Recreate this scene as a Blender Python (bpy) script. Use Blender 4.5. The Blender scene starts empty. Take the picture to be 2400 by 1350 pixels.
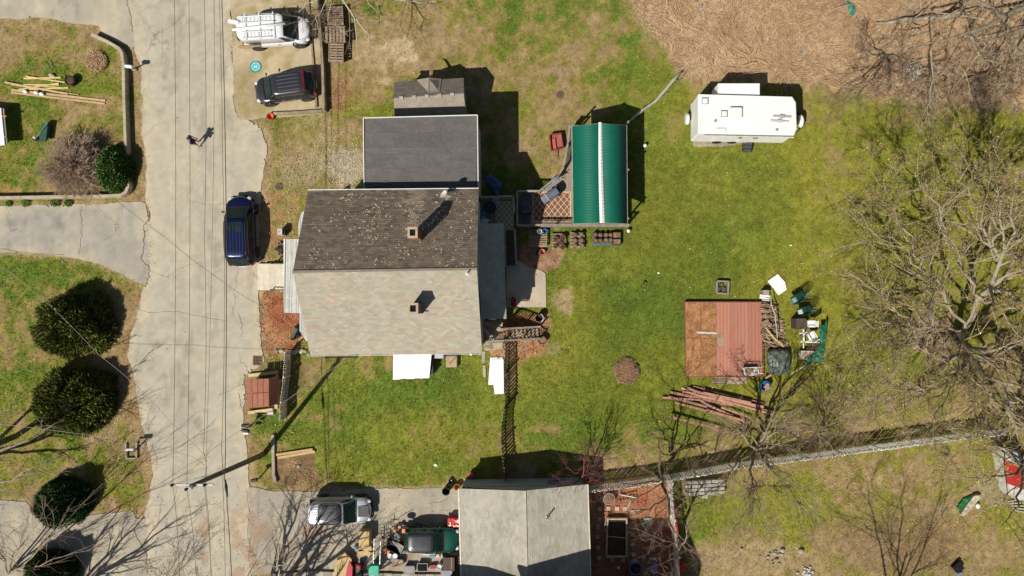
import bpy, bmesh, math, random
import numpy as np
from mathutils import Vector, Matrix
random.seed(7)
RS = np.random.RandomState(11)
R = math.radians
SC = bpy.context.scene
COL = SC.collection
# ---------------------------------------------------------------- survey: 50 m above the street, looking straight down
HC, FP, NX, NY = 50.0, 1675.0, 1250.0, 720.0
def P(px, py, z=0.0):
    k = (HC - z) / FP
    return Vector(((px - NX) * k, -(py - NY) * k, z))
PX = HC / FP                      # metres per map unit on the ground
def m2(px, py):                   # arrays: metres on the ground
    return (px - NX) * PX, -(py - NY) * PX
# ---------------------------------------------------------------- camera, sky, sun, exposure
cam = bpy.data.cameras.new('camera'); co = bpy.data.objects.new('camera', cam); COL.objects.link(co)
co.location = (0, 0, HC); co.rotation_euler = (0, 0, 0)
cam.sensor_width = 36; cam.lens = FP / 2400 * 36
cam.shift_x = -50 / 2400; cam.shift_y = 45 / 2400
cam.clip_end = 3000; SC.camera = co
SX, SY = 0.54, 0.627              # shadow offset per metre of height, east and north
el = math.atan(1 / math.hypot(SX, SY)); az = math.atan2(-SY, -SX)
W = bpy.data.worlds.new('World'); SC.world = W; W.use_nodes = True
wn = W.node_tree; bg = wn.nodes['Background']
sky = wn.nodes.new('ShaderNodeTexSky'); sky.sky_type = 'NISHITA'; sky.sun_disc = False
sky.sun_elevation = el; sky.sun_rotation = math.pi / 2 - az
wn.links.new(sky.outputs[0], bg.inputs[0]); bg.inputs[1].default_value = 0.05
sl = bpy.data.lights.new('sun', 'SUN'); sl.energy = 4.9; sl.angle = R(0.55); sl.color = (1.0, 0.95, 0.86)
so = bpy.data.objects.new('sun', sl); COL.objects.link(so); so.location = (-20, -20, 40)
so.rotation_euler = Vector((SX, SY, -1)).to_track_quat('-Z', 'Y').to_euler()
SC.view_settings.view_transform = 'Standard'; SC.view_settings.look = 'None'
SC.view_settings.exposure = 0.12; SC.view_settings.gamma = 1
# ---------------------------------------------------------------- materials
MATS = {}
def mat(name, c, r=.85, c2=None, sc=3., fine=35., var=.25, rnd=0., bump=0., metal=0., attr=None, stretch=None, coat=0., spec=.3, alpha=None):
    if name in MATS: return MATS[name]
    m = bpy.data.materials.new(name); m.use_nodes = True; nt = m.node_tree; N = nt.nodes; L = nt.links
    b = N['Principled BSDF']
    b.inputs['Roughness'].default_value = r; b.inputs['Metallic'].default_value = metal
    b.inputs['Coat Weight'].default_value = coat; b.inputs['Coat Roughness'].default_value = .08
    b.inputs['Specular IOR Level'].default_value = spec
    tc = N.new('ShaderNodeTexCoord'); oi = N.new('ShaderNodeObjectInfo')
    v = tc.outputs['Object']
    if stretch:
        mp = N.new('ShaderNodeMapping'); mp.inputs['Scale'].default_value = stretch; L.new(v, mp.inputs[0]); v = mp.outputs[0]
    w = N.new('ShaderNodeMath'); w.operation = 'MULTIPLY'; L.new(oi.outputs['Random'], w.inputs[0]); w.inputs[1].default_value = 37
    def noise(s, d=4, ro=.6):
        n = N.new('ShaderNodeTexNoise'); n.noise_dimensions = '4D'; L.new(v, n.inputs['Vector']); L.new(w.outputs[0], n.inputs['W'])
        n.inputs['Scale'].default_value = s; n.inputs['Detail'].default_value = d; n.inputs['Roughness'].default_value = ro; return n
    n1 = noise(sc); n2 = noise(fine, 2, .5)
    mr = N.new('ShaderNodeMapRange'); L.new(n1.outputs[0], mr.inputs[0]); mr.inputs[1].default_value = .36; mr.inputs[2].default_value = .64
    mx = N.new('ShaderNodeMix'); mx.data_type = 'RGBA'; L.new(mr.outputs[0], mx.inputs[0])
    if attr:
        at = N.new('ShaderNodeAttribute'); at.attribute_name = attr
        ml = N.new('ShaderNodeMix'); ml.data_type = 'RGBA'; ml.blend_type = 'MULTIPLY'; ml.inputs[0].default_value = 1
        L.new(at.outputs[0], ml.inputs[6]); ml.inputs[7].default_value = (1 - var, 1 - var, 1 - var * 1.1, 1)
        L.new(at.outputs[0], mx.inputs[6]); L.new(ml.outputs[2], mx.inputs[7])
    else:
        mx.inputs[6].default_value = (*c, 1)
        mx.inputs[7].default_value = (*(c2 or [q * (1 - var) for q in c]), 1)
    ma = N.new('ShaderNodeMapRange'); L.new(n2.outputs[0], ma.inputs[0]); ma.inputs[1].default_value = .3; ma.inputs[2].default_value = .7
    ma.inputs[3].default_value = 1 - var * .6; ma.inputs[4].default_value = 1 + var * .35
    last = ma.outputs[0]
    if rnd:
        mb = N.new('ShaderNodeMapRange'); L.new(oi.outputs['Random'], mb.inputs[0]); mb.inputs[3].default_value = 1 - rnd; mb.inputs[4].default_value = 1 + rnd * .7
        mm = N.new('ShaderNodeMath'); mm.operation = 'MULTIPLY'; L.new(last, mm.inputs[0]); L.new(mb.outputs[0], mm.inputs[1]); last = mm.outputs[0]
    vm = N.new('ShaderNodeVectorMath'); vm.operation = 'SCALE'; L.new(mx.outputs[2], vm.inputs[0]); L.new(last, vm.inputs['Scale'])
    L.new(vm.outputs[0], b.inputs['Base Color'])
    if bump:
        bp = N.new('ShaderNodeBump'); bp.inputs['Strength'].default_value = bump; bp.inputs['Distance'].default_value = .05
        L.new(n2.outputs[0], bp.inputs['Height']); L.new(bp.outputs[0], b.inputs['Normal'])
    MATS[name] = m; m['_last'] = 1
    return m
def lattice_mat(name, ca, cb, period, width, border, hx, hy):
    """printed rug: diamond lattice of light lines inside a border"""
    m = bpy.data.materials.new(name); m.use_nodes = True; nt = m.node_tree; N = nt.nodes; L = nt.links; b = N['Principled BSDF']
    b.inputs['Roughness'].default_value = .95
    tc = N.new('ShaderNodeTexCoord'); sp = N.new('ShaderNodeSeparateXYZ'); L.new(tc.outputs['Object'], sp.inputs[0])
    def mth(op, a, c=None, d=None):
        n = N.new('ShaderNodeMath'); n.operation = op
        for i, q in enumerate((a, c, d)):
            if q is None: continue
            if isinstance(q, (int, float)): n.inputs[i].default_value = q
            else: L.new(q, n.inputs[i])
        return n.outputs[0]
    def line(s):
        a = mth('DIVIDE', mth(s, sp.outputs[0], mth('MULTIPLY', sp.outputs[1], .82)), period)
        return mth('LESS_THAN', mth('ABSOLUTE', mth('SUBTRACT', mth('FRACT', a), .5)), width)
    k = mth('MAXIMUM', line('ADD'), line('SUBTRACT'))
    bx = mth('GREATER_THAN', mth('ABSOLUTE', sp.outputs[0]), hx - border); by = mth('GREATER_THAN', mth('ABSOLUTE', sp.outputs[1]), hy - border)
    k = mth('MAXIMUM', k, mth('MAXIMUM', bx, by))
    mx = N.new('ShaderNodeMix'); mx.data_type = 'RGBA'; L.new(k, mx.inputs[0]); mx.inputs[6].default_value = (*ca, 1); mx.inputs[7].default_value = (*cb, 1)
    nz = N.new('ShaderNodeTexNoise'); nz.inputs['Scale'].default_value = 6; L.new(tc.outputs['Object'], nz.inputs['Vector'])
    mr = N.new('ShaderNodeMapRange'); L.new(nz.outputs[0], mr.inputs[0]); mr.inputs[3].default_value = .75; mr.inputs[4].default_value = 1.15
    vm = N.new('ShaderNodeVectorMath'); vm.operation = 'SCALE'; L.new(mx.outputs[2], vm.inputs[0]); L.new(mr.outputs[0], vm.inputs['Scale'])
    L.new(vm.outputs[0], b.inputs['Base Color'])
    return m
WHITE = mat('white paint', (.8, .8, .77), .5, var=.06)
WHITEP = mat('white plastic', (.78, .78, .75), .45, var=.08)
DIRTYW = mat('weathered white', (.6, .57, .5), .7, var=.25)
GREYW = mat('grey weathered wood', (.42, .36, .29), .9, var=.35, sc=5, rnd=.25, bump=.3, stretch=(1, 1, 1))
DARKW = mat('dark stained wood', (.16, .13, .11), .9, var=.35, rnd=.2, bump=.2)
TIMB = mat('landscape timber', (.36, .29, .19), .95, var=.4, sc=2, rnd=.15, bump=.4)
CONC = mat('old concrete', (.49, .42, .3), .95, var=.3, sc=1.5, bump=.3)
PATIO = mat('patio concrete', (.5, .42, .32), .95, var=.2, sc=.8, bump=.15)
YELW = mat('fresh pine', (.66, .52, .22), .8, var=.2, rnd=.1)
PINE = mat('new lumber', (.58, .4, .22), .8, var=.25, rnd=.15)
REDW = mat('red stained wood', (.42, .16, .09), .85, c2=(.36, .18, .11), sc=4, var=.3, rnd=.22, bump=.2)
PLY = mat('weathered plywood', (.5, .24, .1), .9, c2=(.25, .11, .055), sc=2.2, var=.5, rnd=.15, bump=.3)
PALLET = mat('pallet wood', (.36, .26, .18), .9, var=.3, rnd=.25, bump=.2)
LOG = mat('split firewood', (.4, .28, .17), .9, c2=(.22, .15, .1), sc=6, var=.4, rnd=.4, bump=.4)
BARK = mat('grey bark', (.36, .3, .21), .95, c2=(.19, .15, .105), sc=3, var=.35, bump=.5)
BARKD = mat('dark bark', (.17, .13, .09), .95, c2=(.1, .08, .06), sc=3, var=.35, bump=.5)
TWIG = mat('twigs', (.4, .31, .19), .9, var=.3)
TWIGB = mat('brown twigs', (.33, .22, .16), .9, var=.35)
TWIGR = mat('reddish twigs', (.26, .09, .09), .9, var=.3)
BIRCH = mat('pale bark', (.5, .46, .34), .9, c2=(.36, .36, .27), var=.3)
RUBBER = mat('black rubber', (.02, .02, .02), .8, var=.3)
BLACKP = mat('black plastic', (.018, .018, .02), .45, var=.3)
DKMET = mat('dark metal', (.06, .06, .065), .5, var=.3, metal=.3)
MET = mat('galvanised metal', (.5, .5, .5), .4, var=.2, metal=.7)
CHROME = mat('bright metal', (.7, .7, .7), .2, var=.1, metal=.9)
GLASS = mat('dark car glass', (.018, .034, .03), .22, var=.5, sc=3, spec=.18)
LAMPR = mat('red lamp', (.5, .02, .02), .2, var=.2, coat=.6)
LAMPW = mat('clear lamp', (.65, .66, .66), .15, var=.2, coat=.6)
GREENP = mat('dark green plastic', (.03, .1, .07), .5, var=.3)
TERRA = mat('terracotta', (.42, .17, .09), .9, var=.3, rnd=.2)
SOIL = mat('potting soil', (.1, .065, .04), 1, var=.6, sc=12, bump=.6)
REDP = mat('red plastic', (.5, .03, .03), .5, var=.2)
BLUEP = mat('blue plastic', (.04, .2, .55), .5, var=.25)
CARD = mat('cardboard', (.56, .4, .19), .9, var=.12)
ORANGE = mat('orange plastic', (.75, .2, .05), .6, var=.15)
STONE = mat('field stone', (.42, .37, .29), .95, c2=(.3, .27, .22), sc=4, var=.35, rnd=.3, bump=.4)
SKIN = mat('skin', (.5, .27, .18), .6, var=.1)
BRICK = mat('chimney brick', (.2, .12, .09), .9, c2=(.3, .2, .14), sc=14, var=.4, bump=.3)
ROOFA = mat('shingles', (1, 1, 1), .95, attr='gc', var=.12, sc=1.2, fine=60, bump=.2)
VCOL = mat('scatter', (1, 1, 1), .95, attr='gc', var=.15, sc=2, fine=20)
LEAFM = mat('leaves', (1, 1, 1), .7, attr='gc', var=.15, sc=2, fine=20)
# ---------------------------------------------------------------- objects
def tag(o, label=None, cat=None, group=None, kind=None):
    if label: o['label'] = label
    if cat: o['category'] = cat
    if group: o['group'] = group
    if kind: o['kind'] = kind
    return o
def thing(name, label, cat, loc=(0, 0, 0), rz=0., group=None):
    o = bpy.data.objects.new(name, None); COL.objects.link(o); o.empty_display_size = .2
    o.location = loc; o.rotation_euler = (0, 0, rz); return tag(o, label, cat, group)
def root_of(o):
    while o.parent: o = o.parent
    return o
def inst(name, mesh, parent=None, loc=(0, 0, 0), rot=(0, 0, 0), scale=(1, 1, 1), world=True):
    """a piece sharing mesh data"""
    o = bpy.data.objects.new(name, mesh); COL.objects.link(o)
    l = Vector(loc)
    if parent:
        o.parent = parent
        if world: l = l - root_of(parent).location
    o.location = l; o.rotation_euler = rot; o.scale = scale
    return o
def finish(name, me, m, parent, world, kind=None, smooth=False):
    if m: me.materials.append(m)
    o = bpy.data.objects.new(name, me); COL.objects.link(o)
    if parent:
        o.parent = parent
        if world: me.transform(Matrix.Translation(-root_of(parent).location))
    elif world == 'c':
        n = len(me.vertices); a = np.empty(n * 3); me.vertices.foreach_get('co', a); a = a.reshape(-1, 3)
        c = Vector(((a[:, 0].min() + a[:, 0].max()) / 2, (a[:, 1].min() + a[:, 1].max()) / 2, a[:, 2].min()))
        me.transform(Matrix.Translation(-c)); o.location = c
    if smooth: me.polygons.foreach_set('use_smooth', [True] * len(me.polygons))
    if kind: o['kind'] = kind
    return o
class MB:
    def __init__(s): s.v = []; s.f = []; s.c = []
    def add(s, vs, fs, col=None):
        n = len(s.v); s.v += [tuple(q) for q in vs]; s.f += [tuple(i + n for i in f) for f in fs]
        s.c += [col or (1, 1, 1)] * len(vs); return s
    def box(s, c, size, rz=0., col=None, rot=None):
        x, y, z = [q / 2 for q in size]; M = rot or Matrix.Rotation(rz, 3, 'Z'); c = Vector(c)
        vs = [c + M @ Vector((sx * x, sy * y, sz * z)) for sz in (-1, 1) for sx, sy in ((-1, -1), (1, -1), (1, 1), (-1, 1))]
        return s.add(vs, [(3, 2, 1, 0), (4, 5, 6, 7), (0, 1, 5, 4), (1, 2, 6, 5), (2, 3, 7, 6), (3, 0, 4, 7)], col)
    def beam(s, a, b, w, h, col=None):
        a = Vector(a); b = Vector(b); d = b - a; l = d.length
        if l < 1e-5: return s
        x = d / l; up = Vector((0, 0, 1)) if abs(x.z) < .95 else Vector((0, 1, 0))
        y = up.cross(x).normalized(); z = x.cross(y)
        return s.box((a + b) / 2, (l, w, h), col=col, rot=Matrix((x, y, z)).transposed())
    def prism(s, pts, z0, z1, col=None):
        n = len(pts)
        if sum(pts[i][0] * pts[(i + 1) % n][1] - pts[(i + 1) % n][0] * pts[i][1] for i in range(n)) < 0: pts = pts[::-1]
        vs = [(p[0], p[1], z0) for p in pts] + [(p[0], p[1], z1) for p in pts]
        return s.add(vs, [tuple(range(n))[::-1], tuple(range(n, 2 * n))] + [(i, (i + 1) % n, (i + 1) % n + n, i + n) for i in range(n)], col)
    def lathe(s, c, prof, seg=14, cap=True, col=None, sx=1, sy=1):
        c = Vector(c); n = len(prof); vs = []; fs = []
        for r, z in prof:
            for k in range(seg):
                a = 2 * math.pi * k / seg; vs.append((c.x + math.cos(a) * r * sx, c.y + math.sin(a) * r * sy, c.z + z))
        for i in range(n - 1):
            for k in range(seg): fs.append((i * seg + k, i * seg + (k + 1) % seg, (i + 1) * seg + (k + 1) % seg, (i + 1) * seg + k))
        if cap: fs += [tuple(range(seg))[::-1], tuple(range((n - 1) * seg, n * seg))]
        return s.add(vs, fs, col)
    def ball(s, c, r, seg=12, rings=7, sc=(1, 1, 1), col=None):
        pr = [(max(.002, r * math.sin(math.pi * i / rings)) , -r * math.cos(math.pi * i / rings) * sc[2]) for i in range(rings + 1)]
        return s.lathe(c, pr, seg, True, col, sc[0], sc[1])
    def tube(s, pts, rad, seg=6, col=None):
        pts = [Vector(p) for p in pts]; n = len(pts); vs = []; fs = []
        if not isinstance(rad, (list, tuple)): rad = [rad] * n
        for i, p in enumerate(pts):
            t = (pts[min(i + 1, n - 1)] - pts[max(i - 1, 0)]).normalized()
            u = t.cross(Vector((0, 0, 1)) if abs(t.z) < .9 else Vector((1, 0, 0))).normalized(); w = t.cross(u)
            for k in range(seg):
                a = 2 * math.pi * k / seg; vs.append(p + (u * math.cos(a) + w * math.sin(a)) * rad[i])
        for i in range(n - 1):
            for k in range(seg): fs.append((i * seg + k, i * seg + (k + 1) % seg, (i + 1) * seg + (k + 1) % seg, (i + 1) * seg + k))
        fs += [tuple(range(seg))[::-1], tuple(range((n - 1) * seg, n * seg))]
        return s.add(vs, fs, col)
    def mesh(s, name, m=None):
        me = bpy.data.meshes.new(name); me.from_pydata(s.v, [], s.f)
        if any(c != (1, 1, 1) for c in s.c):
            a = me.color_attributes.new('gc', 'FLOAT_COLOR', 'POINT'); a.data.foreach_set('color', np.array([(*c, 1) for c in s.c], 'f').ravel())
        if m: me.materials.append(m)
        return me
    def build(s, name, m, parent=None, world=True, kind=None, smooth=False, bevel=0, sub=0):
        me = s.mesh(name)
        if parent is None and world: world = 'c'
        o = finish(name, me, m, parent, world, kind, smooth)
        if bevel:
            b = o.modifiers.new('bevel', 'BEVEL'); b.width = bevel; b.segments = 2; b.limit_method = 'ANGLE'
        if sub:
            b = o.modifiers.new('sub', 'SUBSURF'); b.levels = sub; b.render_levels = sub
        return o
def npmesh(name, V, Fs, col=None, smooth=False):
    """V (n,3), Fs list of int arrays (k,3) or (k,4)"""
    me = bpy.data.meshes.new(name); V = np.asarray(V, 'f'); me.vertices.add(len(V)); me.vertices.foreach_set('co', V.ravel())
    lo = np.concatenate([f.ravel() for f in Fs]); ct = np.concatenate([np.full(len(f), f.shape[1]) for f in Fs])
    me.loops.add(len(lo)); me.loops.foreach_set('vertex_index', lo.astype('i'))
    me.polygons.add(len(ct)); st = np.concatenate([[0], np.cumsum(ct)[:-1]]); me.polygons.foreach_set('loop_start', st.astype('i'))
    if smooth: me.polygons.foreach_set('use_smooth', np.ones(len(ct), bool))
    me.update(calc_edges=True)
    if col is not None:
        a = me.color_attributes.new('gc', 'FLOAT_COLOR', 'POINT'); c = np.ones((len(V), 4), 'f'); c[:, :3] = col; a.data.foreach_set('color', c.ravel())
    return me
# ---------------------------------------------------------------- ground maths
_tab = RS.rand(256, 256)
def vnoise(x, y, s, o=0):
    x = x / s + 31.7 * (o + 1); y = y / s + 17.3 * (o + 2); xi = np.floor(x).astype(int); yi = np.floor(y).astype(int)
    fx = x - xi; fy = y - yi; fx = fx * fx * (3 - 2 * fx); fy = fy * fy * (3 - 2 * fy)
    g = lambda a, b: _tab[a % 256, b % 256]
    return (g(xi, yi) * (1 - fx) + g(xi + 1, yi) * fx) * (1 - fy) + (g(xi, yi + 1) * (1 - fx) + g(xi + 1, yi + 1) * fx) * fy
def fbm(x, y, s, o=0, n=4):
    t = 0; a = 1; q = 0
    for i in range(n): t = t + a * vnoise(x, y, s / 2 ** i, o + i * 3); q += a; a *= .55
    return t / q
def sdf(poly, x, y):
    """signed distance, negative inside"""
    d = np.full(np.shape(x), 1e9); ins = np.zeros(np.shape(x), bool); n = len(poly)
    for i in range(n):
        ax, ay = poly[i]; bx, by = poly[(i + 1) % n]; ex, ey = bx - ax, by - ay; l = ex * ex + ey * ey + 1e-9
        t = np.clip(((x - ax) * ex + (y - ay) * ey) / l, 0, 1); d = np.minimum(d, np.hypot(x - ax - t * ex, y - ay - t * ey))
        c = ((ay > y) != (by > y)) & (x < (bx - ax) * (y - ay) / ((by - ay) if by != ay else 1e-9) + ax); ins ^= c
    return np.where(ins, -d, d)
def sm(a, b, x):
    t = np.clip((x - a) / (b - a), 0, 1); return t * t * (3 - 2 * t)
C = lambda *a: np.array(a)
ROAD = [(306, -500), (306, 20), (312, 70), (316, 120), (331, 160), (334, 235), (330, 300), (342, 370), (343, 430), (338, 468), (352, 500), (345, 560),
        (352, 610), (348, 655), (330, 690), (322, 740), (305, 790), (300, 840), (318, 890), (325, 960), (338, 1010), (352, 1060), (360, 1110), (350, 1160), (340, 1200),
        (345, 1260), (345, 1400), (348, 1900), (590, 1900), (588, 1400), (584, 1200), (583, 1130), (578, 1060), (572, 990), (572, 940), (575, 880), (600, 862), (618, 850), (612, 800),
        (608, 740), (606, 690), (604, 640), (612, 620), (606, 560), (608, 500), (612, 450), (618, 410), (626, 350), (612, 300), (580, 282), (556, 282), (548, 240), (545, 120), (540, 0), (540, -500)]
PARK = [(540, -500), (540, 0), (545, 120), (548, 240), (556, 283), (600, 279), (766, 266), (760, 150), (746, 0), (740, -500)]
DRV = {'top': [(-900, -300), (-900, 44), (60, 44), (95, 40), (150, 50), (232, 62), (236, 78), (280, 98), (310, 112), (330, 60), (306, -300)],
       'mid': [(-900, 480), (0, 484), (120, 480), (250, 478), (342, 470), (355, 560), (352, 668), (322, 664), (280, 638), (215, 612), (130, 598), (0, 592), (-900, 590)],
       'low': [(-900, 1168), (0, 1172), (60, 1176), (80, 1195), (180, 1208), (240, 1205), (310, 1198), (320, 1215), (352, 1215), (352, 1420), (0, 1425), (-900, 1430)],
       'right': [(578, 1140), (640, 1151), (760, 1152), (860, 1146), (1080, 1143), (1085, 1345), (900, 1338), (680, 1342), (585, 1349)]}
BEDS = dict(reed=[(1470, -400), (1478, 0), (1520, 70), (1560, 120), (1590, 180), (1640, 200), (1740, 190), (1900, 203), (2000, 215), (2120, 235), (2250, 246), (2500, 255), (2900, 250), (2900, -400)],
            mulchw=[(612, 690), (606, 780), (614, 830), (650, 834), (705, 815), (705, 640), (612, 640)],
            bedw=[(615, 450), (700, 448), (700, 690), (640, 690), (612, 620), (606, 560), (610, 500)],
            garden=[(1380, 1146), (1480, 1134), (1575, 1124), (1588, 1200), (1596, 1380), (1380, 1380)],
            chips=[(1190, 560), (1240, 575), (1325, 590), (1310, 620), (1278, 640), (1262, 650), (1200, 600)],
            bedse=[(1150, 745), (1280, 732), (1292, 762), (1285, 800), (1262, 830), (1215, 845), (1180, 850), (1150, 850)],
            plot=[(648, 1062), (738, 1052), (744, 1140), (700, 1150), (650, 1140)],
            parkn=[(548, 250), (620, 262), (766, 262), (800, 300), (860, 420), (760, 445), (610, 450), (620, 340)])
GREEN = C(.124, .188, .026); LIME = C(.26, .252, .036); OLIVE = C(.265, .22, .065); THATCH = C(.31, .225, .1); DIRT = C(.35, .25, .13)
SAND = C(.55, .41, .23); PALE = C(.62, .5, .32); MULCH = C(.33, .11, .055); LITTER = C(.33, .18, .09); STRAW = C(.46, .29, .15); GRAV = C(.5, .43, .31); DKSOIL = C(.16, .1, .06)
# px, py, rx, ry, amount of green
GB = [(1600, 620, 330, 330, .5), (1450, 800, 250, 260, .35), (940, 980, 260, 170, .42), (900, 1040, 160, 80, .25), (1700, 420, 260, 90, .35), (1480, 170, 70, 40, .55), (1560, 210, 40, 40, .4),
      (1230, 60, 150, 80, .1), (820, 250, 80, 40, .3), (900, 260, 70, 30, .3), (1280, 660, 40, 60, .3), (60, 230, 100, 110, .3), (80, 640, 220, 45, .55), (240, 200, 60, 120, .18), (60, 960, 120, 100, .35),
      (300, 1120, 50, 60, .3), (2250, 330, 220, 70, .4), (2200, 550, 220, 160, .28), (1860, 1170, 70, 130, .4), (1640, 1240, 45, 90, .4), (2380, 1230, 60, 50, .35), (620, 1010, 50, 60, .18), (70, 400, 80, 60, .25),
      (1100, 900, 60, 90, .3), (720, 400, 60, 60, .12), (700, 280, 80, 25, .15), (1530, 960, 250, 90, .3), (1690, 20, 60, 20, .4), (1950, 800, 250, 200, .2), (1700, 620, 420, 300, .2), (1500, 500, 120, 200, .2), (1950, 1230, 330, 110, .17), (2260, 560, 180, 220, .22), (1350, 1000, 130, 120, .15), (2170, 1130, 260, 60, .25), (1720, 1190, 130, 40, .2), (2060, 1200, 60, 90, .2),
      (1000, 220, 200, 200, -.12), (880, 130, 90, 60, -.45), (940, 120, 60, 60, -.5), (1300, 300, 130, 130, -.14), (130, 110, 160, 60, -.3), (180, 260, 60, 60, -.2), (1460, 1080, 140, 40, -.4), (1760, 1060, 160, 60, -.3), (2000, 1120, 500, 60, -.3),
      (2080, 1270, 180, 110, -.35), (1740, 1300, 130, 70, -.45), (280, 800, 50, 200, -.3), (330, 1000, 40, 200, -.2), (160, 800, 130, 60, -.15), (2330, 880, 180, 110, -.25), (2320, 1270, 180, 90, -.2), (1840, 585, 60, 40, -.3), (150, 430, 120, 40, -.1), (780, 330, 60, 80, -.2)]
def gcol(px, py):
    """albedo of the open ground at map coordinates"""
    x = np.asarray(px, float); y = np.asarray(py, float); sh = x.shape + (1,)
    wx = (fbm(x, y, 70, 5) - .5) * 60; wy = (fbm(x, y, 70, 9) - .5) * 60
    g = np.full(x.shape, .42)
    for bx, by, rx, ry, a in GB: g = g + a * np.exp(-(((x + wx - bx) / rx) ** 2 + ((y + wy - by) / ry) ** 2))
    g = g * .93 + (fbm(x, y, 90, 1) - .5) * .75 + (fbm(x, y, 24, 2, 3) - .5) * .95
    lime = np.clip(.35 + .5 * sm(1300, 2000, x) + (fbm(x, y, 160, 3) - .5) * 1.6, 0, 1)
    def mixc(a, b, t): return a + (b - a) * np.reshape(t, sh)
    grass = mixc(GREEN[None], LIME[None], lime)
    low = mixc(THATCH[None], DIRT[None], sm(.4, .65, fbm(x, y, 60, 13)))
    c = mixc(low, OLIVE[None], sm(.22, .42, g)); c = mixc(c, grass, sm(.4, .7, g))
    c = mixc(c, grass * .75, sm(.85, 1.2, g) * .6)
    e = (fbm(x, y, 26, 21) - .5) * 34
    def zone(name, col, soft=8, k=1., jit=1):
        nonlocal c
        t = sm(soft, -soft, sdf(BEDS[name], x, y) + e * jit) * k; c = mixc(c, col, t); return t
    v = lambda a, b, s, o: mixc(a[None], b[None], sm(.35, .65, fbm(x, y, s, o)))
    zone('reed', v(C(.5, .35, .22), C(.4, .26, .16), 60, 31), 22, .95, 1.3)
    zone('parkn', v(SAND * .8, OLIVE, 50, 33), 15, .55)
    zone('mulchw', v(MULCH, C(.4, .2, .1), 30, 35), 6, .9, .4); zone('bedw', v(C(.38, .2, .1), C(.3, .24, .09), 26, 36), 8, .9, .4)
    zone('garden', v(MULCH, C(.4, .2, .11), 40, 37), 4, 1, .2); zone('chips', v(C(.4, .24, .15), C(.28, .15, .09), 14, 38), 5, 1, .4)
    zone('bedse', v(MULCH, C(.42, .26, .14), 25, 39), 6, .9, .6); zone('plot', v(C(.3, .19, .1), C(.2, .13, .07), 25, 40), 5, .95, .3)
    def blob(bx, by, rx, ry, col, k=1.):
        nonlocal c
        d = np.sqrt(((x + wx * .5 - bx) / rx) ** 2 + ((y + wy * .5 - by) / ry) ** 2); c = mixc(c, col[None], sm(1.15, .6, d + (fbm(x, y, 12, 44, 2) - .5) * .9) * k)
    for a in [(938, 118, 34, 34, PALE * .95, .9), (880, 125, 75, 50, SAND * .85, .7), (905, 190, 25, 14, SAND * .9, .6), (812, 390, 62, 48, GRAV, .75), (700, 385, 75, 60, SAND * .7, .5), (1322, 708, 20, 34, SAND * .8, .9), (1300, 700, 14, 14, SAND * .7, .5),
              (800, 215, 26, 42, LITTER, .8), (1320, 250, 70, 40, THATCH, .5), (1760, 1310, 150, 55, SAND * .75, .6), (1640, 1330, 50, 40, SAND * .6, .5), (1265, 790, 25, 50, C(.4, .2, .1), .6), (1300, 820, 20, 20, SAND * .6, .5),
              (600, 900, 40, 50, DIRT, .4), (1200, 885, 14, 45, C(.42, .24, .13), .7), (800, 560, 1, 1, DIRT, .1), (690, 870, 40, 40, DKSOIL, .5), (2200, 1190, 60, 30, SAND * .7, .6), (20, 450, 30, 20, C(.45, .25, .12), .7), (2120, 1270, 160, 90, C(.22, .145, .08), .6),
              (1000, 40, 60, 20, THATCH, .5), (2360, 1150, 90, 40, GRAV * .75, .5)]: blob(*a)
    # worn verge along the street
    dr = sdf(ROAD, x, y); t = sm(26, 3, dr + e * .6); c = mixc(c, v(C(.34, .2, .11), SAND * .75, 20, 50), t * .85)
    for d in DRV.values():
        t = sm(14, 0, sdf(d, x, y) + e * .3); c = mixc(c, v(C(.42, .27, .15), SAND * .8, 20, 52), t * .7)
    f = (fbm(x, y, 7, 60, 2) - .5) * .5 + 1
    return np.clip(c * np.reshape(f, sh), .01, .8)
def rcol(px, py, drv=False):
    x = np.asarray(px, float); y = np.asarray(py, float); sh = x.shape + (1,)
    asp = C(.428, .388, .305) if not drv else C(.335, .31, .262); snd = C(.495, .43, .315)
    k = fbm(x, y, 80, 70) ; k2 = fbm(x * 2.4, y * .25, 50, 74)
    d = -sdf(ROAD if not drv else DRV['mid'], x, y)
    t = sm(.46, .7, k * .5 + k2 * .5) * .6 + sm(34, 4, d + (fbm(x, y, 24, 76) - .5) * 50) * (.8 if not drv else .3)
    c = asp[None] + (snd - asp)[None] * np.reshape(np.clip(t, 0, 1), sh)
    st = sm(.62, .75, fbm(x * 2.2, y * .5, 60, 80)); c = c * np.reshape(1 - .17 * st, sh); s2 = sm(.6, .68, fbm(x, y, 26, 88)) * sm(.45, .6, fbm(x, y, 130, 89)); c = c * np.reshape(1 - .16 * s2, sh); tr = np.exp(-((x - 425 + (y - 600) * -.012) / 9) ** 2) + np.exp(-((x - 470) / 9) ** 2); c = c * np.reshape(1 - .05 * tr * (not drv), sh)
    lf = sm(1120, 1250, y) * sm(.56, .66, fbm(x, y, 34, 83)) * sm(380, 470, x); c = c + (C(.36, .2, .12) - c) * np.reshape(lf * .5, sh)
    return c * np.reshape(.86 + .28 * fbm(x, y, 9, 85, 2), sh)
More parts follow.
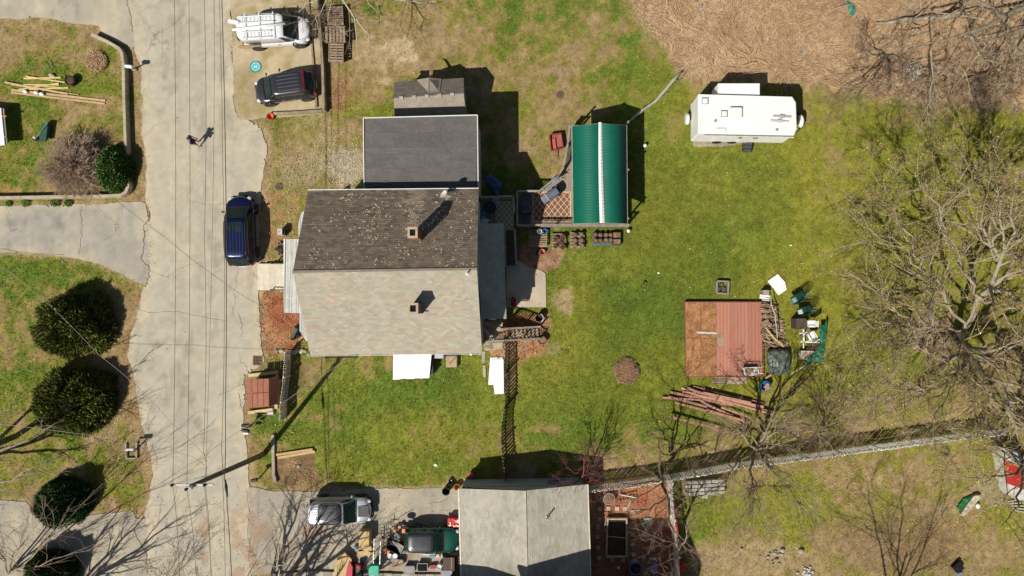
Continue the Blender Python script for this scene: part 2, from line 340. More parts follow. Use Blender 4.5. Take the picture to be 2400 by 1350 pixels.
# ---------------------------------------------------------------- sheets
def cracks(m, scale=.35, wd=.012):
    nt = m.node_tree; N = nt.nodes; L = nt.links; b = N['Principled BSDF']; src = b.inputs['Base Color'].links[0].from_socket
    tc = N.new('ShaderNodeNewGeometry'); nz = N.new('ShaderNodeTexNoise'); nz.inputs['Scale'].default_value = 1.1; nz.inputs['Detail'].default_value = 6
    L.new(tc.outputs['Position'], nz.inputs['Vector'])
    a = N.new('ShaderNodeVectorMath'); a.operation = 'MULTIPLY_ADD'; L.new(nz.outputs['Color'], a.inputs[0]); a.inputs[1].default_value = (1.3,) * 3; L.new(tc.outputs['Position'], a.inputs[2])
    vo = N.new('ShaderNodeTexVoronoi'); vo.feature = 'DISTANCE_TO_EDGE'; vo.inputs['Scale'].default_value = scale; L.new(a.outputs[0], vo.inputs['Vector'])
    lt = N.new('ShaderNodeMapRange'); L.new(vo.outputs['Distance'], lt.inputs[0]); lt.inputs[1].default_value = wd * .2; lt.inputs[2].default_value = wd; lt.inputs[3].default_value = 1; lt.inputs[4].default_value = 0
    n2 = N.new('ShaderNodeTexNoise'); n2.inputs['Scale'].default_value = .23; L.new(tc.outputs['Position'], n2.inputs['Vector'])
    g = N.new('ShaderNodeMapRange'); L.new(n2.outputs[0], g.inputs[0]); g.inputs[1].default_value = .48; g.inputs[2].default_value = .6
    mu = N.new('ShaderNodeMath'); mu.operation = 'MULTIPLY'; L.new(lt.outputs[0], mu.inputs[0]); L.new(g.outputs[0], mu.inputs[1])
    m2_ = N.new('ShaderNodeMath'); m2_.operation = 'MULTIPLY'; L.new(mu.outputs[0], m2_.inputs[0]); m2_.inputs[1].default_value = .65
    mx = N.new('ShaderNodeMix'); mx.data_type = 'RGBA'; L.new(m2_.outputs[0], mx.inputs[0]); L.new(src, mx.inputs[6]); mx.inputs[7].default_value = (.12, .1, .07, 1)
    L.new(mx.outputs[2], b.inputs['Base Color'])
def sheet(name, poly, z, m, colf, cell=6, rag=5, jit=0):
    xs = np.array([p[0] for p in poly]); ys = np.array([p[1] for p in poly])
    # finer outside the frame is not needed: clip the build area generously
    x0, x1 = max(xs.min(), -700), min(xs.max(), 3100); y0, y1 = max(ys.min(), -450), min(ys.max(), 1850)
    X, Y = np.meshgrid(np.arange(x0 - cell, x1 + 2 * cell, cell), np.arange(y0 - cell, y1 + 2 * cell, cell), indexing='ij')
    D = lambda a, b: sdf(poly, a, b) + (fbm(a, b, 22, 90 + jit) - .5) * rag * 2
    d = D(X, Y); gx = (D(X + 1, Y) - D(X - 1, Y)) / 2; gy = (D(X, Y + 1) - D(X, Y - 1)) / 2; l = np.hypot(gx, gy) + 1e-6
    near = (np.abs(d) < cell * .72); Xn = np.where(near, X - gx / l * d, X); Yn = np.where(near, Y - gy / l * d, Y)
    keep = (d <= 0) | near; nx, ny = X.shape; idx = np.arange(nx * ny).reshape(nx, ny)
    q = np.stack([idx[:-1, :-1], idx[:-1, 1:], idx[1:, 1:], idx[1:, :-1]], -1).reshape(-1, 4)[:, ::-1]
    k = keep.ravel(); q = q[k[q].all(1)]
    used = np.unique(q); rm = -np.ones(nx * ny, int); rm[used] = np.arange(len(used)); q = rm[q]
    u = Xn.ravel()[used]; v = Yn.ravel()[used]; mx, my = m2(u, v)
    zz = np.full(len(u), z) if not callable(z) else z(u, v)
    A_ = lambda i, j: (mx[q[:, i]] - mx[q[:, j]], my[q[:, i]] - my[q[:, j]]); e, f = A_(1, 0), A_(2, 0); g, h = A_(2, 0), A_(3, 0)
    c1, c2 = e[0] * f[1] - e[1] * f[0], g[0] * h[1] - g[1] * h[0]; sg = np.sign(np.median(c1)); q = q[(c1 * sg > 1e-4) & (c2 * sg > 1e-4)]
    me = npmesh(name, np.stack([mx, my, zz], 1), [q], colf(u, v)); 
    o = finish(name, me, m, None, False, 'structure'); return o
GM = mat('lawn and soil', (1, 1, 1), 1, attr='gc', var=.3, sc=2.2, fine=14, bump=.5, spec=.1)
RM = mat('dusty asphalt', (1, 1, 1), .95, attr='gc', var=.1, sc=.7, fine=22, bump=.12, spec=.15); cracks(RM, .22, .007)
SM = mat('sandy gravel', (1, 1, 1), 1, attr='gc', var=.22, sc=1.4, fine=18, bump=.4, spec=.1)
def axis(lo, hi, st):
    a = list(np.arange(lo, hi, st)); s = st; x = a[-1]; out = []
    while x < hi + 40000: s *= 1.35; x += s; out.append(x)
    s = st; x = lo; pre = []
    while x > lo - 40000: s *= 1.35; x -= s; pre.append(x)
    return np.array(pre[::-1] + a + out)
gx = axis(-60, 2470, 5.0); gy = axis(-60, 1420, 5.0)
X, Y = np.meshgrid(gx, gy, indexing='ij'); mx, my = m2(X, Y); nx, ny = X.shape
zz = (fbm(X, Y, 60, 95) - .5) * .05 - .035; zz = np.where((X < -60) | (X > 2470) | (Y < -60) | (Y > 1420), -.04, zz)
zz = np.minimum(zz, np.where(sdf(ROAD, X, Y) < 12, -.03, 0))
idx = np.arange(nx * ny).reshape(nx, ny); q = np.stack([idx[:-1, :-1], idx[1:, :-1], idx[1:, 1:], idx[:-1, 1:]], -1).reshape(-1, 4)
gc_ = gcol(X.ravel(), Y.ravel())
me = npmesh('ground', np.stack([mx.ravel(), my.ravel(), zz.ravel()], 1), [q[:, ::-1]], gc_, True); finish('ground', me, GM, None, False, 'structure')
sheet('driveway', DRV['top'], .004, RM, lambda a, b: rcol(a, b, True), 8, 4, 1)
sheet('driveway', DRV['mid'], .004, RM, lambda a, b: rcol(a, b, True), 8, 4, 2)
sheet('driveway', DRV['low'], .004, RM, lambda a, b: rcol(a, b, True) * .9, 8, 4, 3)
sheet('driveway', DRV['right'], .004, RM, lambda a, b: rcol(a, b, True) * .92, 7, 3, 4)
def parkc(x, y):
    k = sm(.4, .6, fbm(x, y, 60, 71)); c = C(.5, .41, .27)[None] * (1 - k[:, None]) + C(.4, .315, .19)[None] * k[:, None]
    g = sm(.56, .66, fbm(x, y, 26, 75)) * .5; return c * (1 - g[:, None]) + C(.3, .25, .07)[None] * g[:, None]
sheet('parking_area', PARK, .008, SM, parkc, 7, 3, 5)
sheet('road', ROAD, .012, RM, rcol, 6, 5, 6)
sheet('patio', [(1187, 600), (1206, 604), (1240, 626), (1270, 634), (1279, 642), (1280, 720), (1187, 720)], .03, PATIO, lambda a, b: rcol(a, b), 6, 0, 7)
sheet('trailer_pad', [(1622, 300), (1900, 300), (1760, 325), (1740, 339), (1700, 343), (1624, 343)], .01, SM, lambda a, b: rcol(a, b) * .8, 6, 3, 8)
sheet('garden_path', [(1200, 1141), (1380, 1141), (1384, 1380), (1376, 1380), (1372, 1150), (1200, 1150)], .006, SM, lambda a, b: gcol(a, b), 6, 3, 9)
# broken seam of asphalt where the side drives meet the street
def crack(pts, w=.05):
    b = MB(); q = []
    for i in range(len(pts) - 1):
        for k in range(6):
            t = k / 6; q.append((pts[i][0] * (1 - t) + pts[i + 1][0] * t + random.uniform(-2.2, 2.2), pts[i][1] * (1 - t) + pts[i + 1][1] * t + random.uniform(-1.5, 1.5)))
    q.append(pts[-1])
    for i in range(len(q) - 1):
        a, c = P(*q[i]), P(*q[i + 1]); d = (c - a).normalized() * .01; n = Vector((-d.y, d.x, 0)).normalized() * w * random.uniform(.15, .5)
        b.add([a - d - n + Vector((0, 0, .018)), c + d - n + Vector((0, 0, .018)), c + d + n + Vector((0, 0, .018)), a - d + n + Vector((0, 0, .018))], [(0, 1, 2, 3)])
    b.build('road_crack', mat('crack', (.2, .165, .12), 1), None, False, 'structure')
crack([(297, 0), (303, 20), (308, 50), (312, 75)]); crack([(341, 472), (350, 500), (351, 515), (336, 530), (340, 550), (335, 585), (332, 610), (350, 625), (350, 650), (340, 672)], .07)
crack([(322, 722), (345, 732), (420, 730), (470, 742), (530, 752)], .035); crack([(190, 482), (192, 520), (190, 560), (186, 595)], .035); crack([(381, 60), (382, 110), (378, 150)], .03)
crack([(0, 583), (40, 589), (80, 594), (150, 597)], .05); crack([(560, 735), (566, 760), (568, 790)], .05); crack([(560, 920), (563, 945), (569, 965)], .06); crack([(577, 1140), (583, 1200), (582, 1260), (586, 1330)], .05)
crack([(355, 1040), (368, 1070), (366, 1100)], .04); crack([(312, 1240), (330, 1275), (344, 1300), (346, 1345)], .09); crack([(440, 470), (490, 480), (540, 478)], .025); crack([(390, 650), (430, 625), (470, 615)], .025)
crack([(1000, 1180), (1030, 1176), (1050, 1170)], .03)
# ---------------------------------------------------------------- things nobody could count
def in_any(x, y, polys): 
    k = np.zeros(x.shape, bool)
    for p in polys: k |= sdf(p, x, y) < 0
    return k
HARD = [ROAD, PARK] + list(DRV.values())
def rand_px(n, box): return RS.uniform(box[0], box[2], n), RS.uniform(box[1], box[3], n)
def scatter_leaves(name, px, py, size, col, z=.02, lift=.03):
    n = len(px); x, y = m2(px, py); a = RS.uniform(0, 6.28, n); s = size * RS.uniform(.6, 1.3, n)
    u = np.stack([np.cos(a), np.sin(a), RS.uniform(-.5, .5, n)], 1) * s[:, None]; w = np.stack([-np.sin(a), np.cos(a), RS.uniform(-.5, .5, n)], 1) * s[:, None] * .6
    c = np.stack([x, y, z + RS.uniform(0, lift, n) + s * .5], 1)
    V = np.stack([c - u, c - w, c + u, c + w], 1).reshape(-1, 3); F_ = np.arange(4 * n).reshape(n, 4)
    me = npmesh(name, V, [F_], np.repeat(col, 4, 0)); return finish(name, me, VCOL, None, False, 'stuff')
def litter(n, sel, cols, size, name, box=(-60, -60, 2460, 1410), z=.02):
    px, py = rand_px(n, box); k = sel(px, py) > RS.rand(n); px, py = px[k], py[k]
    c = np.array(cols)[RS.randint(0, len(cols), len(px))] * RS.uniform(.65, 1.25, (len(px), 1)); return scatter_leaves(name, px, py, size, c, z)
LC = [(.5, .34, .2), (.42, .22, .1), (.6, .48, .33), (.33, .17, .08), (.25, .13, .07)]
def wl(x, y):
    e = (fbm(x, y, 30, 101) - .5) * 30
    w = np.full(x.shape, .035) + .1 * sm(.55, .7, fbm(x, y, 60, 103))
    for nme, k in (('reed', .75), ('bedw', .6), ('chips', .9), ('plot', .6), ('bedse', .35), ('garden', .3), ('mulchw', .2), ('parkn', .12)): w = np.maximum(w, sm(8, -8, sdf(BEDS[nme], x, y) + e) * k)
    for bx, by, rx, ry, k in [(800, 215, 30, 45, .95), (650, 1010, 45, 70, .7), (640, 900, 60, 60, .3), (1880, 1120, 330, 60, .5), (2120, 1270, 200, 120, .4), (250, 1100, 90, 110, .4), (290, 900, 40, 160, .3), (2330, 900, 160, 110, .4), (1060, 858, 60, 30, .6), (1150, 850, 40, 60, .5), (1760, 1300, 120, 60, .2), (760, 560, 90, 80, .5), (1950, 800, 90, 120, .15), (150, 900, 160, 60, .15)]:
        w = np.maximum(w, k * np.exp(-((x - bx) / rx) ** 2 - ((y - by) / ry) ** 2))
    w[in_any(x, y, HARD)] *= .02; return w
litter(150000, wl, LC, .042, 'fallen_leaves')
litter(26000, lambda x, y: sm(6, -6, sdf(BEDS['garden'], x, y)) * .9 + sm(6, -6, sdf(BEDS['mulchw'], x, y)) * .9 + sm(4, -4, sdf(BEDS['bedse'], x, y)) * .9, [(.36, .11, .05), (.45, .17, .08), (.22, .07, .04), (.5, .28, .16)], .05, 'mulch', (600, 600, 1610, 1400))
litter(16000, lambda x, y: np.exp(-((x - 812) / 60) ** 2 - ((y - 392) / 50) ** 2) * .9 + .5 * np.exp(-((x - 700) / 60) ** 2 - ((y - 400) / 40) ** 2), [(.6, .54, .43), (.42, .37, .29), (.7, .63, .5)], .03, 'gravel', (600, 280, 960, 500))
litter(60000, lambda x, y: np.exp(-(sdf(ROAD, x, y) / 9) ** 2) * sm(.4, .6, fbm(x, y, 40, 119)) * .8 + np.exp(-(sdf(DRV['mid'], x, y) / 7) ** 2) * .4, [(.5, .42, .3), (.38, .3, .2), (.6, .52, .38), (.4, .25, .14), (.28, .22, .16)], .026, 'roadside_grit', (200, -40, 660, 1400), .014)
litter(14000, lambda x, y: (sdf(ROAD, x, y) < 0) * sm(1080, 1300, y) * .3 + in_any(x, y, [DRV['right']]) * .25 + in_any(x, y, [DRV['low']]) * .12, LC, .035, 'fallen_leaves', (0, 1050, 1090, 1360), .016)
def tufts(n, box):
    px, py = rand_px(n, box); g = gcol(px, py); gg = np.clip((g[:, 1] - g[:, 0] * .7) * 9, .0, 1); w = .15 + gg
    for nme in ('reed', 'bedw', 'garden', 'chips', 'bedse', 'mulchw', 'plot'): w[sdf(BEDS[nme], px, py) < 0] *= .2
    w[in_any(px, py, HARD + [[(1187, 600), (1280, 600), (1280, 720), (1187, 720)]])] = 0
    k = w > RS.rand(n); px, py, g = px[k], py[k], g[k]; n = len(px); x, y = m2(px, py)
    b = 3; x = np.repeat(x, b); y = np.repeat(y, b); g = np.repeat(g, b, 0) * RS.uniform(.75, 1.4, (n * b, 1)) * np.array([1, 1, .8]); n *= b
    h = RS.uniform(.035, .095, n); a = RS.uniform(0, 6.28, n); x = x + RS.normal(0, .035, n); y = y + RS.normal(0, .035, n); ln = RS.uniform(.02, .08, n)
    ca, sa = np.cos(a), np.sin(a); wd = .014
    V = np.stack([np.stack([x - sa * wd, y + ca * wd, np.full(n, -.03)], 1), np.stack([x + sa * wd, y - ca * wd, np.full(n, -.03)], 1), np.stack([x + ca * ln, y + sa * ln, h], 1)], 1).reshape(-1, 3)
    c = np.clip(np.repeat(g, 3, 0), 0, .8); me = npmesh('grass', V, [np.arange(3 * n).reshape(n, 3)], c); finish('grass', me, VCOL, None, False, 'stuff')
tufts(230000, (-40, -40, 2440, 1390))
def stalks(n, sel, box, ln, wd, cols, name, zt=.25, aniso=None):
    px, py = rand_px(n, box); k = sel(px, py) > RS.rand(n); px, py = px[k], py[k]; n = len(px); x, y = m2(px, py)
    a = RS.uniform(0, 6.28, n) if aniso is None else RS.normal(0, .55, n) + aniso(px, py)
    L_ = ln * RS.uniform(.3, 1.3, n) / 2; z = RS.uniform(.02, zt, n); tz = RS.uniform(-.12, .12, n) * L_; w = wd * RS.uniform(.6, 1.4, n)
    ca, sa = np.cos(a), np.sin(a); bd = RS.normal(0, .06, n) * L_
    def pt(s, o, up): return np.stack([x + ca * L_ * s - sa * (o * w + bd * (1 - abs(s))), y + sa * L_ * s + ca * (o * w + bd * (1 - abs(s))), np.maximum(z + tz * s, .02) + up], 1)
    V = np.stack([pt(-1, -1, 0), pt(-1, 1, 0), pt(-1, 0, wd * 1.2), pt(0, -1, 0), pt(0, 1, 0), pt(0, 0, wd * 1.2), pt(1, -1, 0), pt(1, 1, 0), pt(1, 0, wd * 1.2)], 1).reshape(-1, 3)
    b = (np.arange(n) * 9)[:, None]; F_ = np.concatenate([b + np.array([[0, 3, 5, 2]]), b + np.array([[2, 5, 4, 1]]), b + np.array([[3, 6, 8, 5]]), b + np.array([[5, 8, 7, 4]])])
    c = np.array(cols)[RS.randint(0, len(cols), n)] * RS.uniform(.7, 1.2, (n, 1)); me = npmesh(name, V, [F_], np.repeat(c, 9, 0)); finish(name, me, VCOL, None, False, 'stuff')
ang = lambda x, y: (fbm(x, y, 150, 111) * 9)
SC_ = [(.64, .45, .26), (.55, .36, .2), (.45, .28, .15), (.34, .2, .11), (.7, .52, .31)]
stalks(34000, lambda x, y: sm(16, -26, sdf(BEDS['reed'], x, y) + (fbm(x, y, 30, 112) - .5) * 40) * (.25 + .75 * sm(.35, .6, fbm(x, y, 70, 113))), (1450, -60, 2460, 290), .5, .007, SC_, 'dry_reeds', .14, ang)
stalks(900, lambda x, y: sm(0, -24, sdf(BEDS['reed'], x, y)) * np.where(x < 1950, sm(.5, .62, fbm(x, y, 90, 117)), .12), (1560, -40, 2460, 250), 1.5, .013, [(.66, .49, .26), (.56, .4, .21)], 'fallen_reed_canes', .55, ang)
stalks(2500, lambda x, y: np.where(in_any(x, y, HARD), 0, .12 + .6 * np.exp(-((x - 1900) / 500) ** 2 - ((y - 1110) / 60) ** 2) + .4 * (x > 1980)), (0, 0, 2400, 1350), .35, .006, [(.5, .38, .24), (.35, .25, .15)], 'fallen_twigs', .05)
# ---------------------------------------------------------------- trees
def tubes_mesh(name, groups, S=4):
    Vs, Fs, base = [], [], 0
    for pts, rad in groups:
        N_, K, _ = pts.shape; t = np.gradient(pts, axis=1); t /= np.linalg.norm(t, axis=2, keepdims=True) + 1e-9
        ref = np.where(np.abs(t[..., 2:3]) < .9, np.array([0, 0, 1.]), np.array([1., 0, 0])); u = np.cross(t, ref); u /= np.linalg.norm(u, axis=2, keepdims=True) + 1e-9; w = np.cross(t, u)
        s = S if rad.max() > .05 else 3; a = np.arange(s) * 2 * np.pi / s
        V = pts[:, :, None] + (u[:, :, None] * np.cos(a)[:, None] + w[:, :, None] * np.sin(a)[:, None]) * rad[:, :, None, None]
        b = base + (np.arange(N_) * K * s)[:, None, None, None] + (np.arange(K - 1) * s)[None, :, None, None]; k = np.arange(s)[None, None, :]
        F_ = np.concatenate([b + 0 * k[..., None] + k[..., None], b + ((k + 1) % s)[..., None], b + s + ((k + 1) % s)[..., None], b + s + k[..., None]], -1).reshape(-1, 4)
        Vs.append(V.reshape(-1, 3)); Fs.append(F_[:, ::-1]); base += N_ * K * s
    return npmesh(name, np.concatenate(Vs), [np.concatenate(Fs)], smooth=True)
def children(pts, rad, n, ratio, ang, K, wig, up, rr=.55, t0=.25, out=None, tip=.004):
    N_, KP, _ = pts.shape; i = np.repeat(np.arange(N_), n); M_ = len(i); t = RS.uniform(t0, 1, M_) * (KP - 1.001); j = t.astype(int); f = (t - j)[:, None]
    st = pts[i, j] * (1 - f) + pts[i, j + 1] * f; T = pts[i, j + 1] - pts[i, j]; T /= np.linalg.norm(T, axis=1, keepdims=True) + 1e-9
    rv = RS.normal(0, 1, (M_, 3)); rv -= (rv * T).sum(1, keepdims=True) * T; rv /= np.linalg.norm(rv, axis=1, keepdims=True)
    a = np.abs(RS.normal(ang, .2, M_))[:, None]; d = T * np.cos(a) + rv * np.sin(a); d[:, 2] += up
    L_ = np.linalg.norm(np.diff(pts, axis=1), axis=2).sum(1)[i] * ratio * RS.uniform(.5, 1.15, M_) * (1.1 - .5 * t / KP)
    P_ = [st]; d /= np.linalg.norm(d, axis=1, keepdims=True)
    for k in range(K - 1):
        P_.append(P_[-1] + d * (L_ / (K - 1))[:, None]); d = d + RS.normal(0, wig, (M_, 3)) + np.array([0, 0, up * .3]); d /= np.linalg.norm(d, axis=1, keepdims=True)
    P_ = np.stack(P_, 1); P_[..., 2] = np.maximum(P_[..., 2], .1); r0 = np.maximum((rad[i, j] * rr), tip * 1.2)
    return P_, np.linspace(1, 0, K)[None, :] * (r0 - tip)[:, None] + tip
def resample(pts, K, wig=0.):
    p = np.array([tuple(q) for q in pts]); s = np.concatenate([[0], np.cumsum(np.linalg.norm(np.diff(p, axis=0), axis=1))]); t = np.linspace(0, s[-1], K)
    o = np.stack([np.interp(t, s, p[:, k]) for k in range(3)], 1)
    if wig: o[1:-1] += RS.normal(0, wig, (K - 2, 3))
    return o
def tree(label, limbs, levels, group=None, name='bare_tree', cat='tree', bark=BARK, twig=TWIG, buds=None, K0=9, tip=.006, wig0=.08):
    """limbs: [(points, r0, r1)]; levels: list of children() arguments"""
    base = Vector(limbs[0][0][0]); t = thing(name, label, cat, (base.x, base.y, max(base.z, 0)), 0, group); off = np.array(t.location)
    pts = np.stack([resample(l[0], K0, wig0) for l in limbs]); rad = np.stack([np.linspace(l[1], l[2], K0) for l in limbs])
    g = [(pts, rad)]; lv = []
    for i, a in enumerate(levels):
        pts, rad = children(pts, rad, **a, tip=tip if i == len(levels) - 1 else tip * 1.6); (g if i == 0 and len(levels) > 2 else lv).append((pts, rad))
    def fin(nme, gr, m, S):
        o = finish(nme, tubes_mesh(nme, [(p - off, r) for p, r in gr], S), m, None, False); o.parent = t; return o
    fin('trunk', g, bark, 6)
    if lv: fin('crown', lv, twig, 3)
    if buds:
        n, cols, s = buds; i = RS.randint(0, len(pts), n); j = RS.randint(1, pts.shape[1], n); c = pts[i, j] - off + RS.normal(0, .03, (n, 3)); u = RS.normal(0, s, (n, 3)); w = RS.normal(0, s * .7, (n, 3))
        V = np.stack([c - u, c - w, c + u, c + w], 1).reshape(-1, 3); cc = np.array(cols)[RS.randint(0, len(cols), n)] * RS.uniform(.7, 1.2, (n, 1))
        o = finish('young_leaves', npmesh('young_leaves', V, [np.arange(4 * n).reshape(n, 4)], np.repeat(cc, 4, 0)), LEAFM, None, False); o.parent = t
    return t
A_ = lambda n, ratio, ang, K, wig, up, **k: dict(n=n, ratio=ratio, ang=ang, K=K, wig=wig, up=up, **k)
YG = [(.5, .44, .08), (.42, .4, .06), (.56, .44, .12)]
# the big maple on the right edge
mb = P(2236, 792, 0)
def limb(*q): return [P(*a) for a in q]
tree('huge pale bare maple with a haze of yellow buds at the right', [
    (limb((2236, 792, 0), (2262, 775, 2.5), (2300, 700, 5), (2335, 610, 7.5), (2375, 480, 10.5), (2390, 400, 12)), 0.229, 0.030),
    (limb((2236, 792, 0), (2270, 840, 3), (2330, 900, 5.5), (2385, 965, 7), (2440, 1080, 9)), 0.286, 0.059),
    (limb((2262, 775, 2.5), (2230, 715, 4.5), (2170, 640, 7), (2090, 570, 8.5), (2010, 520, 9.5)), 0.112, 0.015),
    (limb((2262, 775, 2.5), (2200, 770, 4), (2130, 762, 5.5), (2050, 765, 7), (1975, 740, 8)), 0.092, 0.010),
    (limb((2300, 700, 5), (2250, 610, 7.5), (2200, 520, 9.5), (2160, 430, 11)), 0.102, 0.015),
    (limb((2335, 610, 7.5), (2400, 560, 9), (2450, 500, 11)), 0.102, 0.020),
    (limb((2270, 840, 3), (2235, 880, 4.5), (2180, 915, 6), (2110, 955, 7.5), (2040, 985, 8.5)), 0.086, 0.010),
    (limb((2270, 840, 3), (2240, 880, 5), (2200, 960, 7), (2180, 1040, 8.5)), 0.071, 0.010),
    (limb((2335, 610, 7.5), (2290, 520, 9.5), (2260, 420, 11.5), (2250, 360, 12.5)), 0.086, 0.015),
    (limb((2300, 700, 5), (2380, 720, 7), (2450, 700, 9)), 0.102, 0.025),
    (limb((2200, 770, 4), (2110, 820, 6), (2040, 860, 7.5), (1990, 880, 8.5)), 0.082, 0.016), (limb((2170, 640, 7), (2090, 480, 9), (2070, 420, 10)), 0.074, 0.016), (limb((2130, 762, 5.5), (2060, 690, 7.5), (1985, 640, 9)), 0.074, 0.016), (limb((2180, 915, 6), (2130, 900, 7), (2020, 930, 8.5)), 0.066, 0.016), (limb((2335, 610, 7.5), (2340, 520, 10), (2330, 400, 12)), 0.098, 0.025),
    (limb((2330, 900, 5.5), (2300, 980, 7.5), (2290, 1060, 9)), 0.071, 0.010),
    (limb((2230, 715, 4.5), (2120, 700, 6.5), (2040, 650, 8)), 0.066, 0.010)],
    [A_(14, .5, .75, 7, .24, .08, rr=.75, t0=.15), A_(10, .48, .7, 6, .2, .05, rr=.6, t0=.1), A_(5, .5, .65, 4, .2, .05, t0=.1)], bark=mat('pale maple bark', (.4, .34, .25), .95, c2=(.27, .225, .16), sc=3, bump=.4), twig=mat('olive twigs', (.42, .32, .18), .9, var=.35), buds=(46000, YG, .018), tip=.005, wig0=.16, K0=12)
tree('tall grey bare tree reaching in from the top right corner', [
    (limb((2520, -60, 0), (2500, -20, 3), (2430, 0, 6), (2350, 40, 8), (2270, 82, 9), (2200, 92, 9.5), (2120, 110, 9.5)), .34, .04),
    (limb((2520, -60, 0), (2480, 40, 5), (2400, 62, 7), (2330, 92, 8), (2260, 110, 8.5)), .28, .03),
    (limb((2270, 82, 9), (2290, 130, 9), (2330, 150, 9)), .08, .02),
    (limb((2200, 92, 9.5), (2182, 130, 9), (2190, 220, 8), (2160, 280, 7)), .07, .015),
    (limb((2350, 40, 8), (2290, 0, 9.5), (2200, -10, 11)), .14, .02),
    (limb((2400, 62, 7), (2390, 160, 7), (2340, 230, 7)), .1, .02)],
    [A_(10, .42, .8, 6, .2, .03, rr=.5), A_(7, .5, .7, 5, .18, 0), A_(3, .5, .6, 4, .15, 0)])
tree('leaning dead grey tree trunk lying over the reeds near the top right corner', [
    (limb((2052, 55, .15), (2120, 45, .5), (2200, 36, 1), (2260, 30, 1.6)), .12, .2), (limb((2200, 36, 1), (2180, 70, 2), (2120, 90, 2.4)), .08, .02)], [A_(8, .4, .6, 5, .2, .1), A_(4, .5, .6, 4, .2, 0)], name='fallen_tree')
tree('scraggly bare tree at the reed edge with fans of fine twigs right of the camper', [
    (limb((2075, 128, 0), (2065, 160, 1.5), (2040, 190, 3), (1995, 240, 4.5)), .09, .015), (limb((2075, 128, 0), (2085, 170, 2), (2085, 225, 4)), .08, .015), (limb((2075, 128, 0), (2050, 130, 2), (2020, 110, 4)), .06, .01), (limb((2075, 128, 0), (2110, 150, 2), (2140, 190, 4)), .06, .01)],
    [A_(11, .55, .55, 6, .15, .12), A_(8, .5, .5, 5, .12, .05), A_(3, .5, .5, 3, .1, 0)], twig=TWIGB)
tree('bare brown thicket tree in the reeds below the top right corner', [
    (limb((2330, 160, 0), (2300, 190, 2), (2270, 225, 4)), .09, .015), (limb((2330, 160, 0), (2350, 200, 2.5), (2370, 235, 4)), .08, .015), (limb((2330, 160, 0), (2310, 130, 2.5), (2280, 120, 4)), .06, .01), (limb((2330, 160, 0), (2380, 170, 3), (2420, 160, 5)), .06, .01)],
    [A_(11, .6, .6, 6, .15, .12), A_(9, .5, .5, 5, .12, .05), A_(3, .5, .5, 3, .1, 0)], twig=TWIGB)
tree('pale slender bare tree hanging its twigs over the lawn right of the camper hitch', [
    (limb((2178, 130, 0), (2184, 190, 3), (2186, 225, 4.5), (2170, 262, 5.5)), .08, .015)], [A_(16, .45, .6, 6, .15, -.05), A_(7, .5, .5, 4, .12, 0)])
# trees along the white fence
tree('bare tree with forked pale limbs standing on the lawn side of the white fence', [
    (limb((1764, 1050, 0), (1768, 1056, 1.5), (1782, 1040, 3.5), (1796, 1005, 5), (1815, 960, 6)), .15, .02), (limb((1768, 1056, 1.5), (1800, 1050, 3.5), (1850, 1032, 5), (1905, 1010, 6.2)), .12, .015), (limb((1768, 1056, 1.5), (1755, 1040, 3), (1725, 1000, 5), (1690, 985, 6)), .1, .015),
    (limb((1768, 1056, 1.5), (1760, 1090, 3), (1770, 1150, 5), (1765, 1230, 6.5)), .12, .015), (limb((1768, 1056, 1.5), (1730, 1085, 3), (1690, 1140, 5)), .09, .012), (limb((1768, 1056, 1.5), (1810, 1100, 3.5), (1860, 1160, 5.5), (1900, 1210, 7)), .1, .012), (limb((1782, 1040, 3.5), (1830, 1010, 5), (1860, 960, 6)), .08, .012)],
    [A_(10, .5, .6, 6, .18, .1), A_(8, .5, .55, 5, .15, .05), A_(4, .5, .5, 3, .12, 0)], twig=TWIG)
tree('brown bare brush tree behind the white fence, right of the pink board pile', [
    (limb((1930, 1010, 0), (1925, 1000, 1.5), (1905, 985, 3)), .06, .012), (limb((1930, 1010, 0), (1945, 995, 1.5), (1975, 975, 3.2)), .06, .012), (limb((1930, 1010, 0), (1925, 1025, 2), (1900, 1035, 3)), .05, .012), (limb((1930, 1010, 0), (1960, 1020, 2), (1995, 1020, 3)), .05, .012)],
    [A_(18, .8, .7, 6, .18, .05), A_(14, .55, .5, 4, .15, 0)], twig=TWIGB)
tree('dark bare tree with an upright forked trunk beside the corner of the white fences', [
    (limb((1545, 1112, 0), (1552, 1125, 2), (1562, 1165, 4), (1572, 1210, 5.5), (1580, 1245, 6.3)), .15, .03), (limb((1552, 1125, 2), (1545, 1080, 4), (1552, 1010, 6)), .08, .012), (limb((1552, 1125, 2), (1530, 1110, 4), (1500, 1060, 6)), .08, .012), (limb((1562, 1165, 4), (1520, 1195, 5), (1478, 1200, 6)), .06, .012), (limb((1562, 1165, 4), (1600, 1120, 6), (1640, 1080, 7)), .06, .012),
    (limb((1552, 1125, 2), (1500, 1135, 4), (1440, 1130, 6)), .06, .012)],
    [A_(9, .55, .6, 6, .16, .08), A_(6, .5, .5, 4, .15, 0)], bark=BARKD, twig=TWIGB)
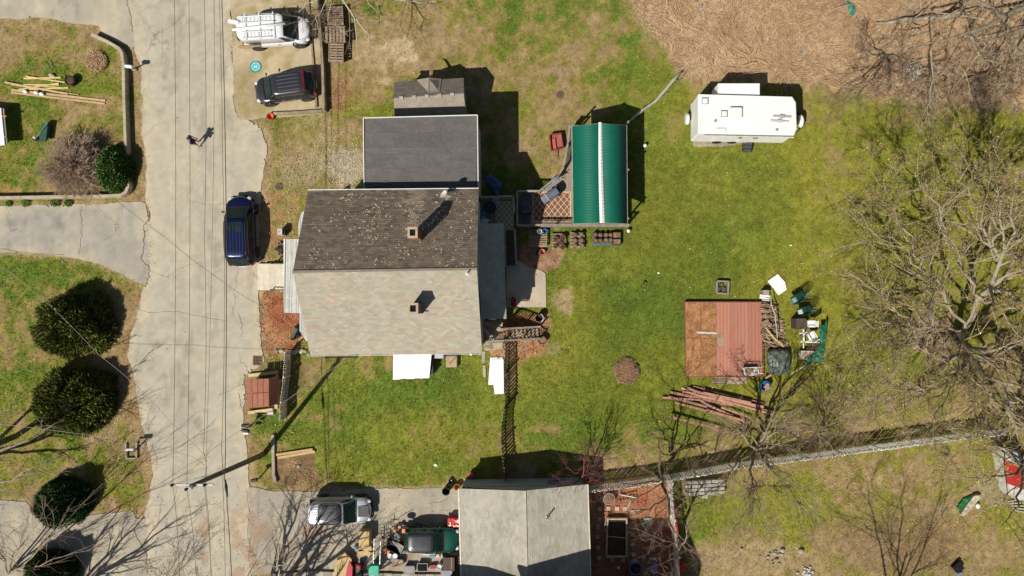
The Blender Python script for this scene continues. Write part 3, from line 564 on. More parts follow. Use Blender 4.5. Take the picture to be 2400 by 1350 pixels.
tree('bare tree fanning its twigs over the side fence of the mulched garden', [
    (limb((1588, 1255, 0), (1590, 1270, 3), (1594, 1290, 5)), .12, .04), (limb((1590, 1270, 3), (1560, 1280, 5), (1530, 1330, 7)), .05, .01), (limb((1590, 1270, 3), (1625, 1290, 5), (1650, 1340, 7)), .05, .01), (limb((1590, 1270, 3), (1540, 1260, 5), (1500, 1262, 6.5)), .05, .01), (limb((1594, 1290, 5), (1580, 1320, 6.5), (1565, 1360, 8)), .05, .01), (limb((1594, 1290, 5), (1610, 1240, 6.5), (1620, 1200, 8)), .05, .01), (limb((1594, 1290, 5), (1570, 1235, 6), (1565, 1180, 7)), .05, .01)],
    [A_(10, .5, .5, 5, .14, .05), A_(5, .5, .5, 4, .12, 0)], twig=TWIGB)
tree('crimson twigged bare shrub against the grey garage gable', [
    (limb((1362, 1118, 0), (1366, 1122, 1.5), (1368, 1098, 3), (1366, 1072, 4)), .06, .012), (limb((1362, 1118, 0), (1350, 1110, 2), (1325, 1095, 3.5)), .05, .012), (limb((1362, 1118, 0), (1380, 1100, 2), (1402, 1085, 3.6)), .05, .012), (limb((1362, 1118, 0), (1345, 1130, 2), (1312, 1128, 3)), .04, .01), (limb((1362, 1118, 0), (1385, 1130, 2.2), (1405, 1122, 3)), .04, .01)],
    [A_(11, .55, .6, 6, .15, .1), A_(5, .5, .5, 4, .15, .05)], bark=mat('red bark', (.3, .1, .1), .8), twig=TWIGR, name='bare_shrub', cat='shrub')
tree('fine bare sapling right of the tip of the garage shadow', [(limb((1392, 1090, 0), (1395, 1070, 1.5), (1398, 1045, 2.5)), .03, .008), (limb((1392, 1090, 0), (1375, 1070, 1.2), (1360, 1055, 2)), .02, .008), (limb((1392, 1090, 0), (1410, 1075, 1.2), (1425, 1060, 2)), .02, .008)], [A_(12, .5, .5, 5, .12, .15), A_(5, .5, .5, 4, .12, .05)], name='sapling', cat='sapling', twig=TWIGB)
tree('wispy bare tree on the rough grass below the white fence, left of the stones', [(limb((1764, 1150, 0), (1768, 1170, 1), (1764, 1200, 2)), .05, .01), (limb((1768, 1170, 1), (1740, 1210, 2), (1720, 1240, 3)), .03, .01), (limb((1768, 1170, 1), (1800, 1200, 2), (1830, 1240, 3)), .03, .01)], [A_(14, .55, .5, 5, .14, -.02), A_(6, .5, .5, 4, .12, 0)], name='sapling', cat='sapling')
tree('yellow-budded bare tree spreading over the fence by the red and white roof', [(limb((2420, 1120, 0), (2400, 1090, 3), (2340, 1050, 6), (2280, 1030, 8)), .16, .03), (limb((2400, 1090, 3), (2360, 1120, 6), (2290, 1120, 8), (2230, 1110, 9)), .12, .02), (limb((2400, 1090, 3), (2390, 1180, 6), (2350, 1230, 8)), .1, .02), (limb((2400, 1090, 3), (2440, 1000, 7), (2400, 960, 9)), .1, .02)],
    [A_(9, .5, .6, 6, .16, .05), A_(6, .5, .6, 5, .16, 0), A_(4, .5, .6, 4, .15, 0)], buds=(3500, YG, .025))
# top centre, west and south edges: crowns whose trunks stand outside the picture
tree('pale-limbed bare tree drooping in over the pallets from the top edge', [
    (limb((790, -60, 0), (800, -50, 3), (812, 0, 5), (826, 28, 5), (835, 50, 5), (841, 78, 4.8), (836, 110, 4.6), (839, 142, 4.2)), .14, .012), (limb((826, 28, 5), (846, 60, 5), (860, 90, 5), (865, 106, 4.8), (887, 116, 4.5)), .05, .01), (limb((800, -50, 3), (770, -10, 5), (778, 10, 5), (768, 50, 4.5)), .06, .012),
    (limb((800, -50, 3), (880, -20, 6), (940, 5, 6), (985, 12, 6), (1006, 10, 6)), .08, .012), (limb((770, -10, 5), (720, 10, 5), (700, 30, 4.5)), .05, .01), (limb((800, -50, 3), (860, 0, 5), (885, 25, 5), (897, 45, 4.5)), .05, .01), (limb((770, -10, 5), (745, 40, 5), (735, 70, 4)), .04, .01), (limb((768, 50, 4.5), (790, 65, 3.5), (815, 85, 3)), .04, .01)],
    [A_(8, .35, .7, 6, .2, 0, rr=.4), A_(4, .5, .6, 5, .18, 0)], bark=BIRCH, twig=TWIG)
tree('bare brush tangled over the nose of the white van', [(limb((742, 20, 0), (735, 35, 1.5), (712, 50, 2.3)), .03, .01), (limb((742, 20, 0), (740, 60, 1.5), (728, 85, 2.3)), .03, .01), (limb((742, 20, 0), (715, 35, 2), (680, 35, 2.6)), .025, .01), (limb((742, 20, 0), (765, 40, 1.5), (770, 70, 2)), .03, .01)], [A_(9, .6, .7, 6, .25, 0), A_(5, .5, .7, 5, .2, 0)], name='bare_bush', cat='bush', twig=TWIGB)
tree('large bare tree south of the picture whose branches reach the end of the right driveway', [
    (limb((560, 1500, 0.0), (555, 1510, 1.8), (540, 1530, 3.6), (530, 1540, 5.4), (515, 1545, 7.2)), .42, .1), (limb((555, 1510, 1.8), (600, 1500, 3.6), (650, 1480, 5.4), (690, 1440, 6.6)), .26, .05), (limb((555, 1510, 1.8), (590, 1440, 3.6), (600, 1400, 5.4), (590, 1380, 7.2)), .24, .04), (limb((540, 1530, 3.6), (480, 1480, 5.4), (430, 1440, 7.2)), .2, .03),
    (limb((600, 1500, 3.6), (700, 1520, 4.8), (790, 1530, 6.0)), .2, .03), (limb((555, 1510, 1.8), (520, 1470, 3.6), (500, 1430, 5.4), (470, 1400, 7.2)), .18, .03), (limb((590, 1440, 3.6), (640, 1400, 4.8), (660, 1380, 6.0)), .12, .03)],
    [A_(8, .5, .65, 6, .2, .08), A_(6, .5, .6, 5, .18, .05), A_(3, .5, .6, 4, .12, 0)], twig=TWIGB)
tree('slender pale bare tree at the mulch strip beside the right driveway', [(limb((655, 1362, 0), (648, 1330, 2.5), (649, 1290, 4), (655, 1265, 5)), .06, .012), (limb((648, 1330, 2.5), (672, 1315, 3.5), (690, 1300, 4.5)), .04, .01), (limb((648, 1330, 2.5), (625, 1320, 3.5), (600, 1300, 4.5)), .04, .01)], [A_(14, .5, .6, 5, .2, .05), A_(5, .5, .6, 4, .15, 0)], bark=BIRCH, twig=TWIG)
tree('thin pale sapling bending along the crack at the mouth of the right driveway', [(limb((580, 1350, 0), (590, 1310, 1.5), (585, 1270, 2.5), (583, 1240, 3)), .03, .01)], [A_(10, .25, .7, 5, .2, 0)], bark=BIRCH, name='sapling', cat='sapling')
tree('wide bare shrub in the lower left corner with fanning brown stems', [(limb((20, 1345, 0), (25, 1330, 2), (40, 1290, 4), (60, 1240, 5)), .08, .012), (limb((20, 1345, 0), (10, 1310, 2.5), (0, 1260, 4.5), (0, 1220, 5.5)), .08, .012), (limb((20, 1345, 0), (60, 1320, 2.5), (120, 1260, 4.5), (170, 1220, 5.5)), .08, .012), (limb((20, 1345, 0), (80, 1330, 2.5), (150, 1300, 4), (210, 1290, 5)), .06, .012), (limb((20, 1345, 0), (30, 1300, 2.5), (80, 1240, 4.5), (100, 1200, 5.5)), .06, .012)],
    [A_(9, .55, .4, 6, .12, .15), A_(5, .5, .4, 4, .1, .05)], name='bare_shrub', cat='shrub', twig=TWIGB)
tree('tall bare tree off the left edge, its branches crossing above the smaller evergreens', [(limb((-120, 1120, 0.0), (-130, 1120, 2.0), (-60, 1080, 3.5), (20, 1050, 4.5), (90, 1020, 5.0)), .3, .03), (limb((-130, 1120, 2.0), (-90, 1150, 4.0), (0, 1130, 5.0), (90, 1090, 5.5)), .16, .02), (limb((-130, 1120, 2.0), (-60, 1020, 4.5), (10, 960, 5.5)), .14, .02), (limb((-130, 1120, 2.0), (-110, 1180, 4.0), (-30, 1220, 5.5)), .14, .02)],
    [A_(8, .38, .5, 6, .14, .05), A_(6, .5, .5, 5, .12, 0), A_(2, .5, .5, 3, .12, 0)], twig=TWIG)
tree('bare tree south of the low left driveway throwing a web of thin shadows over it', [(limb((60, 1480, 0.0), (55, 1490, 2.2), (40, 1520, 5.2), (50, 1560, 7.5)), .24, .05), (limb((55, 1490, 2.2), (110, 1470, 4.5), (160, 1450, 6.8)), .14, .03), (limb((55, 1490, 2.2), (20, 1440, 4.5), (-10, 1420, 6.8)), .14, .03), (limb((55, 1490, 2.2), (80, 1440, 4.5), (90, 1420, 6.0)), .14, .03)], [A_(7, .5, .5, 6, .14, .1), A_(6, .5, .5, 5, .12, .05), A_(3, .5, .5, 3, .1, 0)], twig=TWIGB)
tree('fine twiggy bare bush at the street edge in the bottom left', [(limb((385, 1375, 0), (388, 1350, 1.2), (400, 1320, 2.2)), .03, .01), (limb((385, 1375, 0), (370, 1350, 1.2), (355, 1325, 2)), .03, .01), (limb((385, 1375, 0), (400, 1355, 1.2), (420, 1335, 2)), .03, .01)], [A_(14, .5, .5, 5, .15, .05), A_(5, .5, .5, 4, .15, 0)], name='bare_bush', cat='bush')
tree('bare tree beyond the bottom right corner shading the rough ground', [(limb((2090, 1610, 0), (2090, 1620, 5), (2120, 1650, 9)), .2, .05), (limb((2090, 1620, 5), (2040, 1590, 8), (2000, 1550, 11)), .08, .02), (limb((2090, 1620, 5), (2160, 1610, 8), (2220, 1570, 11)), .08, .02), (limb((2090, 1620, 5), (2100, 1570, 8), (2110, 1550, 11)), .08, .02)], [A_(7, .5, .6, 6, .15, .1), A_(6, .5, .6, 5, .12, .05), A_(3, .5, .5, 3, .1, 0)])
# brown round shrub
def round_shrub(label, cx, cy, r, h, n, m, nme='bare_shrub'):
    c = P(cx, cy, 0); lim = []
    for k in range(n):
        a = RS.uniform(0, 6.28); e = RS.uniform(.25, 1.45); d = Vector((math.cos(a) * math.cos(e) * r, math.sin(a) * math.cos(e) * r, math.sin(e) * h)); mid = d * .5 + Vector((0, 0, h * .18))
        lim.append(([c + Vector((math.cos(a) * .15, math.sin(a) * .15, 0)), c + mid, c + d * RS.uniform(.8, 1.)], .03, .01))
    return tree(label, lim, [A_(9, .45, .6, 5, .2, .02), A_(7, .55, .6, 4, .2, 0)], bark=m, twig=m, name=nme, cat='shrub', K0=5, wig0=.04, tip=.006)
round_shrub('big round bare brown shrub beside the clipped green bush', 190, 394, 2.4, 2.0, 210, mat('mauve twigs', (.52, .38, .27), .9, var=.3))
# evergreens
def evergreen(label, cx, cy, rx, ry, h, n, cols, size, group=None, spiky=1., name='evergreen_bush', lump=.3):
    c = P(cx, cy, 0); t = thing(name, label, 'bush', tuple(c), 0, group)
    b = MB(); b.tube([(0, 0, -.05), (.05, .03, h * .3), (0, .1, h * .7)], [.14, .1, .04], 7)
    for k in range(7):
        a = k * .9; b.tube([(0, 0, h * .1 + k * .06), (math.cos(a) * rx * .5, math.sin(a) * ry * .5, h * .4), (math.cos(a) * rx * .75, math.sin(a) * ry * .75, h * .5)], [.05, .03, .015], 5)
    b.build('trunk', BARKD, t, False)
    d = RS.normal(0, 1, (n, 3)); d /= np.linalg.norm(d, axis=1, keepdims=True); d[:, 2] = np.abs(d[:, 2]) * 1.0 - .12
    lum = fbm(np.arctan2(d[:, 1], d[:, 0]) * 40 + 300, d[:, 2] * 60 + 300, 26, int(cx) % 40, 3) - .5
    rad = (RS.rand(n) ** .35) * .35 + .65; rad = rad * (1 + lum * lump * 2) * (1 + RS.normal(0, .035, n))
    p = d * rad[:, None] * np.array([rx, ry, h * .92]); p[:, 2] = np.maximum(p[:, 2] + .12 * h, .05)
    dirn = d + np.array([0, 0, .35]) * spiky + RS.normal(0, .45, (n, 3)); dirn /= np.linalg.norm(dirn, axis=1, keepdims=True)
    s = size * RS.uniform(.5, 1.3, n); u = np.cross(dirn, RS.normal(0, 1, (n, 3))); u /= np.linalg.norm(u, axis=1, keepdims=True)
    wd = s * (.17 if spiky else .55)
    V = np.stack([p - dirn * s[:, None] * .4, p + u * wd[:, None], p + dirn * s[:, None], p - u * wd[:, None]], 1).reshape(-1, 3)
    cc = np.array(cols)[RS.randint(0, len(cols), n)] * RS.uniform(.6, 1.35, (n, 1))
    o = finish('crown', npmesh('crown', V, [np.arange(4 * n).reshape(n, 4)], np.repeat(cc, 4, 0)), mat('needles', (1, 1, 1), .95, attr='gc', var=.2, sc=2, spec=.08) if spiky else LEAFM, None, False); o.parent = t
    core = MB(); core.ball((0, 0, h * .42), 1, 14, 9, (rx * .5, ry * .5, 1)); cm = core.mesh('inner_shade_core', mat('inner crown shade', (.012, .018, .008), 1, var=.5))  # near-black core: shade inside the crown put into the colour
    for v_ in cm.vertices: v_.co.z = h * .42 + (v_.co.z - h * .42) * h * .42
    o2 = bpy.data.objects.new('inner_shade_core', cm); COL.objects.link(o2); o2.parent = t
    return t
YC = [(.1, .125, .028), (.17, .19, .04), (.07, .1, .022), (.23, .23, .055)]
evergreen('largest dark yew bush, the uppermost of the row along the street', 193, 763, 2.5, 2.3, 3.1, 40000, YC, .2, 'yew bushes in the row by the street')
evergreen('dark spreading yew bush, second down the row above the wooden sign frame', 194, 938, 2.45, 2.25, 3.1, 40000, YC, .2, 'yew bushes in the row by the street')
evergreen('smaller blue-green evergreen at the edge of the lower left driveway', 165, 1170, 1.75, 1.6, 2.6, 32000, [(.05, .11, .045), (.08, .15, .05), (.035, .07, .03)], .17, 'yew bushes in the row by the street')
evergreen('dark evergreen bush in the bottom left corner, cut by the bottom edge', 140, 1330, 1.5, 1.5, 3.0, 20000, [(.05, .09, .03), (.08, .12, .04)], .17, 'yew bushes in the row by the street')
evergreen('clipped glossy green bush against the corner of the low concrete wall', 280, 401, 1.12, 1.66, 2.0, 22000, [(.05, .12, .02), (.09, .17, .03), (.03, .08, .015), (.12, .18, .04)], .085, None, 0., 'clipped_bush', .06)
def weed(cx, cy, r, label):
    n = 260; c = P(cx, cy); V = []; cc = []
    for k in range(n):
        a = RS.uniform(0, 6.28); q = r * math.sqrt(RS.rand()); p = np.array([math.cos(a) * q, math.sin(a) * q, .04 + RS.rand() * r * .5]); u = RS.normal(0, .035, 3); w = RS.normal(0, .03, 3); V += [p - u, p - w, p + u, p + w]; cc += [np.array([.12, .22, .03]) * RS.uniform(.6, 1.4)] * 4
    o = finish('weed_clump', npmesh('weed_clump', np.array(V), [np.arange(4 * n).reshape(n, 4)], np.array(cc)), LEAFM, None, False); o.location = c; tag(o, label, 'weed', 'weed clumps along the foot of the concrete wall')
weed(62, 476, .28, 'bright weed clump at the foot of the concrete wall, second from the left edge'); weed(132, 474, .34, 'largest bright weed clump at the foot of the concrete wall'); weed(162, 476, .26, 'weed clump at the foot of the concrete wall, just right of the largest'); weed(22, 477, .2, 'tiny weed at the far left foot of the concrete wall')
# ---------------------------------------------------------------- roofs
def V3(v): return Vector(v)
def shingles(M, a, b, c, d, rows, tab, colf, th=.018, lap=.004):
    """a,b eave ends; d,c ridge ends above them; rows climb from a-b to d-c"""
    a, b, c, d = map(Vector, (a, b, c, d)); n = (b - a).cross(d - a).normalized()
    if n.z < 0: n = -n
    for i in range(rows):
        t0, t1 = i / rows, (i + 1) / rows; l0, r0 = a.lerp(d, t0), b.lerp(c, t0); l1, r1 = a.lerp(d, t1), b.lerp(c, t1)
        ln = (r0 - l0).length; k = max(1, round(ln / tab)); off = (i % 2) * .5 / k; q = [0] + [min(1, (j + random.uniform(-.06, .06)) / k + off) for j in range(0 if off else 1, k)] + [1]; q = sorted(set(q)); cs = colf(i, len(q) - 1)
        for j in range(len(q) - 1):
            u, v = q[j], q[j + 1]
            if v - u < 1e-4: continue
            g = min(.003 / ln, (v - u) * .2); u += g; v -= g; h = th * random.uniform(.8, 1.25)
            p0, p1, p2, p3 = l0.lerp(r0, u) + n * h, l0.lerp(r0, v) + n * h, l1.lerp(r1, v) + n * lap, l1.lerp(r1, u) + n * lap
            M.add([p0, p1, p2, p3, l0.lerp(r0, u) - n * .002, l0.lerp(r0, v) - n * .002], [(0, 1, 2, 3), (4, 5, 1, 0)], cs[j])
def slab(M, a, b, c, d, th=.12, col=None):
    a, b, c, d = map(Vector, (a, b, c, d)); n = (b - a).cross(d - a).normalized(); n = -n if n.z < 0 else n; lo = -n * th; vs = [a, b, c, d] + [q + lo for q in (a, b, c, d)]
    fs = [(0, 1, 2, 3), (7, 6, 5, 4), (0, 4, 5, 1), (1, 5, 6, 2), (2, 6, 7, 3), (3, 7, 4, 0)]
    if (b - a).cross(d - a).z < 0: fs = [f[::-1] for f in fs]
    M.add(vs, fs, col)
def flipfix(o):
    bm = bmesh.new(); bm.from_mesh(o.data); bmesh.ops.recalc_face_normals(bm, faces=bm.faces); bm.to_mesh(o.data); bm.free(); return o
def tri_or(l, p): return [l[min(int(random.random() ** p * len(l)), len(l) - 1)] for _ in range(1)][0]
SIDING = mat('pale siding', (.52, .52, .48), .7, var=.12, sc=2)
SIDG = mat('grey painted gable', (.33, .36, .38), .7, var=.15, sc=1.5)
TRIMW = mat('white trim', (.75, .75, .7), .5, var=.1)
WGL = mat('window glass', (.03, .04, .05), .08, var=.3, spec=.8)
def window(parent, c, w, h, face, m=TRIMW):
    """face: outward unit vector"""
    f = Vector(face); s = Vector((-f.y, f.x, 0)); c = Vector(c); b = MB()
    for q in (-1, 1): b.beam(c + s * q * (w / 2) + f * .03 - Vector((0, 0, h / 2)), c + s * q * (w / 2) + f * .03 + Vector((0, 0, h / 2)), .08, .06); b.beam(c - s * w / 2 + f * .03 + Vector((0, 0, q * h / 2)), c + s * w / 2 + f * .03 + Vector((0, 0, q * h / 2)), .06, .08)
    b.beam(c - s * w / 2 + f * .02, c + s * w / 2 + f * .02, .04, .05)
    o = b.build('window', m, parent); g = MB(); e1, e2 = s * w / 2, Vector((0, 0, h / 2)); g.add([c - e1 - e2 + f * .012, c + e1 - e2 + f * .012, c + e1 + e2 + f * .012, c - e1 + e2 + f * .012], [(0, 1, 2, 3)])
    g.build('pane', WGL, o)
def walls(M, pts, z0, z1):
    n = len(pts)
    for i in range(n):
        a, b = pts[i], pts[(i + 1) % n]
        M.add([(a[0], a[1], z0), (b[0], b[1], z0), (b[0], b[1], z1), (a[0], a[1], z1)], [(0, 1, 2, 3)])
xy = lambda p: (p[0], p[1])
# ---------------------------------------------------------------- the big house
ZE, ZR = 5.5, 8.4
NW, NE, SE, SW = P(722, 447, ZE), P(1122, 443, ZE), P(1130, 828, ZE), P(728, 833, ZE); RW, RE = P(686, 637, ZR), P(1118, 630, ZR)
house = thing('house', 'large house with one dark lichen-spotted slope, one pale slope and two chimneys', 'house', (-7, 2.5, 0))
wl_ = MB(); o_ = .35
w0 = [(NW.x + .3, NW.y - o_), (NE.x - .2, NE.y - o_), (SE.x - .2, SE.y + o_), (SW.x + .3, SW.y + o_)]
walls(wl_, w0[::-1], 0, ZE + .05)
for k, rg in ((0, RW), (1, RE)):
    a, b = (w0[0], w0[3]) if k == 0 else (w0[1], w0[2]); wl_.add([(a[0], a[1], ZE), (b[0], b[1], ZE), (a[0], rg.y, ZR - .3)], [(0, 1, 2)])
wl_.build('wall', SIDING, house)
rb = MB(); dz = Vector((0, 0, -.03))
slab(rb, NW + dz, NE + dz, RE + dz, RW + dz, .16); slab(rb, SW + dz, SE + dz, RE + dz, RW + dz, .16); flipfix(rb.build('roof', mat('roof deck', (.2, .18, .15), .9), house)); rf = [o for o in house.children if o.name.startswith('roof')][0]
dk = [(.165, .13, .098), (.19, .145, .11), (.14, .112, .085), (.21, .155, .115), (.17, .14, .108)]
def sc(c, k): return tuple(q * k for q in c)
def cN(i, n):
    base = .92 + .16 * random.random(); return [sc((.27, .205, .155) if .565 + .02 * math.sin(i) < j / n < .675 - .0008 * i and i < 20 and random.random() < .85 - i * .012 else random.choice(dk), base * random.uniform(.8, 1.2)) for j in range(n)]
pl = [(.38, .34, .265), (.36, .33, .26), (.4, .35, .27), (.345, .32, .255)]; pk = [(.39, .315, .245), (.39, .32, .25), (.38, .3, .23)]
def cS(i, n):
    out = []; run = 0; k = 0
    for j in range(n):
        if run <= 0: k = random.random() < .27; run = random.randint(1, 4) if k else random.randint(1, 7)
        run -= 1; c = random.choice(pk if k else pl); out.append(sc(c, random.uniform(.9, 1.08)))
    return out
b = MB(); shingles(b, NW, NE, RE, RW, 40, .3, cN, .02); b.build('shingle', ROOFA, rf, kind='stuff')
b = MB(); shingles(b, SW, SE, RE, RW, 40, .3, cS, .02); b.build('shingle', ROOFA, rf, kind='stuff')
b = MB(); b.beam(RW + Vector((0, 0, .02)), RE + Vector((0, 0, .02)), .14, .03); b.build('ridge_cap', mat('ridge cap', (.24, .2, .155), .9, rnd=.1), rf)
b = MB()
for a, c in ((NW, NE), (SW, SE)): b = MB(); s_ = .05 if a is NW else -.05; b.beam(a + Vector((0, s_, -.06)), c + Vector((0, s_, -.06)), .06 if a is NW else .02, .1); b.build('gutter', TRIMW, house)
# lichen
n_ = (NE - NW).cross(RW - NW).normalized(); n_ = n_ if n_.z > 0 else -n_
e1 = (NE - NW).normalized(); e2 = n_.cross(e1); b = MB()
for k in range(600):
    for _ in range(6):
        u, t = random.uniform(.06, .98), random.uniform(.03, .97)
        if vnoise(np.array([u * 900.]), np.array([t * 500.]), 70, 3)[0] > .5 or random.random() < .1: break
    c = NW.lerp(NE, u).lerp(RW.lerp(RE, u), t) + n_ * .028; r = random.uniform(.018, .058) * (1.6 if random.random() < .13 else 1); s = 8
    vs = [c + n_ * .006] + [c + (e1 * math.cos(q * 6.283 / s) + e2 * math.sin(q * 6.283 / s)) * r * random.uniform(.7, 1.15) for q in range(s)]; g = random.uniform(.6, 1.05)
    b.add(vs, [(0, 1 + q, 1 + (q + 1) % s) for q in range(s)], (.62 * g, .56 * g, .38 * g))
b.build('lichen', VCOL, rf, kind='stuff')
def chimney(px, py, zt, w, d, z0):
    c = P(px, py, zt); b = MB(); b.box((c.x, c.y, (z0 + zt - .12) / 2), (w, d, zt - .12 - z0))
    nb = int((zt - z0) / .075)
    o = b.build('chimney', BRICK, house); q = MB()
    for i in range(nb):                      # courses proud of the mortar
        z = z0 + .04 + i * .075
        if z > zt - .16: break
        for s in range(2):
            for e in range(3): q.box((c.x + (e - 1) * w / 3 + (.0 if i % 2 else .03), c.y + (s * 2 - 1) * d / 2, z), (w / 3 - .012, .02, .062), col=tuple(np.array((.3, .15, .1)) * random.uniform(.5, 1.1))); q.box((c.x + (s * 2 - 1) * w / 2, c.y + (e - 1) * d / 3, z), (.02, d / 3 - .012, .062), col=tuple(np.array((.3, .15, .1)) * random.uniform(.5, 1.1)))
    q.build('brick', VCOL, o, kind='stuff')
    cp = MB(); t = .13
    for s in (-1, 1): cp.box((c.x + s * (w / 2 - t / 2 + .03), c.y, zt - .05), (t, d + .06, .14)); cp.box((c.x, c.y + s * (d / 2 - t / 2 + .03), zt - .05), (w + .06 - 2 * t, t, .14))
    cp.build('chimney_cap', mat('cap mortar', (.5, .38, .27), .9, var=.3), o); f = MB(); f.box((c.x, c.y, zt - .13), (w - .2, d - .2, .05)); f.build('flue', mat('soot and hollow shade', (.01, .01, .01), 1), o)  # near-black flue; the same material paints shade into hollows further on
    fl = MB(); fl.box((c.x + .1, c.y - d / 2 - .07, z0 + .48), (w + .15, .1, .03)); fl.build('flashing', MET, o)
chimney(967, 545, 9.1, .52, .58, 6.9); chimney(968, 723, 8.9, .54, .58, 6.9)
# pipes, satellite dish
b = MB(); c = P(1096, 640, 8.3); b.lathe(c - Vector((0, 0, .1)), [(.04, 0), (.04, .55), (.045, .55)], 10); b.lathe(c - Vector((0, 0, .06)), [(.16, 0), (.07, .1)], 12); b.build('vent_pipe', DIRTYW, house)
ds = thing('antenna', 'white skeletal aerial standing on the dark roof slope near its top right corner', 'antenna', tuple(P(1050, 452, 5.75)))
b = MB(); c = P(1042, 456, 6.3)
b.tube([P(1058, 448, 5.7), P(1046, 455, 6.4)], .02, 6); b.build('mast', DIRTYW, ds)
b = MB(); b.lathe((0, 0, 0), [(.02, 0), (.14, .02), (.26, .07)], 14, False); o = b.build('dish', DIRTYW, ds, False); o.location = c - ds.location; o.rotation_euler = (R(-20), R(-40), 0)
b = MB()
for k in range(5): b.tube([c, c + Vector((.12 + .08 * k, -.38 + .06 * k, .1))], .012, 4)
b.build('element', DIRTYW, ds)
# front porch roof (west) with white fascia, gutter and posts
ZP = 3.0
pr = thing('porch', 'pale grey porch roof with a white gutter at the street end of the house', 'porch', tuple(P(690, 645, 0)))
A, B_, Cc, D = P(669, 560, ZP), P(669, 733, ZP), P(735, 735, 3.9), P(735, 560, 3.9)
pw = MB(); slab(pw, A, B_, Cc, D + Vector((0, -.6, 0)), .1); slab(pw, A, D, D + Vector((0, -.6, 0)), A + Vector((.01, -.01, 0)), .08); ro = flipfix(pw.build('roof', mat('porch deck', (.42, .42, .4), .9), pr))
gl = lambda i, n: [tuple(k * q for q in (.5, .5, .46)) for k in [random.uniform(.93, 1.07) for _ in range(n)]]
b = MB(); shingles(b, B_, A, A.lerp(D, .999), Cc, 7, .3, gl, .015); b.build('shingle', ROOFA, ro, kind='stuff')
b = MB(); b.beam(A + Vector((-.05, 0, 0)), B_ + Vector((-.05, 0, 0)), .1, .1); b.build('gutter', TRIMW, pr); b = MB()
for py in (566, 640, 728): b.box((A.x + .25, P(0, py, 1.5).y, 1.45), (.12, .12, 2.9))
b.build('post', TRIMW, pr)
b = MB(); b.prism([xy(P(735, 480, 3)), xy(P(706, 500, 3)), xy(P(700, 522, 3)), xy(P(700, 550, 3)), xy(P(706, 572, 3)), xy(P(735, 590, 3))], 2.2, 3.05); b.prism([xy(P(735, 715, 3)), xy(P(702, 732, 3)), xy(P(702, 775, 3)), xy(P(718, 800, 3)), xy(P(750, 805, 3))], 0, 3.0)
b.build('bay_roof', mat('bay roof', (.5, .5, .47), .8, var=.15), house)
window(house, (w0[0][0] - .001, P(0, 640, 4.6).y, 4.5), 1, 1.3, (-1, 0, 0))
# flat roofed wing
ZF = 4.5
wing = thing('flat_roofed_wing', 'flat dark rubber-roofed wing with thin white edging joined to the back of the big house', 'building', tuple(P(985, 360, 0)))
f0 = [P(852, 277, ZF), P(1119, 270, ZF), P(1121, 447, ZF), P(854, 450, ZF)]
b = MB(); walls(b, [xy(Vector(q) + Vector((.12 * s, .12 * t, 0))) for q, s, t in zip(f0, (1, -1, -1, 1), (-1, -1, 0, 0))][::-1], 0, ZF - .1); b.build('wall', SIDING, wing)
ep = mat('black rubber roofing', (.135, .122, .115), .8, c2=(.105, .095, .09), sc=.8, var=.3, fine=9, bump=.15)
b = MB(); b.prism([xy(q) for q in f0], ZF - .12, ZF - .01); rw = b.build('roof', ep, wing)
# membrane sheets lapped over each other with wrinkles and seams
lay = [277, 312, 347, 362, 395, 424, 449]
for i in range(6):
    y0, y1 = lay[i], lay[i + 1]; b = MB(); nxs, nys = 60, 8; vs = []
    for j in range(nys + 1):
        for k in range(nxs + 1):
            u, v = k / nxs, j / nys; px = 856 + u * 260; py = (y0 + (y1 - y0 + 1) * v) + (-5.0 * u + 1.5 if i == 0 and j == 0 else -3 * u * (1 - i / 6)); w = (fbm(np.array([px * 1.]), np.array([py * 4.]), 26, 120 + i, 3)[0] - .5); z = ZF + .006 * i + max(0, w - .12) * .2 * (1 if 0 < k < nxs and 0 < j < nys else 0) + (.012 if j == 0 else 0)
            q = P(px, py, ZF); vs.append((q.x, q.y, z))
    b.add(vs, [(j * (nxs + 1) + k, (j + 1) * (nxs + 1) + k, (j + 1) * (nxs + 1) + k + 1, j * (nxs + 1) + k + 1) for j in range(nys) for k in range(nxs)]); b.build('membrane_sheet', ep, rw, smooth=True)
b = MB()
for q in range(4):
    if q != 2: b.beam(f0[q] + Vector((0, 0, .03)), f0[(q + 1) % 4] + Vector((0, 0, .03)), .05, .09)
b.build('edging', TRIMW, wing)
# shed behind the wing
sh = thing('garden_shed', 'brown shingled shed with a small side gable, hidden half behind the flat-roofed wing', 'shed', tuple(P(1008, 235, 0)))
ze, zr = 2.45, 3.35; a, b1, c, d = P(924, 192, ze), P(1087, 183, ze), P(1087, 219, zr), P(923, 230, zr); e, f = P(925, 281, ze), P(1093, 276, ze); wb = MB()
slab(wb, a, b1, c, d, .08); slab(wb, e, f, c, d, .08); rr = flipfix(wb.build('roof', mat('shed roof', (.2, .16, .13), .9), sh))
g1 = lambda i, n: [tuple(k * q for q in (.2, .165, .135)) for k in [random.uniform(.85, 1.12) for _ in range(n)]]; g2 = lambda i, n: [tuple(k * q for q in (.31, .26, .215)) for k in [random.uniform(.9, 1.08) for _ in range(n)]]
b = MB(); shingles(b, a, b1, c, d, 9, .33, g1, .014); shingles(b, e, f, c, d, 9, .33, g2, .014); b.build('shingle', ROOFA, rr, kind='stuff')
gp = P(1005, 182, 3.15); gb = P(1004, 216, 3.3)
b = MB(); slab(b, P(976, 187, 2.5), gp, gb, gb, .05); slab(b, P(1034, 184, 2.5), gp, gb, P(1031, 214, 3.2), .05); flipfix(b.build('gable_roof', mat('shed roof light', (.3, .25, .2), .9, var=.2), sh))
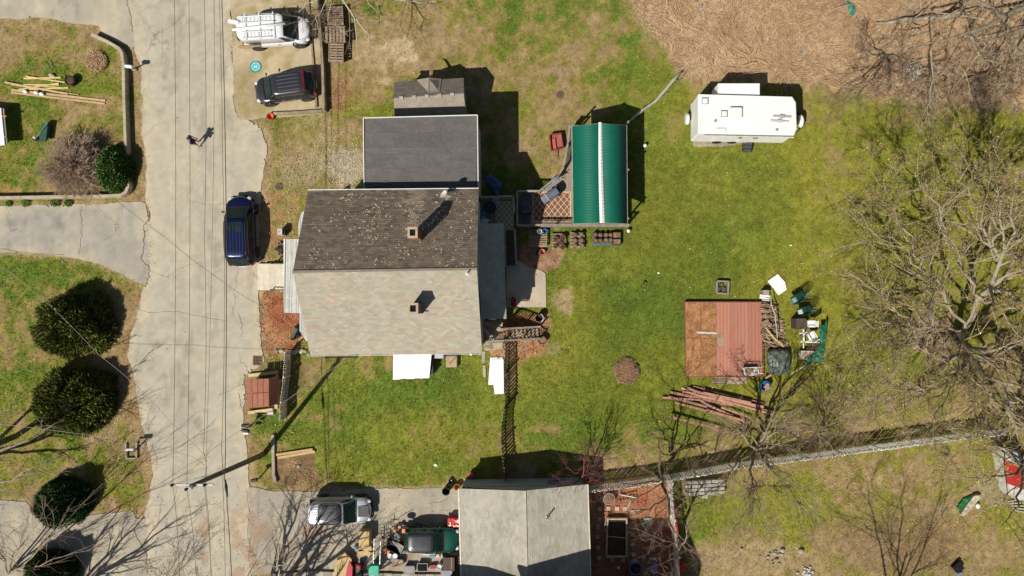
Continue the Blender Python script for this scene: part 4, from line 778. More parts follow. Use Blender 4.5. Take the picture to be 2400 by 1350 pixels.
b = MB(); walls(b, [(a.x + .1, a.y - .12), (b1.x - .1, b1.y - .12), (f.x - .1, f.y + .1), (e.x + .1, e.y + .1)][::-1], 0, 2.5); b.build('wall', GREYW, sh)
b = MB()
for k in range(5): b.box(P(1078 + k * 4.6, 213, 3.38) if False else P(940 + k * 30, 229.5 - k * 2, 3.38), (.25, .22, .02), rz=.05)
b.build('ridge_patch', mat('pale patch', (.42, .38, .33), .9), rr)
b = MB()
for k, dx in enumerate((-3, 0, 3)): b.beam(P(1009 + dx * .6, 186, 2.2), P(1012 + dx, 150 + k, 1.3), .09, .04)
lp = b.build('lumber_bundle', PINE, None); tag(lp, 'three pale boards poking out over the gable of the brown shed', 'boards')
# lower east roof over the back entry
z1, z2 = 3.5, 4.3
lr = thing('rear_porch', 'shaded grey shingled lean-to roof on the yard side of the big house', 'porch', tuple(P(1155, 640, 0)))
e0, e1_, e2_, e3 = P(1180, 523, z1), P(1187, 747, z1), P(1118, 747, z1 + .5), P(1112, 525, z2); mA = P(1125, 690, z2)
b = MB(); slab(b, e0, e1_, mA, e3, .1); slab(b, e1_, P(1128, 747, z1), mA, mA, .1); rl = flipfix(b.build('roof', mat('lean roof', (.25, .25, .22), .9), lr))
g3 = lambda i, n: [tuple(k * q for q in (.36, .37, .3)) for k in [random.uniform(.88, 1.1) for _ in range(n)]]
b = MB(); shingles(b, e1_, e0, e3, mA, 9, .3, g3, .014); b.build('shingle', ROOFA, rl, kind='stuff'); b = MB(); shingles(b, P(1128, 747, z1), e1_, mA, mA + Vector((.001, 0, 0)), 7, .3, g3, .014); b.build('shingle', ROOFA, rl, kind='stuff')
b = MB(); walls(b, [(e3.x, e0.y - .2), (e0.x - .2, e0.y - .2), (e1_.x - .2, e1_.y + .2), (e3.x, e1_.y + .2)][::-1], 0, 3.5); b.build('wall', SIDING, lr)
b = MB(); b.beam(P(1146, 748, 3.45), P(1163, 748, 3.45), .1, .1); b.build('gutter', TRIMW, lr)
# ---------------------------------------------------------------- garage (bottom) and the taller house south of it
gz, ze2, zr2 = 2.4, 2.15, 3.25
gar = thing('garage', 'low tan-shingled building with a grey end wall at the bottom edge', 'garage', tuple(P(1230, 1240, 0)))
a, d = P(1077, 1145, gz), P(1229, 1150, zr2); b2 = P(1376, 1135, ze2); s1, s2, s3 = P(1084, 1390, gz), P(1234, 1392, zr2), P(1384, 1390, ze2)
b = MB(); slab(b, a, s1, s2, d, .1); slab(b, b2, s3, s2, d, .1); gr = flipfix(b.build('roof', mat('garage deck', (.3, .28, .22), .9), gar))
def gcl(i, n):
    return [sc((.415, .39, .32), random.uniform(.9, 1.1) * (1 - 1.1 * max(0, fbm(np.array([j * 12.]), np.array([i * 14.]), 90, 130)[0] - .52))) for j in range(n)]
b = MB(); shingles(b, a, s1, s2, d, 30, .3, gcl, .016); b.build('shingle', ROOFA, gr, kind='stuff'); b = MB(); shingles(b, b2, s3, s2, d, 30, .3, gcl, .02); b.build('shingle', ROOFA, gr, kind='stuff')
b = MB(); b.beam(d + Vector((0, 0, .03)), s2 + Vector((0, 0, .03)), .22, .03); b.build('ridge_cap', mat('ridge pale', (.5, .46, .36), .9), gr)
b = MB(); b.beam(a + Vector((-.06, 0, 0)), s1 + Vector((-.06, 0, 0)), .1, .1); b.beam(b2 + Vector((.05, 0, 0)), s3 + Vector((.05, 0, 0)), .07, .08); b.build('fascia', mat('cream fascia', (.75, .7, .55), .6), gar)
w1 = [(a.x + .15, a.y + .02), (b2.x - .15, a.y + .16), (s3.x - .15, s3.y), (s1.x + .15, s1.y)]; b = MB(); walls(b, w1[::-1], 0, ze2); b.add([(w1[0][0], w1[0][1], ze2), (w1[1][0], w1[1][1], ze2), (d.x, (w1[0][1] + w1[1][1]) / 2, zr2 - .05)], [(0, 1, 2)]); b.build('wall', SIDG, gar)
b = MB()
for k in range(11): z = .18 + k * .19; b.box(((w1[0][0] + w1[1][0]) / 2, (w1[0][1] + w1[1][1]) / 2 + .025, z), (w1[1][0] - w1[0][0], .02, .17), rz=math.atan2(w1[1][1] - w1[0][1], w1[1][0] - w1[0][0]))
b.build('clapboard', SIDG, gar, kind='stuff'); window(gar, (P(1300, 1122, 1.3).x, (w1[0][1] + w1[1][1]) / 2 + .12, 1.35), 1.0, .8, (0, 1, 0), SIDG)
b = MB(); c = P(1283, 1212, 2.95); b.tube([c - Vector((0, 0, .2)), c + Vector((0, 0, .65))], .05, 10); b.lathe(c - Vector((0, 0, .12)), [(.18, 0), (.08, .12)], 12); b.build('vent_pipe', MET, gr)
nb = thing('neighbouring_house', 'taller house just below the picture that shades the garage roof and garden', 'house', (0, -24, 0))
def HX(px): return (px - NX) * PX
def HY(py): return -(py - NY) * PX
b = MB(); b.prism([(HX(1185), HY(1356)), (HX(1490), HY(1356)), (HX(1490), HY(1650)), (HX(1185), HY(1650))], 0, 5.5); b.prism([(HX(1030), HY(1372)), (HX(1184), HY(1372)), (HX(1184), HY(1650)), (HX(1030), HY(1650))], 0, 5.0); b.build('wall', SIDING, nb)
b = MB(); slab(b, (HX(1172), HY(1336), 5.6), (HX(1500), HY(1331), 5.6), (HX(1500), HY(1490), 8), (HX(1172), HY(1490), 8), .15); slab(b, (HX(1172), HY(1660), 5.6), (HX(1500), HY(1660), 5.6), (HX(1500), HY(1491), 8), (HX(1172), HY(1491), 8), .15); slab(b, (HX(1010), HY(1352), 5.1), (HX(1100), HY(1352), 5.5), (HX(1100), HY(1650), 5.5), (HX(1010), HY(1650), 5.1), .15); slab(b, (HX(1186), HY(1352), 5.1), (HX(1101), HY(1352), 5.5), (HX(1101), HY(1650), 5.5), (HX(1186), HY(1650), 5.1), .15); flipfix(b.build('roof', mat('dark roof', (.12, .11, .1), .9), nb))
# ---------------------------------------------------------------- the timber deck with its green canopy
DK = .75
deck = thing('deck', 'raised timber deck wrapping around the green canopy, with curved balustrade', 'deck', tuple(P(1360, 420, 0)))
dp = [(1212, 452), (1262, 452), (1304, 420), (1318, 398), (1330, 330), (1334, 303), (1468, 300), (1470, 532), (1212, 532)]
def clip_strip(poly, x0, x1):
    def half(pl, x, s):
        out = []
        for i in range(len(pl)):
            a, b = pl[i], pl[(i + 1) % len(pl)]; ia, ib = s * (a[0] - x) >= 0, s * (b[0] - x) >= 0
            if ia: out.append(a)
            if ia != ib: t = (x - a[0]) / (b[0] - a[0]); out.append((x, a[1] + t * (b[1] - a[1])))
        return out
    return half(half(poly, x0, 1), x1, -1)
DKP = mat('deck board', (.33, .27, .2), .85, c2=(.27, .22, .17), sc=4, var=.3, rnd=.16, bump=.2)
x = 1212
while x < 1470:
    q = clip_strip(dp, x, x + 4.4)
    if len(q) > 2: b = MB(); b.prism([xy(P(u, v, DK)) for u, v in q], DK - .04, DK); b.build('deck_board', DKP, deck)
    x += 4.8
b = MB()
for i in range(len(dp)): b.beam(P(*dp[i], DK - .16), P(*dp[(i + 1) % len(dp)], DK - .16), .05, .22)
b.build('rim_joist', DARKW, deck)
def railing(parent, pts, h, gap, post_every=3, m=GREYW, bal='baluster', nm='handrail', bw=.045, zl=None):
    """pts: list of 3-D points along the foot"""
    pts = [Vector(p) for p in pts]; b = MB(); up = Vector((0, 0, h))
    for i in range(len(pts) - 1): b.beam(pts[i] + up, pts[i + 1] + up, .13, .045)
    b.build(nm, m, parent); b = MB()
    for i in range(len(pts) - 1): b.beam(pts[i] + Vector((0, 0, .1)), pts[i + 1] + Vector((0, 0, .1)), .045, .06)
    b.build('bottom_rail', m, parent); pm = MB(); pm.box((0, 0, h / 2 + .03), (.1, .1, h + .06)); pme = pm.mesh('post', m); bm_ = MB(); bm_.box((0, 0, h / 2), (bw, bw, h - .04)); bme = bm_.mesh(bal, m)
    for p in pts: inst('post', pme, parent, p)
    for i in range(len(pts) - 1):
        L_ = (pts[i + 1] - pts[i]).length; n = max(1, int(L_ / gap)); an = math.atan2((pts[i + 1] - pts[i]).y, (pts[i + 1] - pts[i]).x)
        for k in range(1, n): inst(bal, bme, parent, pts[i].lerp(pts[i + 1], k / n), (0, 0, an))
rl_ = thing('balustrade', 'weathered grey balustrade curving along the open left side of the canopy deck', 'railing', tuple(P(1320, 400, DK))); railing(rl_, [P(u, v, DK) for u, v in ((1352, 304), (1333, 304), (1329, 345), (1319, 398), (1306, 420), (1285, 436), (1264, 453))], .95, .16)
rl_ = thing('balustrade', 'weathered grey balustrade along the bottom edge of the canopy deck above the potted plants', 'railing', tuple(P(1360, 532, DK))); railing(rl_, [P(u, v, DK) for u, v in ((1243, 531), (1300, 531), (1345, 531), (1400, 531), (1468, 531))], .95, .15)
rl_ = thing('balustrade', 'grey balustrade around the black covered table at the left end of the canopy deck', 'railing', tuple(P(1214, 480, DK))); railing(rl_, [P(u, v, DK) for u, v in ((1262, 453), (1213, 453), (1213, 500), (1213, 531), (1243, 532))], .95, .17)
can = thing('canopy', 'green corrugated metal canopy with a white ridge strip over the deck', 'canopy', tuple(P(1405, 410, 0)))
cz, cr = 2.95, 3.75
ca = [P(1341, 296, cz), P(1407, 289, cr), P(1468, 294, cz), P(1470, 524, cz), P(1412, 522, cr), P(1344, 524, cz)]
GRN = mat('green enamelled metal', (.004, .125, .08), .55, var=.12, sc=1, fine=3); b = MB()
for s, (l0, r0, l1, r1) in enumerate(((ca[0], ca[1], ca[5], ca[4]), (ca[1], ca[2], ca[4], ca[3]))):
    n = 62 * 4; vs = []
    for i in range(n + 1):
        t = i / n; z = math.sin(t * 62 * 2 * math.pi) * .011; vs += [l0.lerp(l1, t) + Vector((0, 0, z)), r0.lerp(r1, t) + Vector((0, 0, z))]
    b.add(vs, [(2 * i, 2 * i + 2, 2 * i + 3, 2 * i + 1) for i in range(n)])
o = b.build('roof_sheet', GRN, can, smooth=True); o.modifiers.new('s', 'SOLIDIFY').thickness = .01
b = MB(); rc0, rc1 = ca[1] + Vector((0, .06, .06)), ca[4] + Vector((0, -.02, .06)); n = 60; vs = []
for i in range(n + 1):
    t = i / n; c = rc0.lerp(rc1, t); w = .11 + .05 * t; z = .012 * math.sin(i * 3.1); x_ = -.04 * math.sin(t * 3); vs += [c + Vector((-w + x_, 0, -.09 + z)), c + Vector((x_, 0, z)), c + Vector((w + x_, 0, -.09 + z))]
b.add(vs, [(3 * i + k, 3 * i + 3 + k, 3 * i + 4 + k, 3 * i + 1 + k) for i in range(n) for k in range(2)]); b.build('ridge_strip', WHITE, can)
b = MB()
for q in ((1345, 302), (1345, 520), (1466, 302), (1466, 520), (1466, 410), (1345, 410)): c = P(*q, 1); b.box((c.x * .99, c.y, (cz + DK) / 2), (.1, .1, cz - DK))
b.build('post', GREYW, can); b = MB()
for l, r in ((ca[0], ca[5]), (ca[2], ca[3])): b.beam(l - Vector((0, 0, .09)), r - Vector((0, 0, .09)), .09, .12)
for k in range(6): t = k / 5; b.beam(ca[0].lerp(ca[5], t) - Vector((0, 0, .06)), ca[1].lerp(ca[4], t) - Vector((0, 0, .06)), .04, .08); b.beam(ca[1].lerp(ca[4], t) - Vector((0, 0, .06)), ca[2].lerp(ca[3], t) - Vector((0, 0, .06)), .04, .08)
b.build('rafter', GREYW, can)
# rugs
c = (P(1248, 449, DK) + P(1338, 521, DK)) / 2; hx, hy = (P(1338, 0, DK).x - P(1248, 0, DK).x) / 2, (P(0, 449, DK).y - P(0, 521, DK).y) / 2
b = MB(); b.box((c.x, c.y, DK + .012), (2 * hx, 2 * hy, .018)); o = b.build('outdoor_rug', lattice_mat('brown rug', (.2, .085, .055), (.62, .5, .3), .42, .055, .07, hx, hy)); tag(o, 'brown outdoor rug with a cream diamond lattice on the sunny deck', 'rug')
DK2 = 1.25
d2 = thing('back_landing', 'shaded back landing with a handrail between the big house and the canopy deck', 'landing', tuple(P(1165, 500, 0)))
x = 1126
while x < 1206: b = MB(); b.prism([xy(P(u, v, DK2)) for u, v in ((x, 465), (min(x + 4.4, 1206), 465), (min(x + 4.4, 1206), 541), (x, 541))], DK2 - .04, DK2); b.build('deck_board', DKP, d2); x += 4.8
railing(d2, [P(1126, 467, DK2), P(1165, 466, DK2), P(1204, 465, DK2), P(1206, 500, DK2)], .95, .17)
c = P(1182, 505, DK2); hx, hy = .68, 1.05; b = MB(); b.box((c.x, c.y, DK2 + .012), (2 * hx, 2 * hy, .018)); o = b.build('outdoor_rug', lattice_mat('cream rug', (.5, .46, .28), (.13, .11, .06), .34, .07, .05, hx, hy)); tag(o, 'cream rug with a dark diamond lattice in the shade of the back landing', 'rug')
def steps(label, a0, a1, b0, b1, z0, z1, n, m=DARKW, rail=None, gap=.7, name='stairs'):
    """a0-a1 top edge, b0-b1 bottom edge (map coordinates)"""
    t_ = thing(name, label, 'stairs', tuple((P(*a0) + P(*b1)) / 2))
    for k in range(n):
        u, v = k / n, (k + gap) / n; z = z0 + (z1 - z0) * (k + .5) / n; L_ = lambda p, q, t: (p[0] + (q[0] - p[0]) * t, p[1] + (q[1] - p[1]) * t); b = MB()
        b.prism([xy(P(*L_(a0, b0, u), z)), xy(P(*L_(a1, b1, u), z)), xy(P(*L_(a1, b1, v), z)), xy(P(*L_(a0, b0, v), z))], z - .04, z); b.build('tread', m, t_)
    b = MB()
    for p, q in ((a0, b0), (a1, b1)): b.beam(P(*p, z0 - .15), P(*q, z1 - .1), .05, .25)
    b.build('stringer', m, t_)
    if rail:
        for p, q in ((a0, b0), (a1, b1)): railing(t_, [P(*p, z0), P(*[(p[i] + q[i]) / 2 for i in (0, 1)], (z0 + z1) / 2), P(*q, z1)], .9, .2, m=rail)
    return t_
steps('dark timber staircase dropping from the back landing to the shaded patio', (1184, 541), (1207, 541), (1186, 624), (1211, 624), DK2, .05, 10, DARKW, GREYW, .86)
steps('short dark timber flight joining the back landing to the canopy deck', (1211, 503), (1211, 530), (1244, 503), (1244, 530), DK2 - .1, DK, 4, DARKW, None, .9)
# south-east stoop and stairs
st = thing('stoop', 'small weathered landing at the lower right corner of the big house', 'landing', tuple(P(1155, 780, 0)))
for k in range(11): y0 = 752 + k * 4.5; b = MB(); b.prism([xy(P(1132, y0, 1.3)), xy(P(1178, y0, 1.3)), xy(P(1178, y0 + 4.1, 1.3)), xy(P(1132, y0 + 4.1, 1.3))], 1.26, 1.3); b.build('deck_board', mat('tan deck', (.42, .33, .22), .85, rnd=.15), st)
railing(st, [P(1135, 800, 1.3), P(1178, 797, 1.3)], .9, .15); railing(st, [P(1133, 752, 1.3), P(1176, 770, 1.3)], .9, .4)
steps('open timber steps with slatted rails running from the corner landing down to the mulch', (1180, 770), (1180, 797), (1265, 765), (1265, 792), 1.3, .1, 9, mat('tan tread', (.42, .33, .22), .85, rnd=.15), GREYW, .66)
# front ramp steps by the street
sp = thing('front_steps', 'broad pale wooden front steps between the parked blue car and the porch', 'steps', tuple(P(636, 648, 0)))
FRS = mat('bleached board', (.66, .6, .46), .7, var=.2, rnd=.08)
for k in range(5): x0 = 604 + k * 13.4; z = .18 + k * .12; b = MB(); b.prism([xy(P(x0, 618, z)), xy(P(x0 + 13.2, 618, z)), xy(P(x0 + 13.2, 680, z)), xy(P(x0, 680, z))], 0 if k else .02, z); b.build('step', FRS, sp)
for k in (0, 1):
    y_ = (679, 618)[k]; b = MB(); b.beam(P(640, y_, .8), P(668, y_, 1.1), .06, .06)
    for x_ in (640, 667): b.box(P(x_, y_, .45), (.08, .08, .9))
    b.build('handrail', DARKW, sp)
# ---------------------------------------------------------------- low walls, kerbs, edging
def wall_line(name, label, cat, pts, w, z0, h, m, seg, pname='block', gap=.015, group=None):
    t = thing(name, label, cat, tuple(P(*pts[len(pts) // 2])), 0, group); q = [Vector(P(*p, 0)) for p in pts]
    for i in range(len(q) - 1):
        L_ = (q[i + 1] - q[i]).length; n = max(1, round(L_ / seg)); d = (q[i + 1] - q[i]) / L_
        for k in range(n):
            a, c = q[i] + d * (L_ * k / n + gap / 2), q[i] + d * (L_ * (k + 1) / n - gap / 2 + (.06 if k == n - 1 else 0)); b = MB(); hh = h + random.uniform(-.012, .012); z = z0 + hh / 2; b.beam(a + Vector((0, 0, z)), c + Vector((0, 0, z)), w * random.uniform(.96, 1.04), hh); b.build(pname, m, t, bevel=.015)
    return t
wall_line('retaining_wall', 'long low concrete wall bending around the upper left lawn', 'wall', [(224, 86), (262, 104), (288, 119), (295, 132), (298, 150), (300, 240), (303, 330), (307, 400), (309, 440), (304, 453), (292, 460), (250, 462), (120, 464), (0, 466), (-80, 467)], .21, -.1, .62, CONC, 1.6)
wall_line('timber_wall', 'long railway-sleeper wall along the right side of the sandy parking bay', 'wall', [(741, -60), (748, 10), (755, 80), (761, 170), (764, 262)], .2, -.1, .62, TIMB, 2.4, 'timber')
wall_line('wheel_stop', 'inner row of old timbers lying across the heads of the parking spaces', 'timber', [(719, -60), (724, 10), (731, 100), (738, 180), (743, 250)], .14, 0, .16, TIMB, 2.2, 'timber')
wall_line('timber_edging', 'grey timbers closing the bottom of the parking bay beside the orange tub', 'timber', [(643, 268), (676, 267), (766, 261)], .2, -.05, .3, TIMB, 2.6, 'timber')
wall_line('timber_edging', 'grey timber edging dividing the verge from the leafy garden plot', 'timber', [(641, 1018), (642, 1060), (643, 1110), (648, 1128)], .2, -.05, .25, GREYW, 1.4, 'timber')
t = thing('stone_edging', 'row of pale stones closing the red mulch bed above the picket fence', 'stones', tuple(P(680, 828)))
for k in range(13): b = MB(); c = P(650 + k * 6 + random.uniform(-2, 2), 826 + random.uniform(-4, 5), .06); b.ball(c, random.uniform(.1, .17), 8, 5, (1.2, 1, .7)); b.build('stone', STONE, t)
# ---------------------------------------------------------------- fences
def picket_fence(name, label, pts, h, gap, pw, m, postgap, cap=True, th=.02, depth=.03, rails=(.2, .85)):
    t = thing(name, label, 'fence', tuple(P(*pts[0]))); q = [P(*p) for p in pts]; b = MB(); pk_ = MB(); pk_.box((0, 0, h / 2), (pw, th, h)); pkm = pk_.mesh('picket', m); pp = MB(); pp.box((0, 0, h / 2 + .04), (.11, .11, h + .08))
    if cap: pp.lathe((0, 0, h + .06), [(.085, 0), (.085, .04), (.01, .1)], 4)
    ppm = pp.mesh('post', m); acc = 0; pa = 0
    for i in range(len(q) - 1):
        d = q[i + 1] - q[i]; L_ = d.length; an = math.atan2(d.y, d.x); u = d / L_; nrm = Vector((-u.y, u.x, 0)) * (depth + th / 2)
        
        s = -acc
        while s < L_:
            if s >= 0: inst('picket', pkm, t, q[i] + u * s - nrm, (random.uniform(-.02, .02), random.uniform(-.02, .02), an + random.uniform(-.03, .03)))
            s += gap
        acc = L_ - (s - gap); acc = acc if acc < gap else 0; s = -pa
        while s < L_:
            if s >= 0: inst('post', ppm, t, q[i] + u * s, (0, 0, an))
            s += postgap
        pa = L_ - (s - postgap)
    for z in rails:
        b = MB()
        for i in range(len(q) - 1): b.beam(q[i] + Vector((0, 0, z * h)), q[i + 1] + Vector((0, 0, z * h)), .05, .08)
        b.build('rail', m, t)
    return t
def base_of(top, h): return [((px - NX) * (HC - h) / HC + NX, (py - NY) * (HC - h) / HC + NY) for px, py in top]
fv = mat('white vinyl', (.76, .75, .69), .5, var=.1)
picket_fence('picket_fence', 'long white picket fence running from the garage to the right edge of the picture', base_of([(1378, 1153), (1500, 1138), (1640, 1114), (1722, 1098), (1880, 1078), (2060, 1054), (2240, 1031), (2400, 1012), (2480, 1003)], 1.75), 1.75, .165, .08, fv, 2.5, th=.05)
picket_fence('picket_fence', 'white picket fence branching down the right side of the mulched garden', base_of([(1577, 1133), (1579, 1180), (1584, 1240), (1591, 1290), (1596, 1400)], 1.75), 1.75, .165, .08, fv, 2.5, th=.05)
picket_fence('picket_fence', 'dark weathered picket fence crossing the lawn below the corner steps, throwing a striped shadow', [(1188, 793), (1187, 850), (1187, 900), (1187, 942), (1182, 970), (1178, 1000), (1180, 1060), (1188, 1118)], 1.5, .25, .14, mat('dark picket', (.15, .115, .08), .9, var=.3, rnd=.2), 2.4, False, th=.03)
picket_fence('picket_fence', 'short silvery picket fence between the small red shed and the lawn', base_of([(668, 826), (667, 870), (662, 915), (658, 950), (657, 985)], 1.3), 1.3, .14, .085, mat('silver pickets', (.55, .5, .42), .9, var=.25, rnd=.2), 1.7, False, th=.05)
lg = thing('driftwood_log', 'bleached bare log lying from the deck canopy up to the reed edge', 'log', tuple(P(1540, 228)))
b = MB(); b.tube([P(*q) for q in ((1462, 296, 1.2), (1500, 262, .9), (1535, 238, .6), (1560, 210, .45), (1578, 188, .35), (1597, 168, .3))], [.05, .08, .1, .12, .12, .07], 8); b.build('trunk', BIRCH, lg, smooth=True); b = MB(); b.tube([P(1500, 266, .7), P(1530, 244, .45), P(1565, 218, .3)], [.03, .05, .03], 6); b.tube([P(1578, 188, .4), P(1590, 190, .3), P(1604, 172, .6)], [.05, .04, .02], 6); b.build('limb', BARK, lg)
# ---------------------------------------------------------------- street pole and wires
PW = mat('utility pole wood', (.2, .165, .105), .9, c2=(.14, .115, .08), sc=3, var=.3, bump=.3, stretch=(1, 1, .2))
pole = thing('utility_pole', 'tall leaning wooden utility pole rising over the street with a pale crossarm', 'utility pole', tuple(P(622, 1063)))
pt = P(447, 1140, 10.4); pb = P(622, 1063, -.3); b = MB(); b.tube([pb, pb.lerp(pt, .5), pt], [.19, .16, .125], 12); b.build('pole', PW, pole, smooth=True)
b = MB(); b.beam(P(403, 1136, 10.2), P(501, 1136, 10.2), .1, .12); arm = b.build('crossarm', mat('bleached crossarm', (.6, .58, .53), .8, var=.15), pole); b = MB(); ins = [(405, 1136), (438, 1146), (481, 1136)]
for q in ins: b.lathe(P(*q, 10.26), [(.05, 0), (.09, .05), (.05, .1), (.09, .14), (.03, .22)], 10)
b.build('insulator', BLACKP, arm); b = MB(); b.beam(P(449, 1141, 10.1), P(437, 1146, 10.2), .05, .05); b.build('bracket', DKMET, pole)
b = MB(); b.lathe(P(450, 1141, 10.35), [(.11, 0), (.13, .1), (.1, .2), (.02, .24)], 12); b.build('pole_cap', MET, pole)
def wire(label, pts, r=.012, sag=.25, m=None, group='overhead wires along the street'):
    q = []
    for i in range(len(pts) - 1):
        a, c = P(*pts[i]), P(*pts[i + 1])
        for k in range(10): t = k / 10; q.append(a.lerp(c, t) - Vector((0, 0, sag * 4 * t * (1 - t))))
    q.append(P(*pts[-1])); b = MB(); b.tube(q, r, 5); tag(b.build('wire', m or mat('cable', (.07, .06, .05), .7)), label, 'wire', group)
CO = mat('tan cable', (.25, .15, .07), .7)
wire('leftmost overhead wire along the street, meeting the left end of the crossarm', [(408, -60, 10.4), (405, 1136, 10.42), (420, 1420, 10.2)])
wire('second overhead wire from the left along the street', [(442, -60, 10.4), (438, 1146, 10.42), (462, 1420, 10.2)])
wire('third overhead wire from the left, meeting the right end of the crossarm', [(477, -60, 10.2), (479, 560, 9.9), (477, 1060, 9.6), (481, 1136, 10.42), (494, 1420, 10.2)])
wire('fourth overhead wire from the left, slanting to the pole', [(501, -60, 9), (500, 400, 8.8), (483, 1070, 8.7), (478, 1128, 9), (500, 1420, 8.8)], .012, .1, CO)
wire('thin tan wire left of the thick cable', [(512, -60, 8), (522, 400, 7.8), (526, 700, 7.7), (519, 1060, 7.5), (522, 1130, 7.6), (528, 1420, 7.5)], .016, .1, CO)
wire('thickest overhead cable nearest the parked cars', [(518, -60, 7.4), (530, 500, 7.2), (528, 980, 7), (526, 1125, 7), (532, 1180, 7), (545, 1420, 7)], .024, .1)
b = MB(); b.tube([P(528, 1124, 7), P(530, 1140, 6.95), P(533, 1165, 6.95)], [.03, .09, .04], 8); tag(b.build('splice_case', BLACKP), 'black splice case hanging on the thick cable by the pole', 'cable case')
SD = 'service wires leading from the pole to the houses'; PV = mat('pale cable', (.34, .33, .3), .6)
wire('service wire running up and left from the pole over the largest yew', [(478, 1066, 8.8), (400, 990, 8.2), (320, 905, 7.8), (232, 832, 7.5), (100, 700, 7), (-80, 560, 7)], .012, .1, PV, SD)
wire('service wire running left from the pole over the second yew', [(478, 1090, 8.8), (450, 1070, 8.6), (300, 1035, 8), (150, 1012, 7.6), (-80, 985, 7)], .012, .08, PV, SD)
wire('curved service wire from the pole past the red shed to the big house', [(482, 1068, 8.6), (498, 1052, 8.4), (530, 1030, 8), (572, 1003, 7.6), (640, 960, 7.2), (700, 918, 6.8), (800, 850, 6.2), (840, 832, 5.6)], .014, .05, PV, SD)
# ---------------------------------------------------------------- vehicles
def paint(n, c, metal=.3, r=.3, var=.04): return mat(n, c, r, var=var, sc=1.2, fine=8, metal=metal, coat=.8, spec=.5)
def loft(b, rings, caps=True):
    n = len(rings[0]); vs = [p for r in rings for p in r]; fs = [(i * n + k, (i + 1) * n + k, (i + 1) * n + (k + 1) % n, i * n + (k + 1) % n) for i in range(len(rings) - 1) for k in range(n)]
    if caps: fs += [tuple(range(n)), tuple(range((len(rings) - 1) * n, len(rings) * n))[::-1]]
    b.add(vs, fs)
def patch(b, p00, p10, p11, p01, i0=.06, i1=.06, j0=.1, j1=.1, off=.012, n=4, bulge=0):
    p00, p10, p11, p01 = map(Vector, (p00, p10, p11, p01)); nr = (p10 - p00).cross(p01 - p00).normalized(); vs = []
    for j in range(n + 1):
        for i in range(n + 1):
            u = i0 + (1 - i0 - i1) * i / n; v = j0 + (1 - j0 - j1) * j / n; vs.append(p00.lerp(p10, u).lerp(p01.lerp(p11, u), v) + nr * (off + bulge * math.sin(math.pi * u) ** .6))
    b.add(vs, [(j * (n + 1) + i, j * (n + 1) + i + 1, (j + 1) * (n + 1) + i + 1, (j + 1) * (n + 1) + i) for j in range(n) for i in range(n)])
